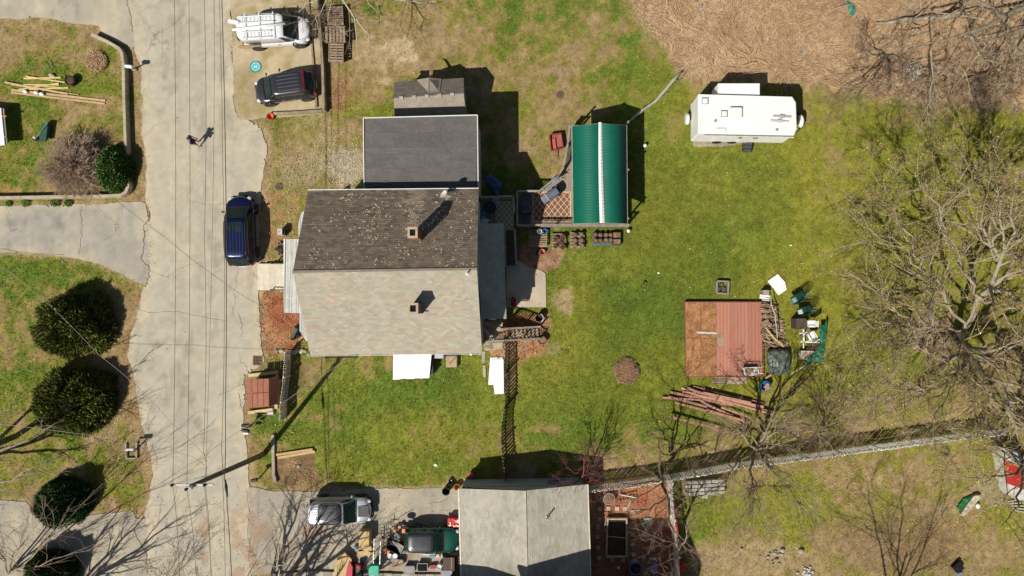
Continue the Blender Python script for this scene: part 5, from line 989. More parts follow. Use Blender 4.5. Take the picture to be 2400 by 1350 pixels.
def car(label, px, py, deg, L, Wd, Hh, m, roofm=None, cat='car', group='cars parked off the street', name='parked_car', hood=1.0, belt=.98, ws=(.27, .40), rear=(.985, .93), hood_m=None, rails=True, ribs=0, sunroof=None, spare=None, lm=LAMPR, zc=.9, van=False, roofin=.12, rpan=0):
    loc = P(px, py, zc); loc.z = 0.02; t = thing(name, label, cat, tuple(loc), R(deg), group); h = L / 2; w = Wd / 2
    X = lambda f: h - f * L            # f measured from the nose, as a share of the length
    st_ = [(.0, .62, .42, .62), (.014, .78, .34, .74), (.045, .91, .28, .86), (.10, .975, .25, .93 * hood), (.2, 1, .24, .97 * hood), (.3, 1, .24, belt), (.6, 1, .24, belt), (.85, 1, .25, belt), (.95, .975, .28, belt), (.985, .92, .34, belt - .06), (1.0, .82, .42, belt - .22)]
    b = MB(); rings = []
    for f, ww, zb, zt in st_:
        W_ = w * ww; x = X(f); zm = zb + (zt - zb) * .55
        prof = [(-.80, zb), (-.97, zb + .06), (-1, zm), (-.985, zt - .14), (-.93, zt - .05), (-.82, zt - .005), (-.4, zt + .025), (0, zt + .035), (.4, zt + .025), (.82, zt - .005), (.93, zt - .05), (.985, zt - .14), (1, zm), (.97, zb + .06), (.80, zb)]
        xs = x - (.0 if f > .01 else 0)
        rings.append([Vector((xs - (abs(y) ** 2.5) * L * (.055 if f < .05 else .03 if f < .12 else (-.025 if f > .9 else 0)), y * W_, z)) for y, z in prof])
    loft(b, rings); b.build('body', m, t, False, smooth=True, sub=1)
    xb0, xr0, xr1, xb1 = X(ws[0]), X(ws[1]), X(rear[1]), X(rear[0]); wb, wr = w * .93, w * (.93 - roofin); zb, zr = belt - .03, Hh
    if van: xr0 = X(ws[1])
    # cabin: pillars and roof skin
    b = MB(); N_ = 24
    def ring(x0, x1, ww, z, p, crown=0):
        o = []
        for k in range(N_):
            a = 2 * math.pi * (k + .5) / N_; cx, sy = math.cos(a), math.sin(a); u = math.copysign(abs(cx) ** p, cx); v = math.copysign(abs(sy) ** p, sy); o.append(Vector(((x0 + x1) / 2 + u * (x0 - x1) / 2, v * ww, z)))
        return o
    r0 = ring(xb0, xb1, wb, zb, .34); r1 = ring(xb0 * .12 + xr0 * .88, xb1 * .12 + xr1 * .88, wb * .12 + wr * .88, zr - .1, .34); r2 = ring(xr0, xr1, wr, zr - .035, .4); r3 = ring(xr0 - .1, xr1 + .1, wr - .12, zr - .004, .42); r4 = ring(xr0 - .4, xr1 + .4, wr * .5, zr + .012, .5)
    loft(b, [r4, r3, r2, r1, r0]); b.build('roof', m, t, False, smooth=True)
    if roofm: b = MB(); e_ = rpan; loft(b, [ring(xr0 - .45, xr1 + .4 + e_, wr * .5, zr + .026, .5), ring(xr0 - .12, xr1 + .12 + e_, wr - .08, zr + .012, .42), ring(xr0 - .02, xr1 + .03 + e_, wr - .01, zr - .03, .4)]); b.build('roof_panel', roofm, t, False, smooth=True)
    # glass
    def C4(x, y, z): return Vector((x, y, z))
    g = MB(); patch(g, C4(xb0 + .015, -wb * .94, zb + .03), C4(xb0 + .015, wb * .94, zb + .03), C4(xr0 + .01, wr * .93, zr - .05), C4(xr0 + .01, -wr * .93, zr - .05), .04, .04, .03, .04, .025, 6, .03); g.build('windshield', GLASS, t, False, smooth=True)
    g = MB(); patch(g, C4(xb1 - .01, wb * .92, zb + .05), C4(xb1 - .01, -wb * .92, zb + .05), C4(xr1, -wr * .9, zr - .06), C4(xr1, wr * .9, zr - .06), .05, .05, .1, .1, .02, 6, .02); g.build('rear_window', GLASS, t, False, smooth=True)
    for s in (-1, 1):
        cut = [0, .36, .7, 1] if not van else [0, .3]
        for i in range(len(cut) - 1):
            u0, u1 = cut[i], cut[i + 1]; q = lambda u: ((xb0 - .12) + (xb1 + .12 - xb0 + .12) * u, (xr0 - .1) + (xr1 + .1 - xr0 + .1) * u); (a0, c0), (a1, c1) = q(u0 + .012), q(u1 - .012); g = MB(); A = [C4(a0, s * wb, zb + .03), C4(a1, s * wb, zb + .03), C4(c1, s * wr, zr - .08), C4(c0, s * wr, zr - .08)]
            if s > 0: A = [A[1], A[0], A[3], A[2]]
            patch(g, *A, .01, .01, .04, .06, .02, 3); g.build('side_window', GLASS, t, False)
        b = MB(); b.ball((xb0 - .22, s * (w + .1), belt + .02), .11, 10, 6, (.6, 1, .8)); b.beam((xb0 - .2, s * w * .95, belt - .02), (xb0 - .22, s * (w + .06), belt), .05, .03); b.build('mirror', m if not van else BLACKP, t, False, smooth=True)
        b = MB(); b.ball((X(.05), s * w * .66, .7), .14, 10, 6, (1.2, 1.1, .6)); b.build('headlight', LAMPW, t, False, smooth=True)
        b = MB(); b.ball((X(.972), s * w * .76, .8), .13, 10, 6, (.7, .95, 1.1)); b.build('tail_light', lm, t, False, smooth=True)
        for fx in (.19, .80):
            wh = thing_part('wheel', t, (X(fx), s * (w - .1), .34)); b = MB(); b.lathe((0, 0, 0), [(.2, -.11), (.31, -.115), (.345, -.08), (.345, .08), (.31, .115), (.2, .11)], 20); tr = b.mesh('tyre', RUBBER); tr.transform(Matrix.Rotation(R(90), 4, 'X')); o = bpy.data.objects.new('tyre', tr); COL.objects.link(o); o.parent = wh
            b = MB(); b.lathe((0, 0, 0), [(.02, .1), (.06, .125), (.08, .1), (.2, .105), (.215, .06), (.215, -.06), (.02, -.06)], 14, True); rm = b.mesh('rim', MET); rm.transform(Matrix.Rotation(R(-90 * s), 4, 'X')); o = bpy.data.objects.new('rim', rm); COL.objects.link(o); o.parent = wh
            ar = MB(); ar.lathe((0, 0, 0), [(.39, -.02), (.39, .02), (.05, .02), (.05, -.02)], 20); am = ar.mesh('wheel_arch', BLACKP); am.transform(Matrix.Translation((X(fx), s * (w + .001), .36)) @ Matrix.Rotation(R(90), 4, 'X')); o = bpy.data.objects.new('wheel_arch', am); COL.objects.link(o); o.parent = t
            dh = None
        for i, fx in enumerate((.45, .63)):
            if van and i: continue
            b = MB(); b.box((X(fx), s * (w + .005), .86), (.16, .03, .03)); b.build('door_handle', CHROME if not van else BLACKP, t, False)
        if rails: b = MB(); yy = wr - .07; b.tube([(xr0 - .15, s * yy, zr - .02), (xr0 - .3, s * yy, zr + .04), (xr1 + .35, s * yy, zr + .04), (xr1 + .15, s * yy, zr - .02)], .018, 6); b.build('roof_rail', DKMET, t, False)
    rbm = mat('roof rib ' + (roofm or m).name, tuple(min(.7, q * 1.9 + .02) for q in (roofm or m).node_tree.nodes['Mix'].inputs[6].default_value[:3]), .4, coat=.4)
    for k in range(ribs):
        y = (k - (ribs - 1) / 2) / max(1, ribs - 1) * wr * 1.35; b = MB(); b.box(((xr0 + xr1) / 2 - .05, y, zr + .016), (abs(xr0 - xr1) - .75, .03, .018)); b.build('roof_rib', rbm, t, False)
    if sunroof: b = MB(); a, c = sunroof; b.box(((xr0 - a + xr0 - c) / 2, 0, zr + .012), (abs(a - c), wr * 1.25, .02)); b.build('sunroof', GLASS, t, False)
    b = MB()
    for s in (-1, 1): b.beam((xb0 + .1, s * .08 - .2, zb + .04), (xb0 - .12, s * .35 + .1, zb + .1), .02, .02)
    b.build('wiper', BLACKP, t, False)
    b = MB(); vs_ = [(xb0 + .03 + .07 * (1 - (y / wb) ** 2), y, belt + .012) for y in np.linspace(-wb * .86, wb * .86, 9)]; b.tube(vs_, .045, 6); b.build('cowl', BLACKP, t, False)
    for s in (-1, 1): b = MB(); b.tube([(xb0 + .1, s * w * .8, belt + .012), (X(.12), s * w * .76, belt * hood - .02), (X(.05), s * w * .6, .9 * hood)], .008, 4); b.build('bonnet_seam', BLACKP, t, False)
    b = MB(); b.box((X(.0) - .03, 0, .45), (.1, w * 1.2, .16)); b.build('grille', BLACKP, t, False, bevel=.02); b = MB(); b.box((X(.07), 0, .24), (.3, w * 1.6, .08)); b.box((X(.93), 0, .24), (.3, w * 1.6, .08)); b.box((0, 0, .22), (L * .8, w * 1.6, .1)); b.build('underbody', BLACKP, t, False)
    b = MB(); b.box((X(.995), 0, .52), (.03, .5, .14)); b.build('licence_plate', WHITEP, t, False)
    t['dims'] = (xb0, xr0, xr1, wr, zr); return t
def thing_part(name, parent, loc):
    o = bpy.data.objects.new(name, None); COL.objects.link(o); o.parent = parent; o.location = loc; o.empty_display_size = .1; return o
c1 = car('charcoal grey SUV parked nose to the street beside the blue landing pad', 667, 204, 188, 4.25, 1.82, 1.62, paint('charcoal paint', (.06, .06, .07), .6), ribs=5, rails=False, ws=(.19, .34), rear=(.97, .86))
b = MB(); x0, xr0, xr1, wr, zr = c1['dims']; b.box((xr1 + .02, 0, zr - .04), (.18, wr * 1.9, .04)); b.build('rear_spoiler', paint('dark red trim', (.16, .01, .015), .2), c1, False, bevel=.015)
c2 = car('dark blue three-row SUV with a sunroof parked along the street by the big house', 562, 541, 91.5, 4.95, 1.95, 1.76, paint('navy paint', (.004, .01, .055), .5), ribs=6, sunroof=(.2, .85), ws=(.19, .36), rear=(.975, .88))
c3 = car('silver SUV with a black striped roof in the right driveway', 797, 1198, 0.5, 4.3, 1.86, 1.66, paint('silver paint', (.55, .56, .58), .4), paint('black roof', (.03, .03, .035), .2), ribs=7, rails=True, rpan=.62, ws=(.25, .42), rear=(.99, .975))
b = MB(); b.box((1.62, .0, .995), (.72, .75, .012)); b.build('bonnet_decal', mat('black decal', (.05, .05, .055), .5), c3, False)
c4 = car('small dark green hatchback with a big black roof parked among the junk', 1012, 1267, 0, 3.8, 1.72, 1.42, paint('bottle green paint', (.005, .085, .06), .4), paint('black roof2', (.022, .023, .027), .2), ribs=0, rails=False, sunroof=None, ws=(.29, .42))
x0, xr0, xr1, wr, zr = c4['dims']; b = MB()
for s in (0, 1): b.tube([(xr0 - .35 - s * .75 + dx, dy, zr + .022) for dx, dy in ((0, -.42), (0, .42), (-.62, .42), (-.62, -.42), (0, -.42))], .012, 5)
b.build('sunroof_seal', mat('grey seal', (.18, .18, .19), .5), c4, False)
# the white work van with ladders
vn = car('white work van with ladders on its roof rack and a tan graphic on its side', 645, 72, 3.5, 4.75, 1.95, 1.84, paint('van white', (.72, .73, .74), 0, .4), cat='van', name='parked_van', belt=1.02, ws=(.19, .34), rear=(.992, .985), rails=False, van=True, roofin=.05)
x0, xr0, xr1, wr, zr = vn['dims']
g = MB(); g.box(((xr1 + .5), -.976, .8), (1.5, .012, .6)); g.build('side_graphic', mat('tan graphic', (.55, .42, .2), .5, c2=(.12, .2, .1), sc=2.5), vn, False)
for k in range(3): b = MB(); b.beam((xr0 - .5 - k * .95, -wr, zr + .12), (xr0 - .5 - k * .95, wr, zr + .12), .05, .04); b.beam((xr0 - .5 - k * .95, -wr, zr + .0), (xr0 - .5 - k * .95, -wr, zr + .12), .04, .04); b.beam((xr0 - .5 - k * .95, wr, zr + .0), (xr0 - .5 - k * .95, wr, zr + .12), .04, .04); b.build('roof_bar', WHITEP, vn, False)
def ladder(label, p0, p1, w, z, n, m, grp='ladders on the van'):
    a, c = P(*p0, z), P(*p1, z); t = thing('ladder', label, 'ladder', tuple(a), 0, grp); d = (c - a); s = Vector((-d.y, d.x, 0)).normalized() * w / 2; b = MB()
    for q in (-1, 1): b.beam(a + s * q, c + s * q, .035, .08)
    b.build('side_rail', m, t); rm = MB(); rm.tube([(-s.x, -s.y, 0), (s.x, s.y, 0)], .016, 6); me = rm.mesh('rung', m)
    for k in range(n): inst('rung', me, t, a.lerp(c, (k + .5) / n))
ladder('white extension ladder on the van roof, the one nearer the top of the picture', (556, 47), (640, 42), .42, 2.08, 9, WHITE); ladder('white extension ladder on the van roof, the one nearer the bottom of the picture', (562, 83), (634, 79), .42, 2.08, 9, WHITE)
b = MB(); b.tube([P(545, 70, 2.1), P(668, 55, 2.1)], .085, 10); tag(b.build('conduit_tube', WHITE, smooth=True), 'long white tube lying between the ladders on the van roof', 'tube'); b = MB(); b.beam(P(536, 50, 1.9), P(560, 54, 1.9), .22, .3); tag(b.build('ladder_rack_box', WHITEP, bevel=.02), 'white box sticking out behind the van above its rear door', 'box')
# travel trailer
tz = 2.75
tr = thing('travel_trailer', 'white travel trailer with a slide-out room parked at the edge of the reeds', 'trailer', tuple(P(1750, 275, 0)))
q = [P(1636, 221, tz), P(1858, 227, tz), P(1866, 240, tz), P(1868, 300, tz), P(1862, 317, tz), P(1636, 313, tz)]
TW = mat('camper white', (.8, .8, .78), .5, var=.05)
b = MB(); b.prism([xy(v) for v in q], .5, tz); b.build('body', TW, tr, bevel=.06)
b = MB(); b.prism([xy(Vector((v.x * 1, v.y, 0)) + (Vector((10.5, 13.5, 0)) - Vector((v.x, v.y, 0))) * .008) for v in q], tz, tz + .02); rf = b.build('roof', mat('camper roof', (.82, .81, .77), .6, var=.08, sc=.9, fine=5, stretch=(.4, 2, 1)), tr)
b = MB(); b.box((P(1866, 0, 2.75).x + .02, P(0, 271, 1.6).y - .1, 1.45), (.3, 2.0, 1.7)); b.build('nose_cap', TW, tr, bevel=.12)
b = MB(); a, c = P(1683, 195, 2.5), P(1781, 222, 2.5); b.prism([xy(a), (c.x, a.y), (c.x, c.y - .2), (a.x, c.y - .2)], .8, 2.5); b.build('slide_out', TW, tr, bevel=.03)
def rbox(label, x0, y0, x1, y1, z, h, m, par=tr, bv=.03):
    a, c = P(x0, y0, z + h), P(x1, y1, z + h); b = MB(); b.box(((a.x + c.x) / 2, (a.y + c.y) / 2, z + h / 2), (abs(c.x - a.x), abs(a.y - c.y), h)); return b.build(label, m, par, bevel=bv)
for f in ((1645, 228, 1661, 244), (1690, 258, 1706, 274)): rbox('vent_frame', *f, tz + .02, .05, mat('grey seal', (.3, .28, .27), .6)); rbox('roof_vent', f[0] + 2, f[1] + 2, f[2] - 2, f[3] - 2, tz + .03, .1, WHITEP)
rbox('air_conditioner', 1710, 250, 1741, 278, tz + .02, .28, WHITEP, bv=.1); rbox('skylight', 1678, 300, 1702, 311, tz + .02, .09, WHITEP)
for c_ in ((1676, 284), (1820, 305)): b = MB(); b.lathe(P(*c_, tz + .02), [(.09, 0), (.09, .08), (.05, .1)], 12); b.build('vent_cap', mat('grey cap', (.35, .34, .33), .6), rf)
for i, (x0, x1, yy, m) in enumerate(((1812, 1854, 273, mat('grey aerial', (.45, .43, .45), .6)), (1806, 1848, 284, mat('pale aerial', (.6, .6, .6), .6)))):
    b = MB(); b.beam(P(x0, yy - 1, tz + .1), P(x1, yy + 1, tz + .1), .1, .05); b.box(P((x0 + x1) / 2, yy, tz + .12), (.3, .2, .1)); b.build('roof_aerial', m, rf)
ys = (w_y := P(0, 315, tz).y) - .012
for x0, x1 in ((1733, 1746), (1767, 1779), (1796, 1816)): a, c = P(x0, 320, 2), P(x1, 320, 2); b = MB(); b.box(((a.x + c.x) / 2, ys, 1.9), (c.x - a.x, .02, .5)); b.build('window', WGL, tr)
b = MB(); a = P(1752, 320, 2); b.box((a.x, ys - .01, 1.45), (.65, .03, 1.75)); b.build('door', WHITEP, tr)
for x_ in (1684, 1809): b = MB(); b.beam(P(x_ + 2, 316, 2.6), P(x_ - 16, 331, .9), .05, .05); b.build('awning_arm', WHITEP, tr)
b = MB(); b.tube([P(1650, 318, 2.72), P(1860, 322, 2.72)], .06, 8); b.build('awning_roll', DIRTYW, tr)
for x_ in (1680, 1716):
    o = thing_part('wheel', tr, P(x_, 331, .35) - Vector(tr.location)); b = MB(); b.lathe((0, 0, 0), [(.2, -.11), (.33, -.1), (.35, 0), (.33, .1), (.2, .11)], 18); me = b.mesh('tyre', RUBBER); me.transform(Matrix.Rotation(R(90), 4, 'X')); p_ = bpy.data.objects.new('tyre', me); COL.objects.link(p_); p_.parent = o; b = MB(); b.lathe((0, 0, 0), [(.02, .11), (.2, .1), (.21, -.1)], 14); me = b.mesh('rim', CHROME); me.transform(Matrix.Rotation(R(90), 4, 'X')); p_ = bpy.data.objects.new('rim', me); COL.objects.link(p_); p_.parent = o
for yy in (242, 318): b = MB(); b.box(P(1625, yy - 3, 1) + Vector((-.0, 0, 0)), (.06, .12, .3)); b.build('tail_light', mat('orange lamp', (.6, .12, .03), .3), tr)
b = MB(); b.lathe((0, 0, 0), [(.1, -.1), (.36, -.1), (.38, 0), (.36, .1), (.1, .1)], 18); me = b.mesh('spare_wheel', WHITEP); me.transform(Matrix.Rotation(R(90), 4, 'Y')); p_ = bpy.data.objects.new('spare_wheel', me); COL.objects.link(p_); p_.parent = tr; p_.location = P(1610, 279, 1) - Vector(tr.location)
b = MB(); b.box(P(1626, 278, .5), (.25, 2.4, .1)); b.build('bumper', DKMET, tr, bevel=.02); b = MB(); b.beam(P(1868, 262, .5), P(1886, 289, .5), .08, .1); b.beam(P(1868, 310, .5), P(1886, 289, .5), .08, .1); b.build('hitch', DKMET, tr); b = MB(); b.ball(P(1877, 284, .85), .3, 12, 8, (.65, 1.5, 1.2)); b.build('gas_bottle_cover', WHITEP, tr, smooth=True)
ts = thing('entry_steps', 'black folding steps set in front of the travel trailer door', 'steps', tuple(P(1751, 345)))
for k in range(3): y0 = 332 + k * 8.5; z = .6 - k * .2; b = MB(); b.prism([xy(P(1741, y0, z)), xy(P(1763 - k, y0, z)), xy(P(1763 - k, y0 + 7, z)), xy(P(1741, y0 + 7, z))], z - .05, z); b.build('tread', mat('black step', (.07, .07, .075), .7), ts)
b = MB(); b.beam(P(1741, 331, .6), P(1741, 356, .05), .04, .12); b.beam(P(1764, 331, .6), P(1761, 356, .05), .04, .12); b.build('side_frame', BLACKP, ts)
# ---------------------------------------------------------------- the person in the street
pe = thing('person', 'person in a navy shirt with white shoulder stripes standing in the street', 'person', tuple(P(467, 338)), R(-75))
def skin(name, verts, edges, m, par, lv=2, rootv=0):
    me = bpy.data.meshes.new(name); me.from_pydata([v[0] for v in verts], edges, []); o = bpy.data.objects.new(name, me); COL.objects.link(o); o.parent = par
    o.modifiers.new('skin', 'SKIN'); me.materials.append(m)
    if not me.skin_vertices: bpy.context.view_layer.objects.active = o
    for i, v in enumerate(verts): me.skin_vertices[0].data[i].radius = (v[1], v[1] if len(v) < 3 else v[2])
    me.skin_vertices[0].data[rootv].use_root = True; s = o.modifiers.new('sub', 'SUBSURF'); s.levels = s.render_levels = lv; return o
body = [((0, 0, .95), .13, .1), ((0, 0, 1.15), .125, .095), ((0, 0, 1.38), .15, .1), ((0, .01, 1.5), .055), ((0, .03, 1.6), .085), ((0, .035, 1.7), .08),
        ((.19, 0, 1.42), .055), ((.27, .06, 1.16), .042), ((.1, .28, 1.12), .032), ((.04, .33, 1.12), .03), ((-.19, 0, 1.42), .055), ((-.27, .06, 1.16), .042), ((-.1, .28, 1.12), .032), ((-.04, .33, 1.12), .03),
        ((.1, 0, .88), .09), ((.15, .02, .5), .058), ((.17, -.02, .1), .04), ((.2, .14, .04), .035), ((-.1, 0, .88), .09), ((-.15, .02, .5), .058), ((-.17, -.02, .1), .04), ((-.2, .14, .04), .035)]
skin('body', body, [(0, 1), (1, 2), (2, 3), (3, 4), (4, 5), (2, 6), (6, 7), (7, 8), (8, 9), (2, 10), (10, 11), (11, 12), (12, 13), (0, 14), (14, 15), (15, 16), (16, 17), (0, 18), (18, 19), (19, 20), (20, 21)], SKIN, pe)
skin('shirt', [((0, 0, .9), .19, .15), ((0, 0, 1.15), .19, .15), ((0, 0, 1.38), .2, .15), ((0, .0, 1.47), .12, .1), ((.22, 0, 1.42), .1), ((.29, .04, 1.2), .085), ((-.22, 0, 1.42), .1), ((-.29, .04, 1.2), .085)], [(0, 1), (1, 2), (2, 3), (2, 4), (4, 5), (2, 6), (6, 7)], mat('navy cloth', (.012, .018, .06), .9, var=.3), pe)
for s in (-1, 1): skin('shoulder_stripe', [((s * .1, .0, 1.55), .02, .03), ((s * .2, 0, 1.52), .02, .03), ((s * .28, .02, 1.44), .018, .03)], [(0, 1), (1, 2)], mat('white stripe', (.5, .5, .6), .9), pe, 1)
skin('shorts', [((0, 0, .96), .15, .12), ((.1, 0, .86), .11), ((.14, .01, .6), .085), ((-.1, 0, .86), .11), ((-.14, .01, .6), .085)], [(0, 1), (1, 2), (0, 3), (3, 4)], mat('black cloth', (.03, .025, .03), .9), pe)
for s in (-1, 1): skin('shoe', [((s * .165, -.05, .05), .055), ((s * .19, .1, .045), .05), ((s * .2, .18, .04), .04)], [(0, 1), (1, 2)], mat('brown leather', (.2, .09, .04), .8), pe, 1)
b = MB(); b.ball((0, .02, 1.7), .1, 12, 8, (.95, 1.1, 1)); b.build('hair', mat('brown hair', (.14, .06, .035), .8), pe, False, smooth=True)
b = MB(); b.box((0, .37, 1.13), (.16, .07, .035)); o = b.build('controller', BLACKP, None, False); o.matrix_world = Matrix.Translation(pe.location) @ Matrix.Rotation(R(-75), 4, 'Z'); tag(o, 'small black controller held by the person in the street', 'controller')
b = MB(); b.ball((0, .125, 1.63), .014, 6, 4); b.build('nose', SKIN, pe, False)
# ---------------------------------------------------------------- helpers for small things
def boxw(x0, y0, x1, y1, z, h, b=None, rz=0, col=None):
    b = b or MB(); a, c = P(x0, y0, z + h), P(x1, y1, z + h); b.box(((a.x + c.x) / 2, (a.y + c.y) / 2, z + h / 2), (abs(c.x - a.x), abs(a.y - c.y), h), R(rz), col); return b
def one(name, label, cat, b, m, group=None, **k): o = b.build(name, m, **k); return tag(o, label, cat, group)
def board(p, q, w, h, z, z2=None): b = MB(); b.beam(P(*p, z), P(*q, z if z2 is None else z2), w, h); return b
def pallet(name, label, x0, y0, x1, y1, z, n, rz=0, horiz=True, group='wooden pallets', layers=1, m=PALLET, cat='pallet'):
    a, c = P(x0, y0, z + .14), P(x1, y1, z + .14); cx, cy = (a.x + c.x) / 2, (a.y + c.y) / 2; w, d = abs(c.x - a.x), abs(a.y - c.y); t = thing(name, label, cat, (cx, cy, max(0, z)), R(rz), group)
    if not horiz: w, d = d, w; t.rotation_euler.z += R(90)
    for k in range(n):
        b = MB(); b.box((random.uniform(-.01, .01), -d / 2 + d * (k + .5) / n, .13), (w, d / n * (.62 if n > 4 else .97), .022)); b.build('slat', m, t, False)
    for s in (-1, 0, 1): b = MB(); b.box((s * (w / 2 - .03), 0, .07), (.045, d, .1)); b.build('stringer', m, t, False)
    for k in range(3): b = MB(); b.box((0, (k - 1) * (d / 2 - .06), .01), (w, .1, .02)); b.build('bottom_slat', m, t, False)
    return t
pg = 'pallets in the row beside the parking wall'
pallet('pallet', 'closed-slat wooden pallet at the top of the row beside the parking wall', 768, 14, 804, 59, .5, 9, 3, True, pg)
pallet('pallet', 'middle wooden pallet, stacked highest in the row by the parking wall', 762, 61, 810, 99, .75, 6, 2, False, pg)
pallet('pallet', 'lowest wooden pallet of the row beside the parking wall, with two rows of dark gaps', 770, 101, 805, 145, .6, 7, -1, True, pg)
for i, (x0, y0, x1, y1, n_, wd) in enumerate(((768, 14, 804, 59, 3, 'topmost'), (762, 61, 810, 99, 4, 'middle'), (770, 101, 805, 145, 3, 'lowest'))):
    for k in range(n_): z = k * .16; pallet('pallet', 'wooden pallet underneath the %s pallet of the row beside the parking wall' % wd, x0, y0, x1, y1, z, 6, random.uniform(-2, 2), True, 'pallets hidden under the %s visible pallet' % wd)
# landing pad
lp = thing('landing_pad', 'round bright blue drone landing pad marked with a white H', 'landing pad', tuple(P(599, 156)))
b = MB(); b.lathe(P(599, 156, .022), [(.38, 0), (.38, .012), (.01, .014)], 32); b.build('mat_disc', mat('cyan fabric', (.05, .42, .5), .7, var=.1), lp)
b = MB(); vs = []; c = P(599, 156, .04)
for k in range(33): a = k / 32 * 6.2832; vs += [c + Vector((math.cos(a) * .25, math.sin(a) * .25, 0)), c + Vector((math.cos(a) * .275, math.sin(a) * .275, 0))]
b.add(vs, [(2 * k, 2 * k + 1, 2 * k + 3, 2 * k + 2) for k in range(32)])
for s in (-1, 1): b.box(c + Vector((s * .075, 0, 0)), (.045, .22, .004))
b.box(c, (.11, .045, .003)); b.build('letter_h', WHITE, lp)
b = MB(); vs = []
for k in range(33): a = k / 32 * 6.2832; vs += [c + Vector((math.cos(a) * .36, math.sin(a) * .36, -.005)), c + Vector((math.cos(a) * .4, math.sin(a) * .4, -.005))]
b.add(vs, [(2 * k, 2 * k + 1, 2 * k + 3, 2 * k + 2) for k in range(32)]); b.build('rim_band', mat('dark rim', (.03, .1, .12), .8), lp)
def tub(name, label, cat, px, py, r, h, m, fill=None, group=None, z=0, fr=.85, seg=16, rim=True, taper=.82):
    t = thing(name, label, cat, tuple(P(px, py, z + h).xy) + (z,), 0, group); b = MB(); b.lathe((0, 0, 0), [(r * taper, 0), (r, h), (r * 1.06 if rim else r, h), (r * 1.06 if rim else r, h - .03), (r * .9, h - .03), (r * taper * .85, .03)][:3] + [(r * .9, h), (r * taper * .85, .04)], seg, True); b.build('pot', m, t, False, smooth=False)
    if fill: b = MB(); b.lathe((0, 0, 0), [(r * .86, h * fr - .02), (r * .86, h * fr), (r * .4, h * fr + .02), (.01, h * fr)], seg, True); b.build('soil', fill, t, False)
    return t
# left lawn items
fp = tub('fire_bowl', 'rusty black fire bowl next to the loose yellow boards', 'fire pit', 163, 188, .33, .45, mat('rusty iron', (.045, .028, .02), .8), mat('ash', (.12, .07, .05), 1, var=.5, bump=.5)); b = MB()
for k in range(3): a = k * 2.1 + .5; b.beam((math.cos(a) * .25, math.sin(a) * .25, .2), (math.cos(a) * .36, math.sin(a) * .36, 0), .03, .03)
b.build('leg', RUBBER, fp, False)
mo = thing('leaf_mound', 'round mound of brown mulch with a dark ring on the upper left lawn', 'mound', tuple(P(229, 146)))
b = MB(); b.ball((0, 0, 0), 1, 20, 10, (.75, .72, .32)); me = b.mesh('soil')
for v in me.vertices: v.co += Vector((0, 0, (fbm(np.array([v.co.x * 300 + 500]), np.array([v.co.y * 300 + 500]), 40, 140)[0] - .5) * .22))
o = bpy.data.objects.new('soil', me); me.materials.append(mat('mound soil', (.34, .2, .09), 1, var=.5, sc=6, bump=.8)); COL.objects.link(o); o.parent = mo
b = MB(); b.tube([(.35, -.25, .2), (.55, -.05, .2), (.6, .2, .18), (.4, .42, .15)], .06, 6); b.build('ring', mat('pale rim', (.35, .3, .25), .9), mo, False)
for i, (p, q, w, m, lb, z) in enumerate([((55, 184), (143, 182), .11, YELW, 'straight yellow board, uppermost of the loose boards', .06), ((60, 179), (152, 193), .09, YELW, 'yellow board crossing over the uppermost one', .1), ((44, 210), (138, 195), .08, YELW, 'yellow board slanting up across the middle of the loose pile', .12), ((55, 198), (138, 199), .08, YELW, 'short yellow board in the middle of the loose pile', .06), ((65, 209), (160, 206), .11, YELW, 'yellow board just above the long tan boards', .05), ((58, 198), (150, 206), .07, YELW, 'thin yellow board slanting down behind the others', .03),
        ((11, 193), (158, 220), .12, PINE, 'tan board slanting down from the far left above the long pair', .13), ((26, 199), (184, 222), .06, PINE, 'thin tan strip beside the slanting tan board', .09), ((27, 211), (247, 236), .16, PINE, 'upper of the two longest tan boards on the lawn', .08), ((26, 217), (246, 243), .13, PINE, 'lower of the two longest tan boards on the lawn', .05)]):
    one('board', lb, 'board', board(p, q, w, .045, z, z * .6), m, 'loose boards on the upper left lawn')
for i, (x_, lb) in enumerate(((58, 'leftmost'), (84, 'middle'), (97, 'rightmost'))): b = MB(); b.ball(P(x_, 214 + i * 3, .2), .13, 9, 6, (1.3, 1, .8)); b.ball(P(x_ + 4, 216 + i * 3, .22), .08, 7, 5); one('plastic_wrap', '%s crumpled white wrapper lying on the long tan boards' % lb, 'wrapper', b, WHITEP, 'white wrappers on the boards')
b = MB(); b.ball(P(120, 176, .1), .15, 9, 6, (1.2, .9, .8)); b.ball(P(126, 178, .06), .1, 8, 5); one('stone', 'pale lump of debris above the yellow boards near the fire bowl', 'debris', b, STONE)
for k in range(9): b = MB(); b.ball(P(115 + random.uniform(0, 12), 142 + k * 3, .03), .045, 6, 4); one('stone', 'tiny pale stones scattered above the yellow boards', 'stone', b, STONE, 'tiny pale stones scattered above the yellow boards')
bt = thing('canopy_table', 'white topped table with orange clamps cut off by the left edge', 'table', tuple(P(-10, 296))); b = MB(); b.prism([xy(P(*q, .95)) for q in ((-80, 246), (2, 253), (11, 340), (-80, 345))], .88, .95); b.build('tabletop', WHITE, bt); b = MB(); b.prism([xy(P(*q, .86)) for q in ((2, 253), (9, 254), (17, 338), (11, 340))], .8, .86); b.build('apron', mat('grey apron', (.3, .3, .3), .7), bt)
for y_ in (272, 320): b = MB(); b.beam(P(4, y_, .9), P(15, y_ + .5, .9), .09, .05); b.build('clamp', ORANGE, bt)
for q in ((0, 260), (6, 333), (-60, 252), (-60, 335)): b = MB(); b.box((P(*q, .4).x, P(*q, .4).y, .42), (.06, .06, .84)); b.build('leg', GREYW, bt)
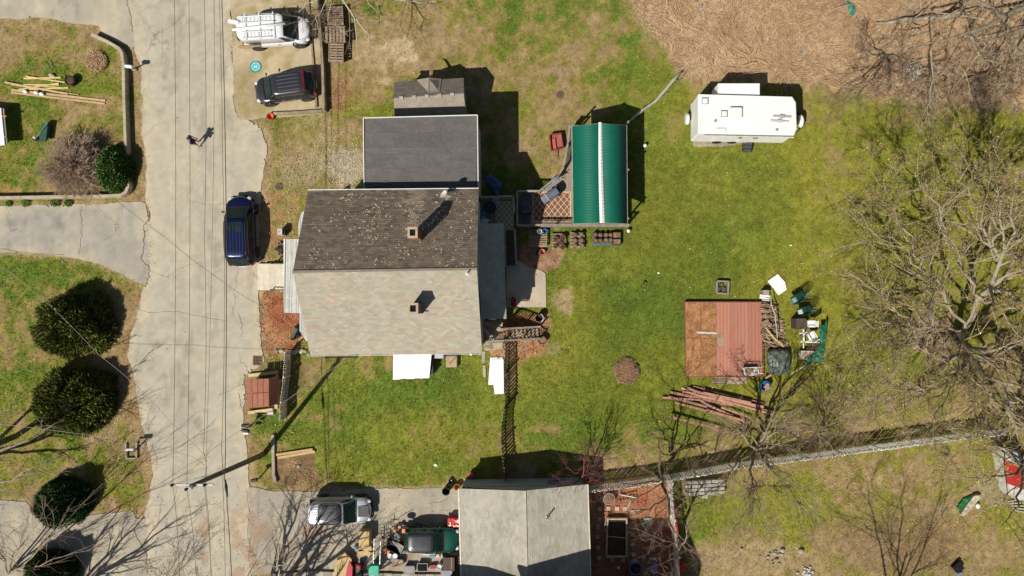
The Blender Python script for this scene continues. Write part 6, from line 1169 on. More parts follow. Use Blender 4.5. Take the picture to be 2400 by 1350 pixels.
gc2 = thing('garden_cart', 'dark green tipped garden cart with a pale wheel on the left lawn', 'cart', tuple(P(103, 309))); b = MB(); q = [P(98, 288, .5), P(112, 289, .5), P(107, 331, .5), P(91, 330, .5)]; q2 = [P(106, 292, .0), P(121, 294, 0), P(118, 326, 0), P(104, 328, 0)]
b.add([*q, *q2], [(0, 1, 2, 3), (0, 4, 5, 1), (1, 5, 6, 2), (2, 6, 7, 3), (3, 7, 4, 0)]); b.build('tray', GREENP, gc2); b = MB()
for k in range(5): b.beam(q[0].lerp(q[3], k / 4) + Vector((0, 0, .02)), q[1].lerp(q[2], k / 4) + Vector((0, 0, .02)), .025, .02)
b.build('rib', mat('green rib', (.06, .14, .1), .6), gc2); b = MB(); b.tube([P(82, 325, .3), P(111, 287, .75)], .02, 6); b.build('handle', MET, gc2); b = MB(); b.lathe((0, 0, 0), [(.05, -.04), (.16, -.05), (.2, 0), (.16, .05), (.05, .04)], 16); me = b.mesh('wheel', RUBBER); o = bpy.data.objects.new('wheel', me); COL.objects.link(o); o.parent = gc2; o.location = P(84, 326, .2) - Vector(gc2.location); o.rotation_euler = (R(60), R(20), 0); b = MB(); b.box(P(80, 323, .38), (.22, .12, .03), R(-40)); b.build('mudguard', DIRTYW, gc2)
mbx = thing('mailbox', 'white street mailbox leaning over the low wall with a stone at its foot', 'mailbox', tuple(P(308, 160))); b = MB(); b.box((P(302, 156, 1.1).x, P(302, 156, 1.1).y, 1.1), (.52, .2, .24), R(-6)); b.build('box', WHITE, mbx, bevel=.06); b = MB(); b.tube([P(311, 162), P(306, 158, 1.0)], .05, 6); b.build('post', GREYW, mbx); b = MB(); b.ball(P(315, 163, .06), .16, 9, 5, (1.2, .8, .7)); b.build('stone', STONE, mbx)
# wooden sign frame / mailbox on left verge
sf = thing('mailbox', 'silver mailbox on a wooden frame beside the lower left verge', 'mailbox', tuple(P(313, 1063))); b = MB(); b.box(P(305, 1053, 1.15), (.6, .2, .22), R(3)); b.build('box', mat('grey box', (.45, .45, .45), .5, metal=.3), sf, bevel=.05)
b = MB(); b.beam(P(295, 1038, .1), P(296, 1075, .1), .09, .1); b.beam(P(320, 1037, .1), P(320, 1075, .1), .09, .1); b.beam(P(295, 1075, .1), P(320, 1074, .1), .09, .1); b.build('frame', GREYW, sf); b = MB(); b.beam(P(316, 1058, 0), P(308, 1054, 1.05), .1, .1); b.beam(P(290, 1055, 1.0), P(318, 1052, 1.0), .12, .04); b.build('post', GREYW, sf)
# drains and covers
for nm, lb, x_, y_, sz, cat in (('storm_drain', 'rusty iron storm drain grate in the dusty kerb lane above the red shed', 604, 845, .62, 'drain'), ('storm_drain', 'iron storm drain grate lying in the shade of the yew bushes', 268, 886, .55, 'drain')):
    t = thing(nm, lb, cat, tuple(P(x_, y_)), R(-2)); b = MB(); s = sz / 2
    for q in (-1, 1): b.box((0, q * s, .018), (sz + .05, .05, .03)); b.box((q * s, 0, .018), (.05, sz - .05, .03))
    b.build('frame', mat('rusty grate', (.2, .12, .08), .9, var=.3), t, False); br = MB(); br.box((0, 0, .016), (.035, sz, .024)); bme = br.mesh('bar', mat('rusty grate', (.2, .12, .08)))
    for k in range(6): inst('bar', bme, t, ((k - 2.5) * sz / 6, 0, .0), world=False); inst('bar', bme, t, (0, (k - 2.5) * sz / 6, .003), (0, 0, R(90)), world=False)
    b = MB(); b.box((0, 0, .012), (sz, sz, .006)); b.build('sump_shade', mat('soot and hollow shade', (.01, .01, .01)), t, False)  # black plate under the bars paints the shade of the drain
for x_, y_, r_, lb in ((653, 438, .26, 'round rusty manhole cover on the verge above the litter-strewn bed'), (1311, 223, .27, 'round dark manhole cover alone on the brown lawn above the red wagon')):
    t = thing('manhole_cover', lb, 'manhole cover', tuple(P(x_, y_))); b = MB(); b.lathe((0, 0, 0), [(r_, 0), (r_, .05), (r_ * .9, .055)], 24); b.build('ring', mat('rusty iron cover', (.24, .14, .1), .9, var=.4), t, False); b = MB(); b.lathe((0, 0, .05), [(r_ * .82, 0), (r_ * .8, .012)], 24)
    for k in range(5): b.box((0, (k - 2) * r_ * .3, .064), (r_ * 1.1 * math.cos((k - 2) * .5), .02, .008))
    b.build('lid', mat('iron lid', (.16, .1, .08), .9, var=.4), t, False)
tu = tub('tub', 'bright orange-red round tub at the end of the parking timbers', 'tub', 633, 272, .24, .3, mat('red orange plastic', (.7, .12, .05), .6)); 
# ---------------------------------------------------------------- by the front of the house
t = thing('utility_box', 'white box with an orange sticker on the leafy bed by the blue car', 'box', tuple(P(656, 543))); boxw(650, 536, 661, 550, 0, .75).build('box', mat('box grey', (.55, .55, .55), .5), t); b = MB(); c = P(653.5, 543, .75); b.lathe(c + Vector((0, 0, .004)), [(.07, 0), (.06, .008)], 10); b.build('sticker', ORANGE, t); boxw(660.5, 537, 666, 550, 0, .6).build('side_panel', DKMET, t)
tub('flower_pot', 'small pale pot standing alone between the white box and the cluster by the porch', 'pot', 654, 570, .12, .2, DIRTYW, SOIL)
for x_, y_, r_, m, lb in ((648, 583, .14, STONE, 'grey pot on the left of the cluster by the porch gutter'), (657, 586, .2, BLACKP, 'largest black pot in the cluster by the porch gutter'), (655, 595, .12, DIRTYW, 'pale pot at the bottom of the cluster by the porch gutter'), (661, 578, .12, BLACKP, 'small black pot at the top of the cluster by the porch gutter')): tub('flower_pot', lb, 'pot', x_, y_, r_, .22, m, SOIL, 'pots clustered by the porch gutter')
sc_ = thing('toy_scooter', 'dark green ride-on toy with black wheels standing on the red mulch', 'toy', tuple(P(692, 783))); b = MB(); b.beam(P(685, 792, .3), P(697, 769, .35), .22, .16); b.build('body', GREENP, sc_, bevel=.05)
for q, r_ in (((686, 793), .15), ((698, 787), .14), ((695, 767), .14)): b = MB(); b.lathe(P(*q, .12) - Vector((0, 0, .1)), [(r_ * .6, 0), (r_, .05), (r_, .15), (r_ * .6, .2)], 14); b.build('wheel', RUBBER, sc_)
one('driftwood', 'two thin pale sticks leaning on the mulch bed by the wall corner', 'sticks', board((690, 808), (712, 788), .04, .04, .1, .4), YELW)
# small red shed
rs = thing('storage_shed', 'small garden shed with a red-brown two-panelled roof on a pale timber base', 'shed', tuple(P(615, 922))); h0, h1 = 1.55, 1.9
e = [P(577, 888, h0), P(630, 887, h1), P(630, 953, h1), P(579, 957, h0)]; f2 = [P(653, 880, h0 - .35), P(652, 946, h0 - .35)]; RSM = mat('red-brown roof panel', (.34, .13, .075), .7, var=.2, rnd=.12)
for k in range(2):
    for j in range(4):
        q = lambda u, v: e[0].lerp(e[1], u).lerp(e[3].lerp(e[2], u), v); u0, u1 = j / 4 + .012, (j + 1) / 4 - .006; v0, v1 = k / 2 + .008, (k + 1) / 2 - .012; b = MB(); slab(b, q(u0, v1), q(u1, v1), q(u1, v0), q(u0, v0), .05); flipfix(b.build('roof_panel', RSM, rs))
b = MB(); slab(b, e[2], f2[1], f2[0], e[1], .05); flipfix(b.build('roof_slope', mat('red-brown slope', (.3, .12, .07), .7, var=.2), rs)); b = MB(); b.prism([(e[0].x + .1, e[0].y - .15), (f2[0].x - .1, e[0].y - .15), (f2[1].x - .1, e[3].y + .15), (e[3].x + .1, e[3].y + .15)], 0, h0 - .42); b.build('wall', mat('tan shed wall', (.42, .28, .15), .85), rs)
b = MB(); b.beam(P(582, 967, .1), P(640, 960, .1), .22, .2); b.beam(P(583, 880, .1), P(652, 872, .1), .22, .2); b.beam(P(650, 878, .1), P(648, 958, .1), .2, .2); b.build('base_timber', mat('cream timber', (.62, .5, .28), .8), rs)
one('can', 'small grey and white tin at the lower right foot of the red shed', 'can', boxw(626, 965, 640, 972, 0, .25), mat('grey tin', (.5, .5, .5), .6))
mb2 = thing('mailboxes', 'twin black mailboxes on one post at the street edge below the red shed', 'mailbox', tuple(P(581, 1000)))
for q, a, w in (((577, 997), 2, .65), ((575, 1009), -14, .6)): b = MB(); c = P(*q, 1.15); b.box(c, (w, .24, .24), R(a)); b.build('box', BLACKP, mb2, bevel=.08)
b = MB(); b.tube([P(585, 1000), P(578, 1002, 1.0)], .05, 6); b.build('post', GREYW, mb2); b = MB(); b.box(P(577, 1016, .9), (.35, .12, .15)); b.build('newspaper_holder', WHITEP, mb2)
mb3 = thing('mailbox', 'single black mailbox by the street edge near the lower end of the utility pole', 'mailbox', tuple(P(604, 1122))); b = MB(); b.box(P(596, 1125, 1.15), (.5, .22, .24), R(12)); b.build('box', BLACKP, mb3, bevel=.08); b = MB(); b.tube([P(608, 1120), P(600, 1123, 1.0)], .05, 6); b.build('post', DKMET, mb3); b = MB(); b.lathe(P(590, 1126, 1.22), [(.06, 0), (.05, .03)], 10); b.build('reflector', CHROME, mb3)
tp = thing('new_timbers', 'two fresh tan timbers lying across the top of the leafy garden plot', 'timber', tuple(P(693, 1063)))
for p, q in (((648, 1066), (733, 1053)), ((651, 1073), (738, 1058))): board(p, q, .17, .12, .1).build('timber', mat('fresh timber', (.56, .38, .18), .8, var=.2, rnd=.1), tp)
# sheets south of the house
aw = thing('bulkhead', 'white ribbed metal bulkhead awning sticking out below the big house', 'bulkhead', tuple(P(968, 860))); b = MB(); n = 26; vs = []
for i in range(n * 4 + 1): u = i / (n * 4); z = .01 * (i % 4 in (0, 1)); vs += [P(922, 822, 1.5).lerp(P(1012, 822, 1.5), u) + Vector((0, 0, z)), P(921, 890 - 2 * (i % 40 > 22), .9).lerp(P(1006, 886, .9), u) + Vector((0, 0, z))]
b.add(vs, [(2 * i, 2 * i + 1, 2 * i + 3, 2 * i + 2) for i in range(n * 4)]); b.build('sheet', WHITE, aw); b = MB(); b.prism([xy(P(1004, 825, .6)), xy(P(1016, 825, .6)), xy(P(1016, 876, .6)), xy(P(1004, 878, .6))], 0, .85); b.build('side', DKMET, aw)
b = MB(); b.prism([xy(P(928, 825, .6)), xy(P(1003, 825, .6)), xy(P(1003, 872, .6)), xy(P(928, 872, .6))], 0, .8); b.build('base', CONC, aw)
one('meter_cabinet', 'small pale grey cabinet on the house foot right of the white bulkhead', 'cabinet', boxw(1018, 820, 1039, 840, 0, .9), mat('pale grey', (.5, .5, .55), .6))
cr = thing('wooden_cover', 'square plywood cover with a diagonal brace by the foot of the big house', 'cover', tuple(P(1058, 848))); boxw(1045, 834, 1071, 861, 0, .25).build('panel', mat('cover ply', (.45, .33, .2), .8, var=.3), cr)
for i in range(2): board((1045, 834), (1071, 834 + 0), .06, .1, .3).build('frame_bar', DARKW, cr) if i else board((1053, 853), (1069, 837), .05, .06, .3).build('brace', DARKW, cr)
board((1071, 834), (1071, 861), .06, .1, .3).build('frame_bar', DARKW, cr)
ps = thing('plastic_sheets', 'overlapping blank white sheets lying on the grass against the dark picket fence', 'panels', tuple(P(1163, 880)))
for k, q in enumerate((((1149, 838), (1178, 838), (1178, 903), (1144, 902)), ((1150, 842), (1180, 842), (1181, 923), (1159, 924)))): b = MB(); z = .06 + k * .05; b.prism([xy(P(*v, z)) for v in q], z - .03, z); b.build('panel', WHITE, ps)
for q, lb in ((((1130, 823), (1138, 824), (1137, 846), (1132, 853), (1129, 848)), 'upper stepping stone beside the lower right corner of the big house'), (((1131, 856), (1138, 856), (1139, 884), (1133, 884)), 'lower stepping stone beside the lower right corner of the big house')): b = MB(); b.prism([xy(P(*v)) for v in q], 0, .06); one('stepping_stone', lb, 'stone', b, STONE, 'stepping stones below the stoop')
one('white_scrap', 'small white triangular scrap at the lower eave of the big house', 'scrap', boxw(1101, 829, 1106, 833, 0, .1), WHITE)
t = thing('slab_bench', 'thin dark metal frame lying on a pale slab below the stoop rail', 'frame', tuple(P(1150, 812))); b = MB(); b.prism([xy(P(*v)) for v in ((1134, 804), (1178, 802), (1178, 818), (1136, 822))], 0, .08); b.build('slab', CONC, t); b = MB(); b.tube([P(1135, 804, .2), P(1136, 816, .2), P(1149, 817, .2), P(1153, 820, .2), P(1148, 805, .2)], .015, 5); b.tube([P(1136, 812, .2), P(1150, 813, .2)], .015, 5); b.build('frame', DKMET, t)
# stoop and patio things
uc = thing('parasol', 'folded pale parasol lying across the shaded stoop', 'parasol', tuple(P(1148, 782, 1.3))); b = MB(); b.tube([P(1133, 768, 2.0), P(1146, 785, 1.8), P(1158, 793, 1.6)], [.02, .12, .2], 8); b.build('cloth', mat('pale cloth', (.5, .48, .42), .9), uc)
wg = thing('sledge', 'red oblong sledge with a pale rim on the shaded patio', 'sledge', tuple(P(1203, 708))); b = MB(); n = 20; vs = []; c = P(1203, 708, .2)
for r_, z in ((.9, 0), (1, .16), (1.08, .17)): vs += [c + Vector((math.cos(k / n * 6.283) * .2 * r_, math.copysign(abs(math.sin(k / n * 6.283)) ** .7, math.sin(k / n * 6.283)) * .37 * r_, z - .13)) for k in range(n)]
b.add(vs, [(j * n + k, j * n + (k + 1) % n, (j + 1) * n + (k + 1) % n, (j + 1) * n + k) for j in range(2) for k in range(n)] + [tuple(range(n))]); b.build('tub', REDP, wg); b = MB(); b.tube([Vector(v) for v in vs[2 * n:]] + [Vector(vs[2 * n])], .018, 5); b.build('rim', DIRTYW, wg)
t = tub('barrel', 'upper half barrel by the patio stairs with a broken white rim', 'barrel', 1264, 745, .27, .6, DKMET, SOIL, None, 0, .5); b = MB(); b.tube([(math.cos(a) * .28, math.sin(a) * .28, .62) for a in np.linspace(-2.2, 1.2, 14)], .02, 5); b.build('rim', WHITEP, t, False)
tub('barrel', 'lower half barrel full of soil at the foot of the open steps', 'barrel', 1271, 797, .29, .45, mat('barrel wood', (.12, .08, .06), .9), mat('dry soil', (.25, .17, .11), 1, var=.4))
tarp = thing('tarp', 'crumpled blue tarpaulin in the shade behind the big house', 'tarp', tuple(P(1157, 434)))
def cloth(name, par, poly, z, amp, m, seed, cell=2.5, dome=0):
    xs = [p[0] for p in poly]; ys = [p[1] for p in poly]; X, Y = np.meshgrid(np.arange(min(xs), max(xs), cell), np.arange(min(ys), max(ys), cell), indexing='ij'); d = sdf(poly, X, Y); k = d < 0; idx = np.arange(X.size).reshape(X.shape)
    q = np.stack([idx[:-1, :-1], idx[:-1, 1:], idx[1:, 1:], idx[1:, :-1]], -1).reshape(-1, 4); q = q[k.ravel()[q].all(1)]; n = fbm(X, Y, 22, seed); rg = 1 - np.abs(n - .5) * 4
    Z = z + amp * (rg * .5 + fbm(X, Y, 9, seed + 3) * .6) * np.clip(-d / 6, .15, 1) + dome * np.clip(-d / max(4, -d.min()), 0, 1) ** .4; kx = (HC - Z) / FP
    V = np.stack([(X - NX) * kx, -(Y - NY) * kx, Z], -1).reshape(-1, 3); used = np.unique(q); rm = -np.ones(X.size, int); rm[used] = np.arange(len(used)); me = npmesh(name, V[used], [rm[q]]); return finish(name, me, m, par, True)
cloth('sheet', tarp, [(1138, 408), (1152, 407), (1166, 418), (1178, 428), (1178, 445), (1170, 452), (1174, 462), (1158, 462), (1152, 440), (1140, 430), (1134, 418)], .1, .35, mat('blue tarpaulin', (.03, .09, .28), .5, c2=(.12, .17, .26), sc=5, var=.3), 150)
tc_ = thing('covered_table', 'black plastic-covered table at the shaded left end of the deck', 'table', tuple(P(1236, 478, DK))); b = MB(); b.box((P(1234, 478, 1.5).x, P(1234, 478, 1.5).y, DK + .35), (.62, 1.3, .7)); b.build('base', RUBBER, tc_); cloth('cover', tc_, [(1222, 455), (1244, 454), (1247, 470), (1246, 496), (1238, 502), (1222, 500)], DK + .72, .12, mat('black sheeting', (.035, .035, .04), .35, c2=(.09, .09, .1), sc=6), 160, 1.5)
gr_ = thing('barbecue_grill', 'grey gas barbecue with open lid set diagonally on the brown rug', 'grill', tuple(P(1291, 461, DK)), R(33)); lc = lambda x, y, z: (x, y, z)
for nm, c, s, m in (('cart', (0, -.02, .42), (1.15, .5, .8), DKMET), ('side_shelf', (-.52, -.02, .86), (.42, .48, .04), mat('grey shelf', (.2, .22, .28), .4)), ('side_shelf', (.52, .1, .84), (.3, .44, .04), BLACKP), ('control_panel', (.05, -.3, .82), (.62, .1, .1), CHROME)): b = MB(); b.box(c, s); b.build(nm, m, gr_, False, bevel=.015)
b = MB(); b.lathe((0, 0, 0), [(.3, -.42), (.3, .42)], 18); me = b.mesh('lid', mat('grey lid', (.14, .16, .21), .35, coat=.3)); me.transform(Matrix.Translation((.1, .03, .9)) @ Matrix.Rotation(R(90), 4, 'Y') @ Matrix.Diagonal((.5, .85, 1, 1))); o = bpy.data.objects.new('lid', me); COL.objects.link(o); o.parent = gr_; b = MB(); b.tube([(-.15, -.26, 1.02), (.35, -.26, 1.02)], .018, 6); b.build('handle', CHROME, gr_, False); b = MB(); b.box((-.31, -.02, .9), (.06, .46, .03)); b.build('trim', DIRTYW, gr_, False)
cl = thing('folded_chair', 'folded grey lounge chair leaning on the curved deck rail', 'chair', tuple(P(1295, 425, DK))); b = MB()
for p, q in (((1268, 446), (1308, 412)), ((1276, 444), (1315, 414)), ((1268, 446), (1276, 444)), ((1300, 418), (1312, 424)), ((1290, 430), (1304, 436))): b.tube([P(*p, DK + 1.1), P(*q, DK + 1.2)], .025, 6)
b.build('frame', mat('grey frame', (.28, .3, .33), .5), cl); cloth('seat_sling', cl, [(1292, 418), (1306, 412), (1314, 420), (1300, 430), (1290, 428)], DK + 1.05, .12, mat('grey sling', (.22, .26, .3), .8), 165, 1.5)
# landing furniture
dc = thing('patio_set', 'dark round table in the shaded corner of the back landing', 'table', tuple(P(1150, 492, DK2))); b = MB(); b.lathe(P(1150, 490, DK2), [(.25, 0), (.05, .05), (.05, .68), (.42, .7), (.42, .73)], 16); b.build('tabletop', mat('dark top', (.03, .03, .03), .6), dc)
def lchair(label, px, py, deg, m, z, s=1., name='chair', grp=None, cat='chair', back=True, arms=True):
    t = thing(name, label, cat, tuple(P(px, py, z + .4)[:2]) + (z,), R(deg), grp); w, d = .5 * s, .48 * s
    b = MB(); b.box((0, 0, .42), (w, d, .03)); b.build('seat', m, t, False, bevel=.01)
    for k in range(5): b = MB(); b.beam((-w / 2 + w * (k + .5) / 5, -d / 2, .44), (-w / 2 + w * (k + .5) / 5, -d / 2 - .16, .88), .06, .02); b.build('back_slat', m, t, False)
    b = MB(); b.beam((-w / 2, -d / 2 - .16, .9), (w / 2, -d / 2 - .16, .9), .04, .05); b.build('top_rail', m, t, False)
    for x_ in (-1, 1):
        for y_ in (-1, 1): b = MB(); b.beam((x_ * w / 2, y_ * d / 2, .42), (x_ * (w / 2 + .03), y_ * (d / 2 + .03), 0), .04, .04); b.build('leg', m, t, False)
        if arms: b = MB(); b.beam((x_ * w / 2, -d / 2 - .05, .66), (x_ * w / 2, d / 2, .64), .06, .025); b.beam((x_ * w / 2, d / 2, .64), (x_ * w / 2, d / 2, .42), .04, .03); b.build('armrest', m, t, False)
    return t
lchair('blue plastic chair half hidden by the house wall on the back landing', 1129, 499, 0, mat('blue grey plastic', (.1, .25, .35), .6), DK2); lchair('white lawn chair at the left edge of the cream rug', 1137, 518, -30, WHITEP, DK2, .8); lchair('pale rounded chair above the cream rug on the back landing', 1163, 478, 180, mat('pale grey plastic', (.4, .4, .42), .6), DK2, .8)
# pots and crates under the deck
pallet('wooden_table', 'low slatted wooden table holding the white and blue buckets', 1239, 537, 1282, 579, .3, 8, 0, True, None, cat='table')
tub('bucket', 'white bucket on the slatted table below the deck rail', 'bucket', 1264, 542, .19, .3, WHITE, None, None, .45); tub('bucket', 'blue bucket beside the white one on the slatted table', 'bucket', 1277, 541, .16, .3, BLUEP, None, None, .45); tub('bucket', 'dark blue pot on the wood chips below the slatted table', 'pot', 1262, 593, .17, .3, mat('cobalt glaze', (.01, .03, .25), .3, coat=.5), SOIL); tub('flower_pot', 'orange terracotta pot touching the dark blue one on the wood chips', 'pot', 1271, 590, .2, .3, mat('bright terracotta', (.6, .22, .1), .8), None)
cr1 = pallet('wooden_crate', 'pale slatted crate holding five terracotta pots below the deck', 1293, 546, 1327, 585, .1, 6, 0, True, None, cat='crate'); cr2 = pallet('wooden_crate', 'pale slatted crate holding six brown pots below the deck', 1337, 543, 1370, 582, .1, 5, 0, True, None, cat='crate')
for x_, y_, r_, lb in ((1303, 560, .17, 'upper left terracotta pot in the five-pot crate'), (1319, 557, .2, 'upper right and brightest terracotta pot in the five-pot crate'), (1312, 569, .14, 'central pot in the five-pot crate'), (1302, 578, .14, 'lower left pot in the five-pot crate'), (1319, 579, .18, 'lower right terracotta pot in the five-pot crate')): tub('flower_pot', lb, 'pot', x_, y_, r_, .26, TERRA, SOIL, 'terracotta pots in the five-pot crate', .24)
for x_, y_, lb in ((1347, 551, 'upper left'), (1362, 550, 'upper right'), (1347, 564, 'middle left'), (1362, 564, 'middle right'), (1347, 576, 'lower left'), (1364, 576, 'lower right')): tub('flower_pot', lb + ' brown pot of the six in the right-hand crate', 'pot', x_, y_, .165, .24, mat('brown pot', (.2, .12, .08), .9, rnd=.2), mat('dead roots', (.28, .18, .1), 1, var=.5), 'brown pots in the six-pot crate', .24)
one('plant_tray', 'flat black tray under the six black pots left of the lower deck corner', 'tray', boxw(1388, 545, 1453, 576, 0, .06), mat('grey tray', (.12, .14, .13), .7))
for k, (x_, y_) in enumerate(((1395, 550), (1407, 551), (1420, 551), (1431, 551), (1396, 564), (1407, 564), (1420, 563), (1431, 563))): tub('plant_pot', ['first', 'second', 'third', 'fourth'][k % 4] + ' black plant pot from the left in the %s row of the tray' % ('upper' if k < 4 else 'lower'), 'pot', x_, y_, .17, .28, BLACKP, mat('dead roots', (.3, .2, .12)), 'black pots in the tray below the deck', .06)
for k, y_ in enumerate((551, 567)): t = thing('square_planter', ('upper' if k == 0 else 'lower') + ' square black planter of dry soil at the right end of the tray', 'planter', tuple(P(1446, y_)), 0, 'square planters in the tray'); boxw(1436, y_ - 7.5, 1456, y_ + 7, .06, .3).build('box', BLACKP, t, bevel=.02); boxw(1438, y_ - 6, 1454, y_ + 5.5, .34, .035).build('soil', mat('dead roots', (.3, .2, .12)), t)
for x_, y_, lb in ((1512, 341, 'white ball lamp on the grass right of the green canopy'), (1473, 541, 'white ball lamp at the lower right corner of the deck')): t = thing('ball_lamp', lb, 'lamp', tuple(P(x_, y_))); b = MB(); b.ball(P(x_, y_, .3), .13, 12, 8); b.build('globe', WHITE, t, smooth=True); b = MB(); b.tube([P(x_, y_), P(x_, y_, .2)], .04, 6); b.build('post', BLACKP, t)
rw_ = thing('wagon', 'red wooden wagon on the grass beside the curved deck rail', 'wagon', tuple(P(1303, 337))); z = .45
b = MB(); b.prism([xy(P(*v, z)) for v in ((1288, 316), (1315, 313), (1320, 347), (1292, 353))], .2, .26); b.build('bed', mat('wagon bed', (.34, .12, .09), .7, var=.3), rw_); vv = [(1288, 316), (1315, 313), (1320, 347), (1292, 353)]
for k in range(4): b = MB(); b.beam(P(*vv[k], .4), P(*vv[(k + 1) % 4], .4), .04, .26); b.build('side_board', mat('wagon red', (.35, .05, .05), .7, var=.2), rw_)
b = MB(); b.prism([xy(P(*v, z)) for v in ((1294, 325), (1301, 324), (1304, 349), (1297, 350))], .26, .42); b.build('box', mat('faded red', (.55, .12, .1), .7), rw_); b = MB(); b.beam(P(1305, 352, .2), P(1306, 370, .15), .05, .04); b.build('handle', mat('wagon red', (.35, .05, .05)), rw_)
for q in ((1288, 322), (1292, 348), (1317, 318), (1319, 343)): b = MB(); b.box(P(*q, .15), (.06, .28, .28)); b.build('wheel', RUBBER, rw_, bevel=.04)
# ---------------------------------------------------------------- lawn, platform and junk
fr = thing('fire_pit', 'square stone-edged fire pit of ash alone on the lawn above the red platform', 'fire pit', tuple(P(1693, 673)))
for q in (((1680, 659), (1708, 660)), ((1707, 660), (1705, 689)), ((1680, 687), (1707, 689)), ((1680, 659), (1679, 688))): b = MB(); b.beam(P(*q[0], .14), P(*q[1], .14), .11, .28); b.build('side', mat('grey block', (.3, .27, .24), .9), fr)
for k in range(34): b = MB(); b.box(P(random.uniform(1684, 1703), random.uniform(663, 685), .1 + random.uniform(0, .08)), (.14, .05, .05), random.uniform(0, 3)); b.build('charred_wood', mat('charred wood', (.18, .11, .09), 1, rnd=.7), fr)
b = MB(); b.prism([xy(P(*v, .08)) for v in ((1823, 642), (1840, 661), (1844, 679), (1825, 692), (1799, 659))], .03, .08); one('white_sheet', 'blank white sheet with a clipped corner lying on the lawn', 'sheet', b, WHITE)
pf = thing('platform', 'square red platform, planked on the right and bare plywood on the left', 'platform', tuple(P(1696, 795))); zp = .3; x = 1679.
k = 0
while x < 1785: w = 8.3; q = ((x, 709), (min(x + w - .5, 1786), 709), (min(x + w, 1787), 880), (x + .5, 881)); b = MB(); b.prism([xy(P(*v, zp)) for v in q], zp - .04, zp + random.uniform(0, .012)); b.build('plank', mat('red plank', (.43, .155, .1), .8, c2=(.4, .2, .14), sc=2.5, var=.15, rnd=.13, stretch=(3, .5, 1)), pf); x += w
for q in (((1606, 709), (1642, 709), (1642, 792), (1607, 792)), ((1643, 709), (1678.5, 709), (1678.5, 792), (1643, 792)), ((1607, 793), (1642, 793), (1643, 882), (1609, 882)), ((1643, 793), (1678.5, 793), (1679, 881), (1644, 882))): b = MB(); b.prism([xy(P(*v, zp)) for v in q], zp - .06, zp - .012); b.build('plywood_sheet', PLY, pf)
b = MB()
for q in (((1605, 708), (1787, 708)), ((1787, 708), (1788, 881)), ((1609, 883), (1788, 882)), ((1605, 708), (1608, 883))): b.beam(P(*q[0], .17), P(*q[1], .17), .05, .24)
b.build('rim_joist', mat('platform rim', (.3, .12, .07), .85), pf); board((1633, 779), (1680, 781), .14, .04, zp + .02).build('bare_board', DIRTYW, pf); b = MB(); b.prism([xy(P(*v, zp + .02)) for v in ((1680, 782), (1695, 783), (1697, 815), (1682, 816))], zp + .014, zp + .022); b.build('bare_patch', mat('bare patch', (.4, .27, .18), .9, var=.4), pf)
n = 2400; px_ = RS.uniform(1608, 1678, n); py_ = RS.uniform(711, 880, n); kk = fbm(px_, py_, 40, 171) > .42; px_, py_ = px_[kk], py_[kk]; cc = np.array([(.6, .38, .16), (.45, .24, .09), (.2, .1, .05)])[RS.randint(0, 3, len(px_))]; o = scatter_leaves('debris', px_, py_, .028, cc, zp, .02); o.parent = pf; o.location = -Vector(pf.location)
wb_ = thing('wheelbarrow', 'white wheelbarrow of scraps parked on the lower right corner of the red platform', 'wheelbarrow', tuple(P(1760, 870, zp))); b = MB(); a = [(1743, 862), (1776, 861), (1778, 876), (1770, 879), (1746, 879)]; b.prism([xy(P(*v, .9)) for v in a], .6, .66); b.build('tray', DIRTYW, wb_); b = MB(); b.tube([P(*v, .92) for v in a + [a[0]]], .03, 6); b.build('rim', WHITE, wb_)
for s in ((862, 860), (874, 876)): b = MB(); b.tube([P(1776, s[0], .85), P(1789, s[1], .85)], .02, 6); b.build('handle', WHITE, wb_)
b = MB(); b.ball(P(1757, 869, .75), .22, 8, 5, (1.3, .9, .5)); b.build('scraps', mat('scrap', (.4, .28, .15), .9, var=.5), wb_); b = MB(); b.lathe(P(1744, 870, .45), [(.05, 0), (.18, .03), (.18, .08)], 12); b.build('wheel', RUBBER, wb_)
pallet('pallet', 'half-open pallet leaning on the lower edge of the red platform', 1670, 883, 1704, 902, 0, 5, 0, True, None); one('plywood_lid', 'worn board beside the pallet at the lower edge of the red platform', 'board', boxw(1705, 884, 1750, 900, 0, .16), mat('worn ply', (.5, .36, .24), .85, var=.3))
wp = thing('firewood_pile', 'long heap of split firewood along the right side of the red platform', 'firewood pile', tuple(P(1812, 760))); lg_m = []
for r_ in (.05, .07, .09): b = MB(); b.tube([(-.25, 0, 0), (.25, 0, 0)], r_, 5); lg_m.append(b.mesh('log', LOG))
for k in range(260):
    v = random.random(); y_ = 708 + v * 108; wd = 24 + 34 * v; u = random.random() ** .9; x_ = 1789 + u * wd; hh = max(.05, (1 - u) * .7) * random.uniform(.3, 1); inst('log', random.choice(lg_m), wp, P(x_, y_, hh), (random.uniform(-.2, .2), random.uniform(-.25, .25), random.gauss(.0, .35) + (-.5 if v > .6 else 0)), (random.uniform(.6, 1.2),) * 3)
b = MB(); b.tube([P(*q, .95) for q in ((1806, 693), (1808, 715), (1816, 735), (1820, 770), (1822, 792))], .035, 6); one('branch', 'long bare branch lying up the firewood heap', 'branch', b, BIRCH); b = MB(); b.tube([P(1795, 768, .8), P(1812, 790, .7), P(1836, 813, .5)], [.03, .05, .04], 6); one('branch', 'pale split pole slanting across the lower end of the firewood heap', 'branch', b, YELW)
one('grey_box', 'grey-brown box at the top end of the firewood heap', 'box', boxw(1789, 680, 1803, 692, 0, .6), mat('grey brown', (.36, .3, .27), .8)); 
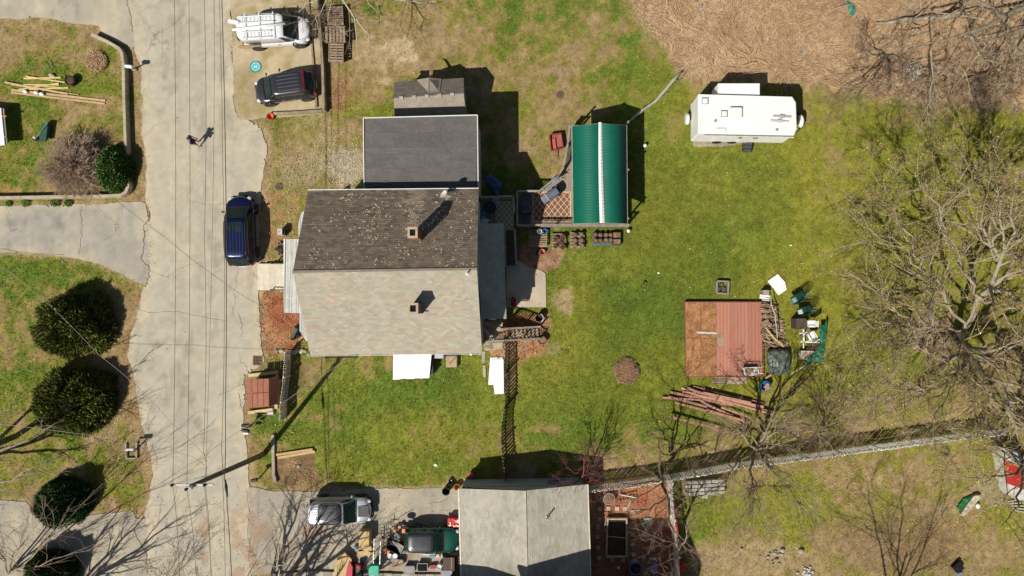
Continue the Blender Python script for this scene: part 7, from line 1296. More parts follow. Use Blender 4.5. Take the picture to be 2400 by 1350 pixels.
for k, q in enumerate((((1781, 692), (1804, 695)), ((1780, 697), (1803, 701)), ((1786, 702), (1803, 704)))): one('plank', ['upper', 'middle', 'lower'][k] + ' short white plank on the top end of the firewood heap', 'plank', board(*q, .13, .05, .35), WHITE if k < 2 else DIRTYW, 'short white planks on the firewood heap')
tt = thing('covered_stack', 'square stack under a mottled dark green tarpaulin below the firewood', 'tarp', tuple(P(1824, 850))); cloth('tarpaulin', tt, [(1795, 822), (1812, 817), (1846, 818), (1853, 826), (1854, 868), (1844, 878), (1816, 881), (1800, 874), (1796, 850)], .35, .14, mat('green black tarpaulin', (.05, .075, .06), .35, c2=(.2, .21, .17), sc=4, fine=12, var=.5), 155, 1.6, .5)
b = MB(); b.tube([P(1794, 886, .3), P(1812, 876, .4)], .08, 7); one('branch', 'short thick log end at the lower left of the green tarpaulin', 'log', b, LOG)
b = MB(); b.tube([P(1854, 862, .1), P(1861, 830, .1)], .02, 5); one('stick', 'thin pale pole standing right of the green tarpaulin', 'pole', b, BIRCH)
bb = tub('bin', 'blue bin of firewood scraps below the green tarpaulin', 'bin', 1795, 905, .36, .5, BLUEP, None, None, 0, .8)
for k in range(9): b = MB(); a = random.uniform(0, 3.1); b.box((random.uniform(-.1, .25), random.uniform(-.2, .2), .5 + random.uniform(0, .12)), (.3, .09, .08), a); b.build('log', mat('scrap wood', (.45, .3, .2), .9, rnd=.3), bb, False)
GC = mat('green metal chair', (.02, .075, .06), .35, coat=.4)
def stackchairs(label, px, py, deg, n, pad):
    for k in range(n):
        a = R(deg); c = P(px, py, 0) + Vector((math.cos(a), math.sin(a), 0)) * ((n - 1 - k) * .17); t = thing('stacked_chair', (label[0] if k == n - 1 else label[1]), 'chair', (c.x, c.y, 0), a, label[2]); z = .42 + k * .07; w = .27
        b = MB(); b.box((0, 0, z), (.5, .54, .025)); b.build('seat', GC, t, False, bevel=.02); b = MB(); b.tube([(-.25, -w, z + .25), (-.25, -w, z), (.25, -w, z), (.42, -w, z + .55), (.47, -w * .6, z + .68), (.47, w * .6, z + .68), (.42, w, z + .55), (.25, w, z), (-.25, w, z), (-.25, w, z + .25)], .016, 5); b.tube([(-.25, -w, z + .25), (.33, -w, z + .25)], .02, 5); b.tube([(-.25, w, z + .25), (.33, w, z + .25)], .02, 5); b.build('frame', GC, t, False)
        b = MB()
        for q in range(4): y = (q - 1.5) * .13; b.tube([(.27, y, z), (.46, y, z + .66)], .01, 4)
        b.build('back_slat', GC, t, False)
        if k == n - 1: b = MB(); b.box((-.04, 0, z + .03), (.3, .32, .02)); b.build('cushion', mat(pad[0], pad[1], .6), t, False)
        if k == 0:
            for sx in (-1, 1):
                for sy in (-1, 1): b = MB(); b.beam((sx * .22, sy * w, z), (sx * .26, sy * w, 0), .03, .03); b.build('leg', GC, t, False)
stackchairs(('top chair of the upper stack of dark green metal chairs, with a green seat pad', 'chair under the top one in the upper stack of dark green metal chairs', 'upper stack of dark green metal chairs'), 1855, 703, 28, 4, ('pale green pad', (.22, .38, .32)))
stackchairs(('top chair of the lower stack of dark green metal chairs, with a whitish seat pad', 'chair under the top one in the lower stack of dark green metal chairs', 'lower stack of dark green metal chairs'), 1869, 731, 15, 4, ('pale pad', (.55, .62, .55)))
t = thing('cabinet', 'dark brown cabinet standing beside the white plastic chairs', 'cabinet', tuple(P(1880, 758))); boxw(1867, 747, 1889, 771, 0, 1.1).build('body', mat('dark brown', (.085, .055, .05), .7, var=.15), t, bevel=.01); boxw(1866, 746.5, 1890, 771.5, 1.1, .03).build('top', mat('brown top', (.1, .068, .06), .7), t)
lchair('upright white plastic chair right of the dark brown cabinet', 1899, 759, 90, WHITE, .55, .8, 'plastic_chair', 'white plastic chairs in the junk heap'); lchair('tipped white plastic chair in the middle of the junk heap', 1901, 787, 30, WHITE, .45, .95, 'plastic_chair', 'white plastic chairs in the junk heap'); 
ww = thing('white_rack', 'white H-shaped wooden rack on the left of the junk heap', 'rack', tuple(P(1884, 785)))
for q in (((1883, 772), (1884, 803), .1), ((1873, 782), (1900, 778), .08), ((1875, 801), (1902, 802), .08), ((1883, 803), (1883, 816), .06)): board(q[0], q[1], q[2], .05, .7).build('bar', WHITE, ww)
lw = thing('lounger_frame', 'brown slatted frame lying below the white chairs in the junk heap', 'frame', tuple(P(1906, 810)))
for k in range(5): board((1893 + k * 5, 815), (1900 + k * 5, 804), .04, .03, .5).build('slat', mat('brown slat', (.25, .13, .1), .7, rnd=.3), lw)
board((1892, 803), (1921, 803), .05, .05, .48).build('bar', DIRTYW, lw); board((1890, 818), (1919, 817), .05, .05, .48).build('bar', mat('brown slat', (.25, .13, .1)), lw)
bs = thing('basin', 'cream square basin half covered by the green netting', 'basin', tuple(P(1893, 833))); boxw(1878, 822, 1908, 843, 0, .5).build('tub', mat('cream plastic', (.6, .52, .4), .5), bs, bevel=.03); boxw(1881, 825, 1905, 840, .47, .04).build('inner', mat('tan inner', (.4, .3, .2), .7), bs)
nt_ = mat('green netting', (.01, .16, .09), .7, c2=(.008, .1, .06), sc=5, fine=30, var=.5); nn = thing('netting', 'green netting draped over the right side of the junk heap', 'netting', tuple(P(1915, 830))); cloth('net', nn, [(1887, 859), (1894, 838), (1912, 820), (1922, 806), (1920, 762), (1932, 760), (1938, 745), (1940, 760), (1936, 800), (1930, 840), (1924, 855), (1910, 850)], .55, .25, nt_, 175, 1.5)
one('pole', 'thin pale pole poking out from the lower left of the green netting', 'pole', board((1855, 877), (1886, 857), .04, .04, .3), DIRTYW); t = thing('folding_bed', 'dark folding metal frame below the green netting', 'frame', tuple(P(1895, 860))); b = MB(); 
for p, q in (((1868, 842), (1900, 862)), ((1868, 842), (1880, 834)), ((1872, 868), (1912, 866)), ((1880, 850), (1905, 868)), ((1900, 862), (1918, 856))): b.tube([P(*p, .3), P(*q, .3)], .02, 5)
b.build('frame', DKMET, t)
# demolition boards
dpile = thing('board_pile', 'sprawled heap of pink-red boards on the lawn below the red platform', 'board pile', tuple(P(1680, 950)))
RB = mat('pink red board', (.47, .225, .15), .85, c2=(.4, .23, .17), sc=3, var=.3, rnd=.3)
for k, (p, q) in enumerate([((1597, 909), (1750, 996)), ((1624, 906), (1790, 946)), ((1611, 909), (1800, 960)), ((1571, 919), (1712, 950)), ((1600, 918), (1668, 928)), ((1552, 932), (1650, 938)), ((1566, 930), (1700, 965)), ((1582, 944), (1755, 990)), ((1640, 938), (1752, 1003)), ((1625, 915), (1720, 950)), ((1660, 950), (1750, 990)), ((1690, 955), (1760, 980)), ((1630, 926), (1780, 958)), ((1615, 912), (1700, 938)), ((1650, 922), (1815, 968)), ((1680, 932), (1790, 954)), ((1655, 960), (1740, 985)), ((1700, 940), (1812, 972)), ((1570, 977), (1745, 1022)), ((1648, 920), (1760, 944))]):
    z = .05 + .022 * k; board(p, q, .13 if k % 3 else .17, .04, z, z * .8 + random.uniform(0, .06)).build('board', RB, dpile)
mp = thing('leaf_mound', 'round heap of brown leaves with a dark hollow on the open lawn', 'mound', tuple(P(1468, 870)))
b = MB(); b.ball((0, 0, 0), 1, 24, 12, (.88, .95, .22)); me = b.mesh('heap')
for v in me.vertices: v.co *= 1 + (fbm(np.array([v.co.x * 200 + 500]), np.array([v.co.y * 200 + 500]), 40, 180)[0] - .5) * .6
me.materials.append(mat('leaf heap', (.3, .17, .1), 1, c2=(.2, .11, .06), sc=8, var=.5, bump=.8)); o = bpy.data.objects.new('heap', me); COL.objects.link(o); o.parent = mp; b = MB(); b.ball((.62, .3, .02), .26, 10, 6, (1, 1, .7)); b.build('hollow', mat('soot and hollow shade', (.01, .01, .01)), mp, False)  # solid black ball, the shade of the hollow put into its colour
n = 1500; a = RS.uniform(0, 6.28, n); rr_ = np.sqrt(RS.rand(n)) * 32; cc = np.array(LC)[RS.randint(0, 5, n)] * .62; o = scatter_leaves('leaves', 1468 + np.cos(a) * rr_ * .9, 870 + np.sin(a) * rr_, .032, cc, .1, .14); o.parent = mp; o.location = -Vector(mp.location)
n = 1100; a = RS.uniform(0, 6.28, n); rr_ = np.sqrt(RS.rand(n)) * 25; cc = np.array(LC)[RS.randint(0, 5, n)]; o = scatter_leaves('leaves', 229 + np.cos(a) * rr_, 146 + np.sin(a) * rr_, .04, cc, .08, .25); o.parent = mo; o.location = -Vector(mo.location)
# blocks
cb = thing('block_stack', 'low stack of concrete blocks and slabs against the white fence', 'blocks', tuple(P(1652, 1140))); CB = mat('concrete block', (.42, .38, .31), .95, c2=(.34, .31, .26), sc=3, var=.25, rnd=.22, bump=.4)
for r_ in range(4):
    for c_ in range(6): x_ = 1604 + c_ * 15.6 + random.uniform(-1, 1); y_ = 1127 + r_ * 8.6 - c_ * .9; b = MB(); b.box(P(x_ + 8, y_ + 4, .35 - r_ * .03), (.42, .19 + random.uniform(0, .03), .35), random.uniform(-.05, .05)); b.build('block', CB, cb, bevel=.01)
for x_ in (1610, 1623):
    b = MB(); c = P(x_ + 5, 1158, .2)
    for s in (-1, 1): b.box(c + Vector((0, s * .08, 0)), (.34, .035, .2)); b.box(c + Vector((s * .155, 0, 0)), (.03, .125, .2))
    b.box(c, (.03, .125, .2)); b.build('block', CB, cb); b = MB(); b.box(c - Vector((0, 0, .08)), (.28, .12, .02)); b.build('hollow', mat('soot and hollow shade', (.01, .01, .01)), cb)  # black filler paints the shade inside the block cells
for q in ((1636, 1162), (1652, 1163), (1655, 1155), (1674, 1156)): b = MB(); b.box(P(*q, .05), (.4, .3, .06), random.uniform(-.3, .3)); b.build('slab', CB, cb)
for i, (x_, y_, r_, lb) in enumerate(((1878, 1292, .2, 'large pale round stone on its own on the rough grass'), (1834, 1290, .16, 'upper right stone of the small cluster of pale stones'), (1815, 1297, .15, 'upper left stone of the small cluster of pale stones'), (1833, 1300, .12, 'middle right stone of the small cluster of pale stones'), (1820, 1312, .13, 'lower stone of the small cluster of pale stones'), (1800, 1305, .1, 'leftmost stone of the small cluster of pale stones'), (1738, 1287, .1, 'single small stone left of the stone cluster'))): b = MB(); b.ball(P(x_, y_, r_ * .4), r_, 10, 6, (1.15, .95, .7)); one('stone', lb, 'stone', b, STONE, 'pale stones on the rough grass', smooth=True)
for k in range(26): b = MB(); b.ball(P(random.gauss(1822, 14), random.gauss(1306, 9), .03), random.uniform(.04, .09), 7, 5, (1.1, .9, .7)); one('stone', 'small pale stone among the cluster on the rough grass', 'stone', b, STONE, 'small pale stones of the cluster on the rough grass')
for k in range(28): b = MB(); b.ball(P(random.gauss(1888, 8), random.gauss(1340, 8), .05), random.uniform(.05, .1), 7, 5, (1.1, .9, .7)); one('stone', 'small white stone in the heap cut by the bottom edge', 'stone', b, mat('white stone', (.6, .6, .56), .9, rnd=.2), 'white stones heaped at the bottom edge')
# right-hand oddments
ra = thing('playhouse_roof', 'white sloping roof with a red square of panels at the right edge', 'shed', tuple(P(2400, 1115))); zz_ = 2.0
q = [P(2349, 1048, zz_), P(2388, 1062, zz_), P(2440, 1190, zz_), P(2362, 1140, zz_)]; b = MB(); b.prism([xy(v) for v in [P(2348, 1049, zz_), P(2390, 1060, zz_), P(2412, 1130, zz_), P(2440, 1200, zz_), P(2368, 1158, zz_), P(2356, 1100, zz_)]], .9, zz_); b.build('roof', DIRTYW, ra)
rr4 = [P(2352, 1075, zz_ + .04), P(2393, 1092, zz_ + .04), P(2404, 1150, zz_ + .04), P(2361, 1134, zz_ + .04)]
for i in range(2):
    for j in range(2): f = lambda u, v: rr4[0].lerp(rr4[1], u).lerp(rr4[3].lerp(rr4[2], u), v); b = MB(); b.prism([xy(f(i / 2 + .012, j / 2 + .012)), xy(f(i / 2 + .488, j / 2 + .012)), xy(f(i / 2 + .488, j / 2 + .488)), xy(f(i / 2 + .012, j / 2 + .488))], zz_, zz_ + .05); b.build('red_panel', mat('red panel', (.4, .03, .02), .6, var=.1), ra)
for k in range(5): one('white_stick', 'white stick in the bundle below the red and white roof', 'stick', board((2362 + k * 4, 1176 + k * 5), (2395 + k * 3, 1170 + k * 8), .06, .05, .1), DIRTYW, 'white sticks below the red and white roof')
bo = thing('capsized_sledge', 'weathered cream shell lying against a green cover on the rough grass', 'boat', tuple(P(2278, 1188))); b = MB(); b.prism([xy(P(*v, .35)) for v in ((2252, 1206), (2256, 1211), (2268, 1204), (2292, 1176), (2302, 1166), (2294, 1160), (2284, 1162), (2268, 1182))], .1, .35); b.build('shell', mat('cream shell', (.6, .57, .4), .7, c2=(.25, .22, .15), sc=6, var=.4), bo, bevel=.04); cloth('cover', bo, [(2240, 1191), (2258, 1168), (2282, 1158), (2286, 1163), (2262, 1190), (2252, 1202)], .1, .15, mat('leaf green cover', (.02, .17, .05), .7, var=.4), 185, 1.5)
b = MB(); b.ball(P(2292, 1186, .2), .16, 8, 5, (1, 1.2, .7)); b.build('scrap', WHITE, bo)
bk = thing('broken_box', 'open black box with a pale flap at the bottom edge of the rough ground', 'box', tuple(P(2243, 1333))); b = MB(); b.prism([xy(P(*v, .3)) for v in ((2233, 1330), (2250, 1314), (2261, 1332), (2246, 1345))], 0, .3); b.build('box', mat('black box', (.012, .01, .01), .9), bk); b = MB(); b.prism([xy(P(*v, .1)) for v in ((2240, 1342), (2256, 1342), (2258, 1360), (2244, 1360))], 0, .1); b.build('flap', MET, bk)
for x_, y_, lb, r_ in ((2214, 1058, 'old tyre on the ground beneath the white fence under the budding tree', .33), (2208, 184, 'black tyre lying in the dry reeds near the upper right', .24)): t = thing('tyre', lb, 'tyre', tuple(P(x_, y_))); b = MB(); b.tube([(math.cos(a) * r_ * .8, math.sin(a) * r_ * .8, .08) for a in np.linspace(0, 6.283, 18)], r_ * .24, 6); b.build('tyre', RUBBER, t, False, smooth=True)
lt = thing('lattice_panel', 'broken white lattice panel in the reeds below the bare grey tree', 'lattice', tuple(P(2146, 166)))
for k in range(7): board((2126 + k * 5.4, 146 + k * 1.5 + 4), (2140 + k * 3.2, 178 - k * 2.6 + 6), .05, .02, .12).build('slat', DIRTYW, lt) if False else None
for k in range(6): board((2124 + k * 2.6, 153 + k * 6), (2150 + k * 1.6, 143 + k * 7.5), .06, .02, .12).build('slat', DIRTYW, lt); board((2127 + k * 6, 149 + k * 1), (2140 + k * 4, 190 - k * 5), .06, .02, .15).build('slat', DIRTYW, lt)
nn2 = thing('netting', 'scrap of teal netting in the reeds near the top edge', 'netting', tuple(P(1995, 25))); cloth('net', nn2, [(1982, -4), (1990, 2), (2004, 12), (2008, 28), (1996, 42), (1990, 30), (1984, 15)], .05, .15, mat('teal netting', (.03, .2, .15), .8), 187, 1.5)
for x_, y_, lb in ((1642, 15, 'left-hand'), (1875, 126, 'middle'), (2195, 153, 'right-hand'), (2226, 160, 'farthest right')): b = MB(); b.lathe(P(x_, y_, .05), [(.09, 0), (.1, .12), (.02, .13)], 10); one('blue_can', lb + ' small blue can lost in the dry reeds', 'can', b, mat('faded blue', (.2, .27, .35), .6), 'blue cans lost in the dry reeds')
hs = thing('hose', 'coiled white hose behind the travel trailer', 'hose', tuple(P(1848, 200))); b = MB(); b.tube([P(1833, 222, .2), P(1832, 205, .1), P(1840, 198, .08)] + [P(1849 + 5 * math.cos(a), 198 + 4 * math.sin(a), .08) for a in np.linspace(3.1, 11, 16)] + [P(1851, 184, .06)], .018, 5); b.build('tube', DIRTYW, hs)
tk = thing('grey_tarp', 'dark grey covered machine on bare earth under the big budding maple', 'machine', tuple(P(2183, 737))); cloth('cover', tk, [(2170, 722), (2184, 718), (2196, 730), (2195, 748), (2184, 756), (2172, 748)], .2, .3, mat('slate cover', (.08, .1, .14), .6, c2=(.2, .2, .22), sc=5), 189, 1.5)
rk = thing('rock', 'broad bare earth mound with pale rocks under the big maple', 'rock', tuple(P(2180, 775)))
for q in ((2150, 770, .5), (2175, 765, .6), (2195, 800, .5), (2165, 810, .4), (2215, 770, .4), (2205, 830, .35)): b = MB(); b.ball(P(q[0], q[1], -.05), q[2] * 1.3, 12, 6, (1.7, 1.1, .17)); b.build('boulder', mat('earth rock', (.42, .29, .19), .95, var=.35, bump=.5), rk, smooth=True)
bkt_ = tub('bucket', 'red bucket at the left end of the garage shadow', 'bucket', 1104, 1114, .2, .35, mat('pinkish red', (.65, .06, .08), .5)); b = MB(); b.lathe(P(1104, 1114, .37), [(.2, 0), (.14, .02)], 14); b.build('lid', mat('pinkish red', (.65, .06, .08)), bkt_)
t = tub('bin', 'open black bin with a pale rim on the driveway left of the garage', 'bin', 1045, 1152, .27, .75, BLACKP, mat('soot and hollow shade', (.01, .01, .01)), None, 0, .5); tub('bucket', 'yellow-orange tub tucked by the upper left corner of the garage roof', 'tub', 1071, 1142, .22, .4, mat('amber tub', (.55, .28, .04), .6)); tub('flower_pot', 'small black pot with white tags above the open black bin', 'pot', 1055, 1128, .14, .25, BLACKP, None)  # near-black fill of the bin paints the shade inside it
b = MB(); b.ball(P(1051, 1128, .2), .05, 7, 5); b.ball(P(1058, 1126, .2), .05, 7, 5); one('plant_tag', 'two white tags by the small black pot left of the garage', 'tags', b, WHITE)
one('paper_scrap', 'white scrap of paper on the grass above the driveway', 'paper', boxw(1017, 1088, 1024, 1093, 0, .03, rz=-25), WHITE)
for k, (x_, y_) in enumerate(((1510, 664), (1543, 640), (1990, 470), (1853, 575))): tub('flower_pot', 'tiny terracotta pot standing alone on the middle of the lawn', 'pot', x_, y_, .12, .18, mat('lawn pot', (.5, .27, .12), .8), SOIL) if k == 0 else one('litter_scrap', ['', 'small white scrap on the lawn above the tiny pot', 'white scrap near the yellowish crown on the right of the lawn', 'white scrap on the brown patch of the lawn'][k], 'scrap', boxw(x_ - 2, y_ - 1.5, x_ + 3, y_ + 1.5, 0, .03), WHITE)
# ---------------------------------------------------------------- mulched garden behind the garage
rb_ = thing('raised_bed', 'long timber raised bed half in shade in the mulched garden', 'raised bed', tuple(P(1445, 1260))); zb_ = .35
for q in (((1422, 1215), (1470, 1215)), ((1468, 1215), (1468, 1304)), ((1421, 1303), (1469, 1303)), ((1423, 1215), (1421, 1304))): board(*q, .1, .4, .2).build('side_board', mat('bed board', (.5, .4, .25), .85, rnd=.1), rb_)
board((1424, 1257), (1467, 1261), .05, .05, .38).build('brace', GREYW, rb_); b = MB(); b.prism([xy(P(*v)) for v in ((1425, 1218), (1466, 1218), (1466, 1301), (1424, 1301))], 0, .2); b.build('soil', SOIL, rb_)
lf = thing('wooden_trellis', 'small wooden trellis leaning on the left side of the raised bed', 'trellis', tuple(P(1418, 1228)))
for q in (((1415, 1242), (1421, 1212)), ((1421, 1245), (1427, 1213)), ((1415, 1243), (1422, 1245)), ((1418, 1228), (1424, 1230)), ((1421, 1213), (1427, 1214))): board(*q, .05, .04, .5).build('bar', GREYW, lf)
PVR = mat('garden paver', (.47, .43, .32), .9, var=.2, rnd=.15)
for k, (x_, y_) in enumerate(((1406, 1193), (1426, 1192), (1446, 1192), (1465, 1192), (1483, 1200), (1405, 1217), (1483, 1252), (1507, 1251), (1402, 1236), (1401, 1258), (1402, 1283), (1405, 1308), (1435, 1312), (1460, 1313), (1485, 1300), (1483, 1275))): b = MB(); b.box(P(x_, y_, .03), (.28, .28, .05), random.uniform(-.05, .05)); one('paver', ['sunny square paver in the row above the raised bed', 'sunny square paver in the row above the raised bed', 'sunny square paver in the row above the raised bed', 'sunny square paver in the row above the raised bed', 'square paver at the right end of the row above the raised bed', 'square paver alone left of the top of the raised bed'][k] if k < 6 else 'square paver in the shade around the raised bed', 'paver', b, PVR, 'sunny pavers above the raised bed' if k < 4 else (None if k < 6 else 'shaded pavers around the raised bed'))
ld = thing('ladder', 'short red-brown wooden ladder lying on the mulch below the white fence', 'ladder', tuple(P(1470, 1162)))
for q in (((1446, 1165), (1491, 1152)), ((1448, 1176), (1493, 1166))): board(*q, .06, .06, .1).build('side_rail', mat('ladder red', (.35, .15, .08), .8), ld)
for k in range(6): x_ = 1450 + k * 8; board((x_, 1164 - k * 2.2), (x_ + 1.5, 1175 - k * 1.9), .05, .05, .1).build('rung', mat('ladder red', (.35, .15, .08)), ld)
one('stake', 'pale stake lying over the red-brown ladder', 'stake', board((1450, 1159), (1493, 1167), .07, .04, .18), DIRTYW)
one('stake', 'short pale stake standing below the red-brown ladder', 'stake', board((1478, 1173), (1471, 1192), .05, .04, .06), DIRTYW); one('stake', 'thin pale stake lying left of the bare tree in the mulched garden', 'stake', board((1490, 1197), (1505, 1196), .04, .03, .05), DIRTYW)
tub('planter', 'round stone planter with tangled stems at the top left of the mulched garden', 'planter', 1428, 1170, .42, .4, CONC, mat('dead roots', (.3, .2, .12))); b = MB()
for k in range(14): a = random.uniform(0, 6.28); c = P(1428, 1168, .5); b.tube([c, c + Vector((math.cos(a) * .25, math.sin(a) * .25, .12)), c + Vector((math.cos(a + .8) * .38, math.sin(a + .8) * .38, .05))], .012, 4)
one('dead_plant', 'tangle of dead stems in the round stone planter', 'plant', b, TWIGB); b = MB(); b.ball(P(1409, 1172, .1), .2, 10, 6, (1, 1.2, .7)); one('stone', 'pale round stone left of the round stone planter', 'stone', b, STONE)
sb = thing('soil_bag', 'crumpled green and white bag on the mulch at the shade line', 'bag', tuple(P(1517, 1222))); cloth('bag', sb, [(1505, 1217), (1512, 1213), (1528, 1214), (1528, 1232), (1512, 1233), (1505, 1231)], .05, .14, mat('white bag', (.5, .5, .45), .6, var=.3), 191, 1.5); cloth('green_print', sb, [(1504, 1218), (1514, 1217), (1513, 1231), (1504, 1230)], .1, .14, mat('green print', (.03, .4, .08), .5), 191, 1.5)
gt = tub('water_tank', 'grey blue water butt with a black lid in the shade of the garden', 'water butt', 1490, 1333, .45, 1.0, mat('grey blue plastic', (.22, .24, .32), .5), None); b = MB(); b.lathe(P(1493, 1338, 1.03), [(.24, 0), (.2, .04)], 16); b.build('lid', BLACKP, gt)
gb = thing('grey_bin', 'grey wheeled bin in the shade left of the side fence', 'bin', tuple(P(1532, 1333))); boxw(1525, 1328, 1541, 1345, 0, 1.1).build('body', mat('grey bin', (.22, .23, .3), .5), gb, bevel=.04); boxw(1524, 1312, 1541, 1329, .4, .6).build('lid', mat('grey lid2', (.14, .14, .18), .5), gb, bevel=.05)
for x_ in (1506, 1512): one('white_pole', ('left' if x_ < 1510 else 'right') + ' slim pale pole standing between the water butt and the grey bin', 'pole', board((x_, 1303), (x_ + 6, 1348), .05, .05, .4), mat('greyish', (.4, .4, .4), .6), 'slim pale poles by the water butt')
rbn_ = tub('bin', 'red round bin behind the side fence near the bottom edge', 'bin', 1600, 1332, .28, .8, REDP, None); b = MB(); b.lathe(P(1600, 1332, .82), [(.28, 0), (.1, .05)], 14); b.build('lid', REDP, rbn_)
one('board', 'tan board leaning beside the side fence near the bottom edge', 'board', board((1572, 1318), (1578, 1352), .16, .04, .3), PINE); b = MB(); b.ball(P(1449, 1331, .1), .1, 8, 6); one('ball', 'small white ball on the shaded mulch', 'ball', b, WHITE)
one('red_cloth', 'red cloth hanging over the side fence below the bare tree', 'cloth', board((1583, 1222), (1588, 1250), .12, .03, 1.8), REDP); one('cream_plank', 'cream plank leaning against the side fence', 'plank', board((1570, 1206), (1580, 1232), .2, .04, 1.1), mat('cream', (.62, .52, .35), .8))
# ---------------------------------------------------------------- junk around the green hatchback
def jbox(name, label, cat, x0, y0, x1, y1, h, m, rz=0, z=0, bv=.015, group=None): return one(name, label, cat, boxw(x0, y0, x1, y1, z, h, rz=rz), m, group, bevel=bv)
cbx = thing('cardboard_box', 'tall upright cardboard box left of the white poles', 'cardboard box', tuple(P(853, 1270))); boxw(841, 1246, 865, 1280, 0, .85).build('box', CARD, cbx); boxw(841, 1263, 865, 1264, .85, .01).build('seam', mat('tape', (.45, .33, .16), .6), cbx)
for k, q in enumerate((((847, 1281), (870, 1281), (871, 1290), (860, 1293), (846, 1287)), ((838, 1293), (857, 1291), (875, 1296), (876, 1303), (842, 1300)))): b = MB(); b.prism([xy(P(*v, .25 - k * .1)) for v in q], .1 - k * .05, .25 - k * .1); one('cardboard', ['folded cardboard just below the tall cardboard box', 'flattened cardboard below the folded piece'][k], 'cardboard', b, CARD)
b = MB(); b.prism([xy(P(*v, .5)) for v in ((806, 1294), (824, 1312), (820, 1330), (812, 1362), (778, 1362), (790, 1310))], .3, .5); o = one('cardboard', 'big flattened cardboard sheet at the bottom edge of the driveway', 'cardboard', b, CARD)
b = MB(); b.prism([xy(P(*v, .6)) for v in ((818, 1315), (826, 1330), (824, 1360), (808, 1360), (812, 1335))], 0, .55); one('red_box', 'crimson plastic case at the right edge of the big cardboard sheet', 'case', b, mat('crimson', (.45, .01, .03), .5)); 
mw = thing('lawn_mower', 'red and black mower among the junk at the bottom edge', 'mower', tuple(P(841, 1335))); b = MB(); b.box(P(841, 1333, .4), (.45, .8, .25)); b.build('deck', BLACKP, mw, bevel=.08); b = MB(); b.ball(P(841, 1328, .6), .17, 10, 6, (1, 1, .6)); b.build('engine_cover', REDP, mw); b = MB(); b.tube([P(835, 1340, .5), P(832, 1360, .9), P(848, 1360, .9), P(846, 1340, .5)], .02, 5); b.build('handle', DKMET, mw)
for q in ((832, 1322), (850, 1322), (832, 1345), (850, 1345)): b = MB(); b.box(P(*q, .15), (.1, .28, .28)); b.build('wheel', RUBBER, mw, bevel=.04)
gbn = thing('wheeled_bin', 'bright green wheeled bin at the bottom edge beside the white poles', 'bin', tuple(P(875, 1335))); boxw(866, 1328, 884, 1346, 0, 1.0).build('body', mat('teal green', (.0, .32, .2), .5), gbn, bevel=.04); boxw(864, 1326, 888, 1348, 1.0, .06).build('lid', mat('bright green lid', (.01, .42, .25), .4), gbn, bevel=.02); board((864, 1328), (864, 1346), .06, .06, 1.0).build('handle', GREENP, gbn)
for q, lb in ((((877, 1263), (875, 1320)), 'left'), (((892, 1270), (890, 1323)), 'right')): one('pole', lb + ' of two slim metal poles standing upright in the junk left of the hatchback', 'pole', board(*q, .05, .05, .95), MET, 'slim metal poles left of the hatchback')
t = thing('storage_tote', 'large empty black tote tipped open behind the hatchback', 'tote', tuple(P(926, 1283))); b = MB(); q = [P(908, 1267, .6), P(933, 1275, .6), P(946, 1280, .6), P(938, 1303, .6), P(904, 1285, .6)]; b.prism([xy(v) for v in q], 0, .25)
for k in range(5): b.beam(q[k] - Vector((0, 0, .3)), q[(k + 1) % 5] - Vector((0, 0, .3)), .03, .6)
b.build('tub', mat('black tote', (.025, .025, .025), .6), t); b = MB(); b.prism([xy(P(*v, .65)) for v in ((918, 1268), (932, 1272), (947, 1281), (939, 1300), (932, 1285))], .6, .64); b.build('flap', mat('grey flap', (.3, .28, .25), .6), t)
jbox('orange_crate', 'orange crate between the black tote and the two white buckets', 'crate', 903, 1290, 913, 1299, .35, ORANGE, -20)
for k, x_ in enumerate((914, 926)): tb = tub('bucket', ('left' if k == 0 else 'right') + ' of the two white lidded buckets below the black tote', 'bucket', x_, 1303, .17, .35, WHITE); b = MB(); b.lathe(P(x_, 1303, .37), [(.18, 0), (.16, .02), (.01, .02)], 14); b.build('lid', WHITE, tb)
def tote(label, cx, cy, w, d, rz, m, fillm, h=.4): t = thing('storage_tote', label, 'tote', tuple(P(cx, cy, h)[:2]) + (0,), R(rz)); b = MB(); b.box((0, 0, h / 2), (w * .92, d * .92, h)); b.build('tub', m, t, False, bevel=.05); b = MB(); [b.box((0, s * d / 2, h), (w, .05, .05)) for s in (-1, 1)]; [b.box((s * w / 2, 0, h), (.05, d - .05, .05)) for s in (-1, 1)]; b.build('rim', mat('tote rim', (.42, .38, .38), .6), t, False, bevel=.02); b = MB(); b.box((0, 0, h), (w * .88, d * .85, .03)); b.build('contents', fillm, t, False)
tote('grey rimmed tote full of brown scraps below the white buckets', 932, 1320, .72, .5, -6, mat('grey tote', (.3, .28, .28), .6), mat('brown scraps', (.28, .16, .1), 1, c2=(.45, .35, .25), sc=14, var=.5)); tote('grey tote with a closed grey lid at the bottom edge', 959, 1336, .74, .52, 0, mat('grey tote', (.3, .28, .28)), mat('grey lid3', (.28, .27, .26), .6)); tote('black tote with a pale wire handle at the bottom edge', 990, 1330, .72, .55, 0, BLACKP, mat('soot and hollow shade', (.01, .01, .01)))  # black tote: near-black contents paint the shade inside it
hr = thing('engine_parts', 'grey engine block sitting behind the green hatchback', 'engine', tuple(P(931, 1260)))
for k in range(16): b = MB(); x_, y_ = random.uniform(924, 938), random.uniform(1244, 1272); b.box(P(x_, y_, random.uniform(.2, .5)), (random.uniform(.12, .3), random.uniform(.1, .25), .2), random.uniform(0, 3)) if k % 2 else b.lathe(P(x_, y_, .2), [(.1, 0), (.1, .3), (.05, .32)], 10); b.build('component', mat('engine grey', (.26, .29, .27), .5, rnd=.5), hr, bevel=.01)
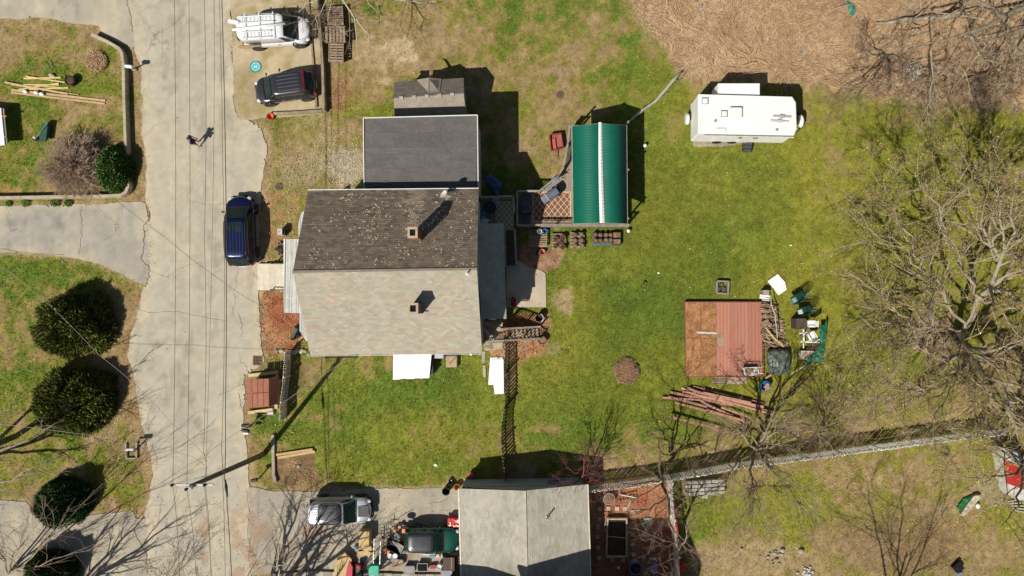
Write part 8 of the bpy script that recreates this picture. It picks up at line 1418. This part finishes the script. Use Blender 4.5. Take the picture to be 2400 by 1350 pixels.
for k, (x_, y_, lb) in enumerate(((942, 1240, 'largest orange box at the upper left of the hatchback'), (921, 1241, 'small orange box left of the engine block'), (933, 1233, 'tan box above the engine block'))): jbox('orange_box', lb, 'box', x_, y_, x_ + (10 if k == 0 else 6), y_ + (10 if k == 0 else 6), .7 - k * .1, mat('pale orange', (.68, .36, .16), .7), -8)
sr = thing('metal_rack', 'tangled dark metal racks and rods left of the engine block', 'rack', tuple(P(912, 1255)))
for k in range(34): b = MB(); x_, y_ = random.uniform(888, 925), random.uniform(1236, 1292); a = random.choice((0, 1.57, .4, -.5)) + random.uniform(-.15, .15); l = random.uniform(8, 22); z = random.uniform(.2, .9); b.tube([P(x_, y_, z), P(x_ + math.cos(a) * l, y_ - math.sin(a) * l * .8, z + random.uniform(-.15, .15))], .018, 5); b.build('rod', mat('rusty rod', (.1, .06, .045), .7, rnd=.6), sr)
for k in range(8): b = MB(); x_, y_ = random.uniform(890, 912), random.uniform(1262, 1288); b.box(P(x_, y_, .12), (.12, .1, .1), random.uniform(0, 3)); b.build('scrap', mat('red scrap', (.42, .1, .06), .8, rnd=.5), sr)
b = MB(); b.tube([P(886, 1250, .5), P(920, 1236, .9), P(944, 1226, 1.1)], .02, 5); one('hand_tool', 'long thin rod rising over the racks towards the top', 'rod', b, DKMET)
for p, q, lb in (((955, 1230), (1005, 1236), 'long dark pole lying along the top side of the hatchback'), ((982, 1224), (1010, 1234), 'grey handled tool lying near the hatchback bonnet'), ((1015, 1232), (1030, 1238), 'brown stick beside the bonnet')): b = MB(); b.tube([P(*p, .5), P(*q, .5)], .045, 6); one('hand_tool', lb, 'tool', b, mat('tool grey', (.16, .13, .12), .6))
b = MB(); b.ball(P(948, 1229, .7), .24, 10, 6, (1.3, .9, .7)); one('black_bag', 'lumpy black bag above the upper left corner of the hatchback', 'bag', b, BLACKP)
rbx = thing('toy_crate', 'red crate heaped with white and red tins by the garage eave', 'crate', tuple(P(1062, 1225))); boxw(1049, 1215, 1078, 1236, 0, .7).build('crate', REDP, rbx, bevel=.02)
for k in range(16): b = MB(); b.lathe(P(1051 + random.random() * 23, 1217 + random.random() * 16, .66), [(.055, 0), (.055, .12), (.01, .13)], 8); b.build('tin', WHITE if k % 3 else ORANGE, rbx)
jbox('blue_box', 'flat blue and grey box below the hatchback', 'box', 1006, 1302, 1019, 1308, .35, mat('steel blue', (.12, .3, .42), .5)); jbox('white_board', 'slim white board below the hatchback roof', 'board', 990, 1299, 1020, 1301, .3, WHITE, -2); jbox('tan_bag', 'cream and orange bag beside the flat blue box', 'bag', 1022, 1299, 1037, 1306, .3, mat('cream bag', (.7, .5, .3), .7), 10); jbox('water_bottles', 'pack of blue water bottles below the hatchback bonnet', 'bottles', 1037, 1303, 1048, 1311, .3, mat('bottle blue', (.25, .42, .62), .2, var=.4), 20); jbox('cardboard', 'folded yellow cardboard at the garage corner below the hatchback', 'cardboard', 1052, 1299, 1071, 1307, .3, mat('yellow card', (.68, .53, .25), .8), -8)
t = thing('workbench', 'dark brown workbench against the garage wall', 'workbench', tuple(P(1050, 1322))); boxw(1038, 1307, 1065, 1338, .0, .8).build('top', mat('dark bench', (.09, .065, .055), .7), t); boxw(1057, 1307, 1060, 1333, .8, .04).build('strip', mat('orange strip', (.4, .18, .08), .7), t); jbox('metal_sheet', 'flat blue-grey panel below the dark workbench', 'panel', 1033, 1337, 1060, 1362, .75, mat('blue grey panel', (.3, .3, .33), .6))
st2 = thing('shelf_rack', 'brown slatted rack squeezed between the workbench and the garage', 'rack', tuple(P(1071, 1325)))
for k in range(9): board((1066, 1306 + k * 6), (1078, 1307 + k * 6), .07, .04, .4).build('slat', mat('dark slat', (.16, .09, .06), .8), st2)
tub('bucket', 'white bucket left of the dark workbench', 'bucket', 1029, 1329, .17, .5, WHITE, mat('white fill', (.7, .7, .68), .6)); jbox('red_case', 'small red case left of the white bucket by the workbench', 'case', 1008, 1324, 1022, 1333, .3, mat('dark red case', (.3, .02, .04), .5), 5); b = MB(); b.lathe(P(834, 1282, .1), [(.13, 0), (.14, .14), (.06, .2), (.01, .2)], 10); one('water_bottle', 'clear blue bottle pack lying left of the tall cardboard box', 'bottles', b, mat('clear blue', (.15, .35, .6), .2, var=.4))
wall_line('stone_kerb', 'rough stone kerb along the bottom edge of the driveway and junk', 'kerb', [(640, 1349), (740, 1343), (860, 1346), (960, 1349), (1075, 1350)], .35, -.05, .25, STONE, .6, 'stone')
# the corner plot stump
b = MB(); b.ball(P(700, 1093, .05), .12, 8, 5, (1, 1, .8)); one('stone', 'pale stone in the middle of the leafy garden plot', 'stone', b, STONE)
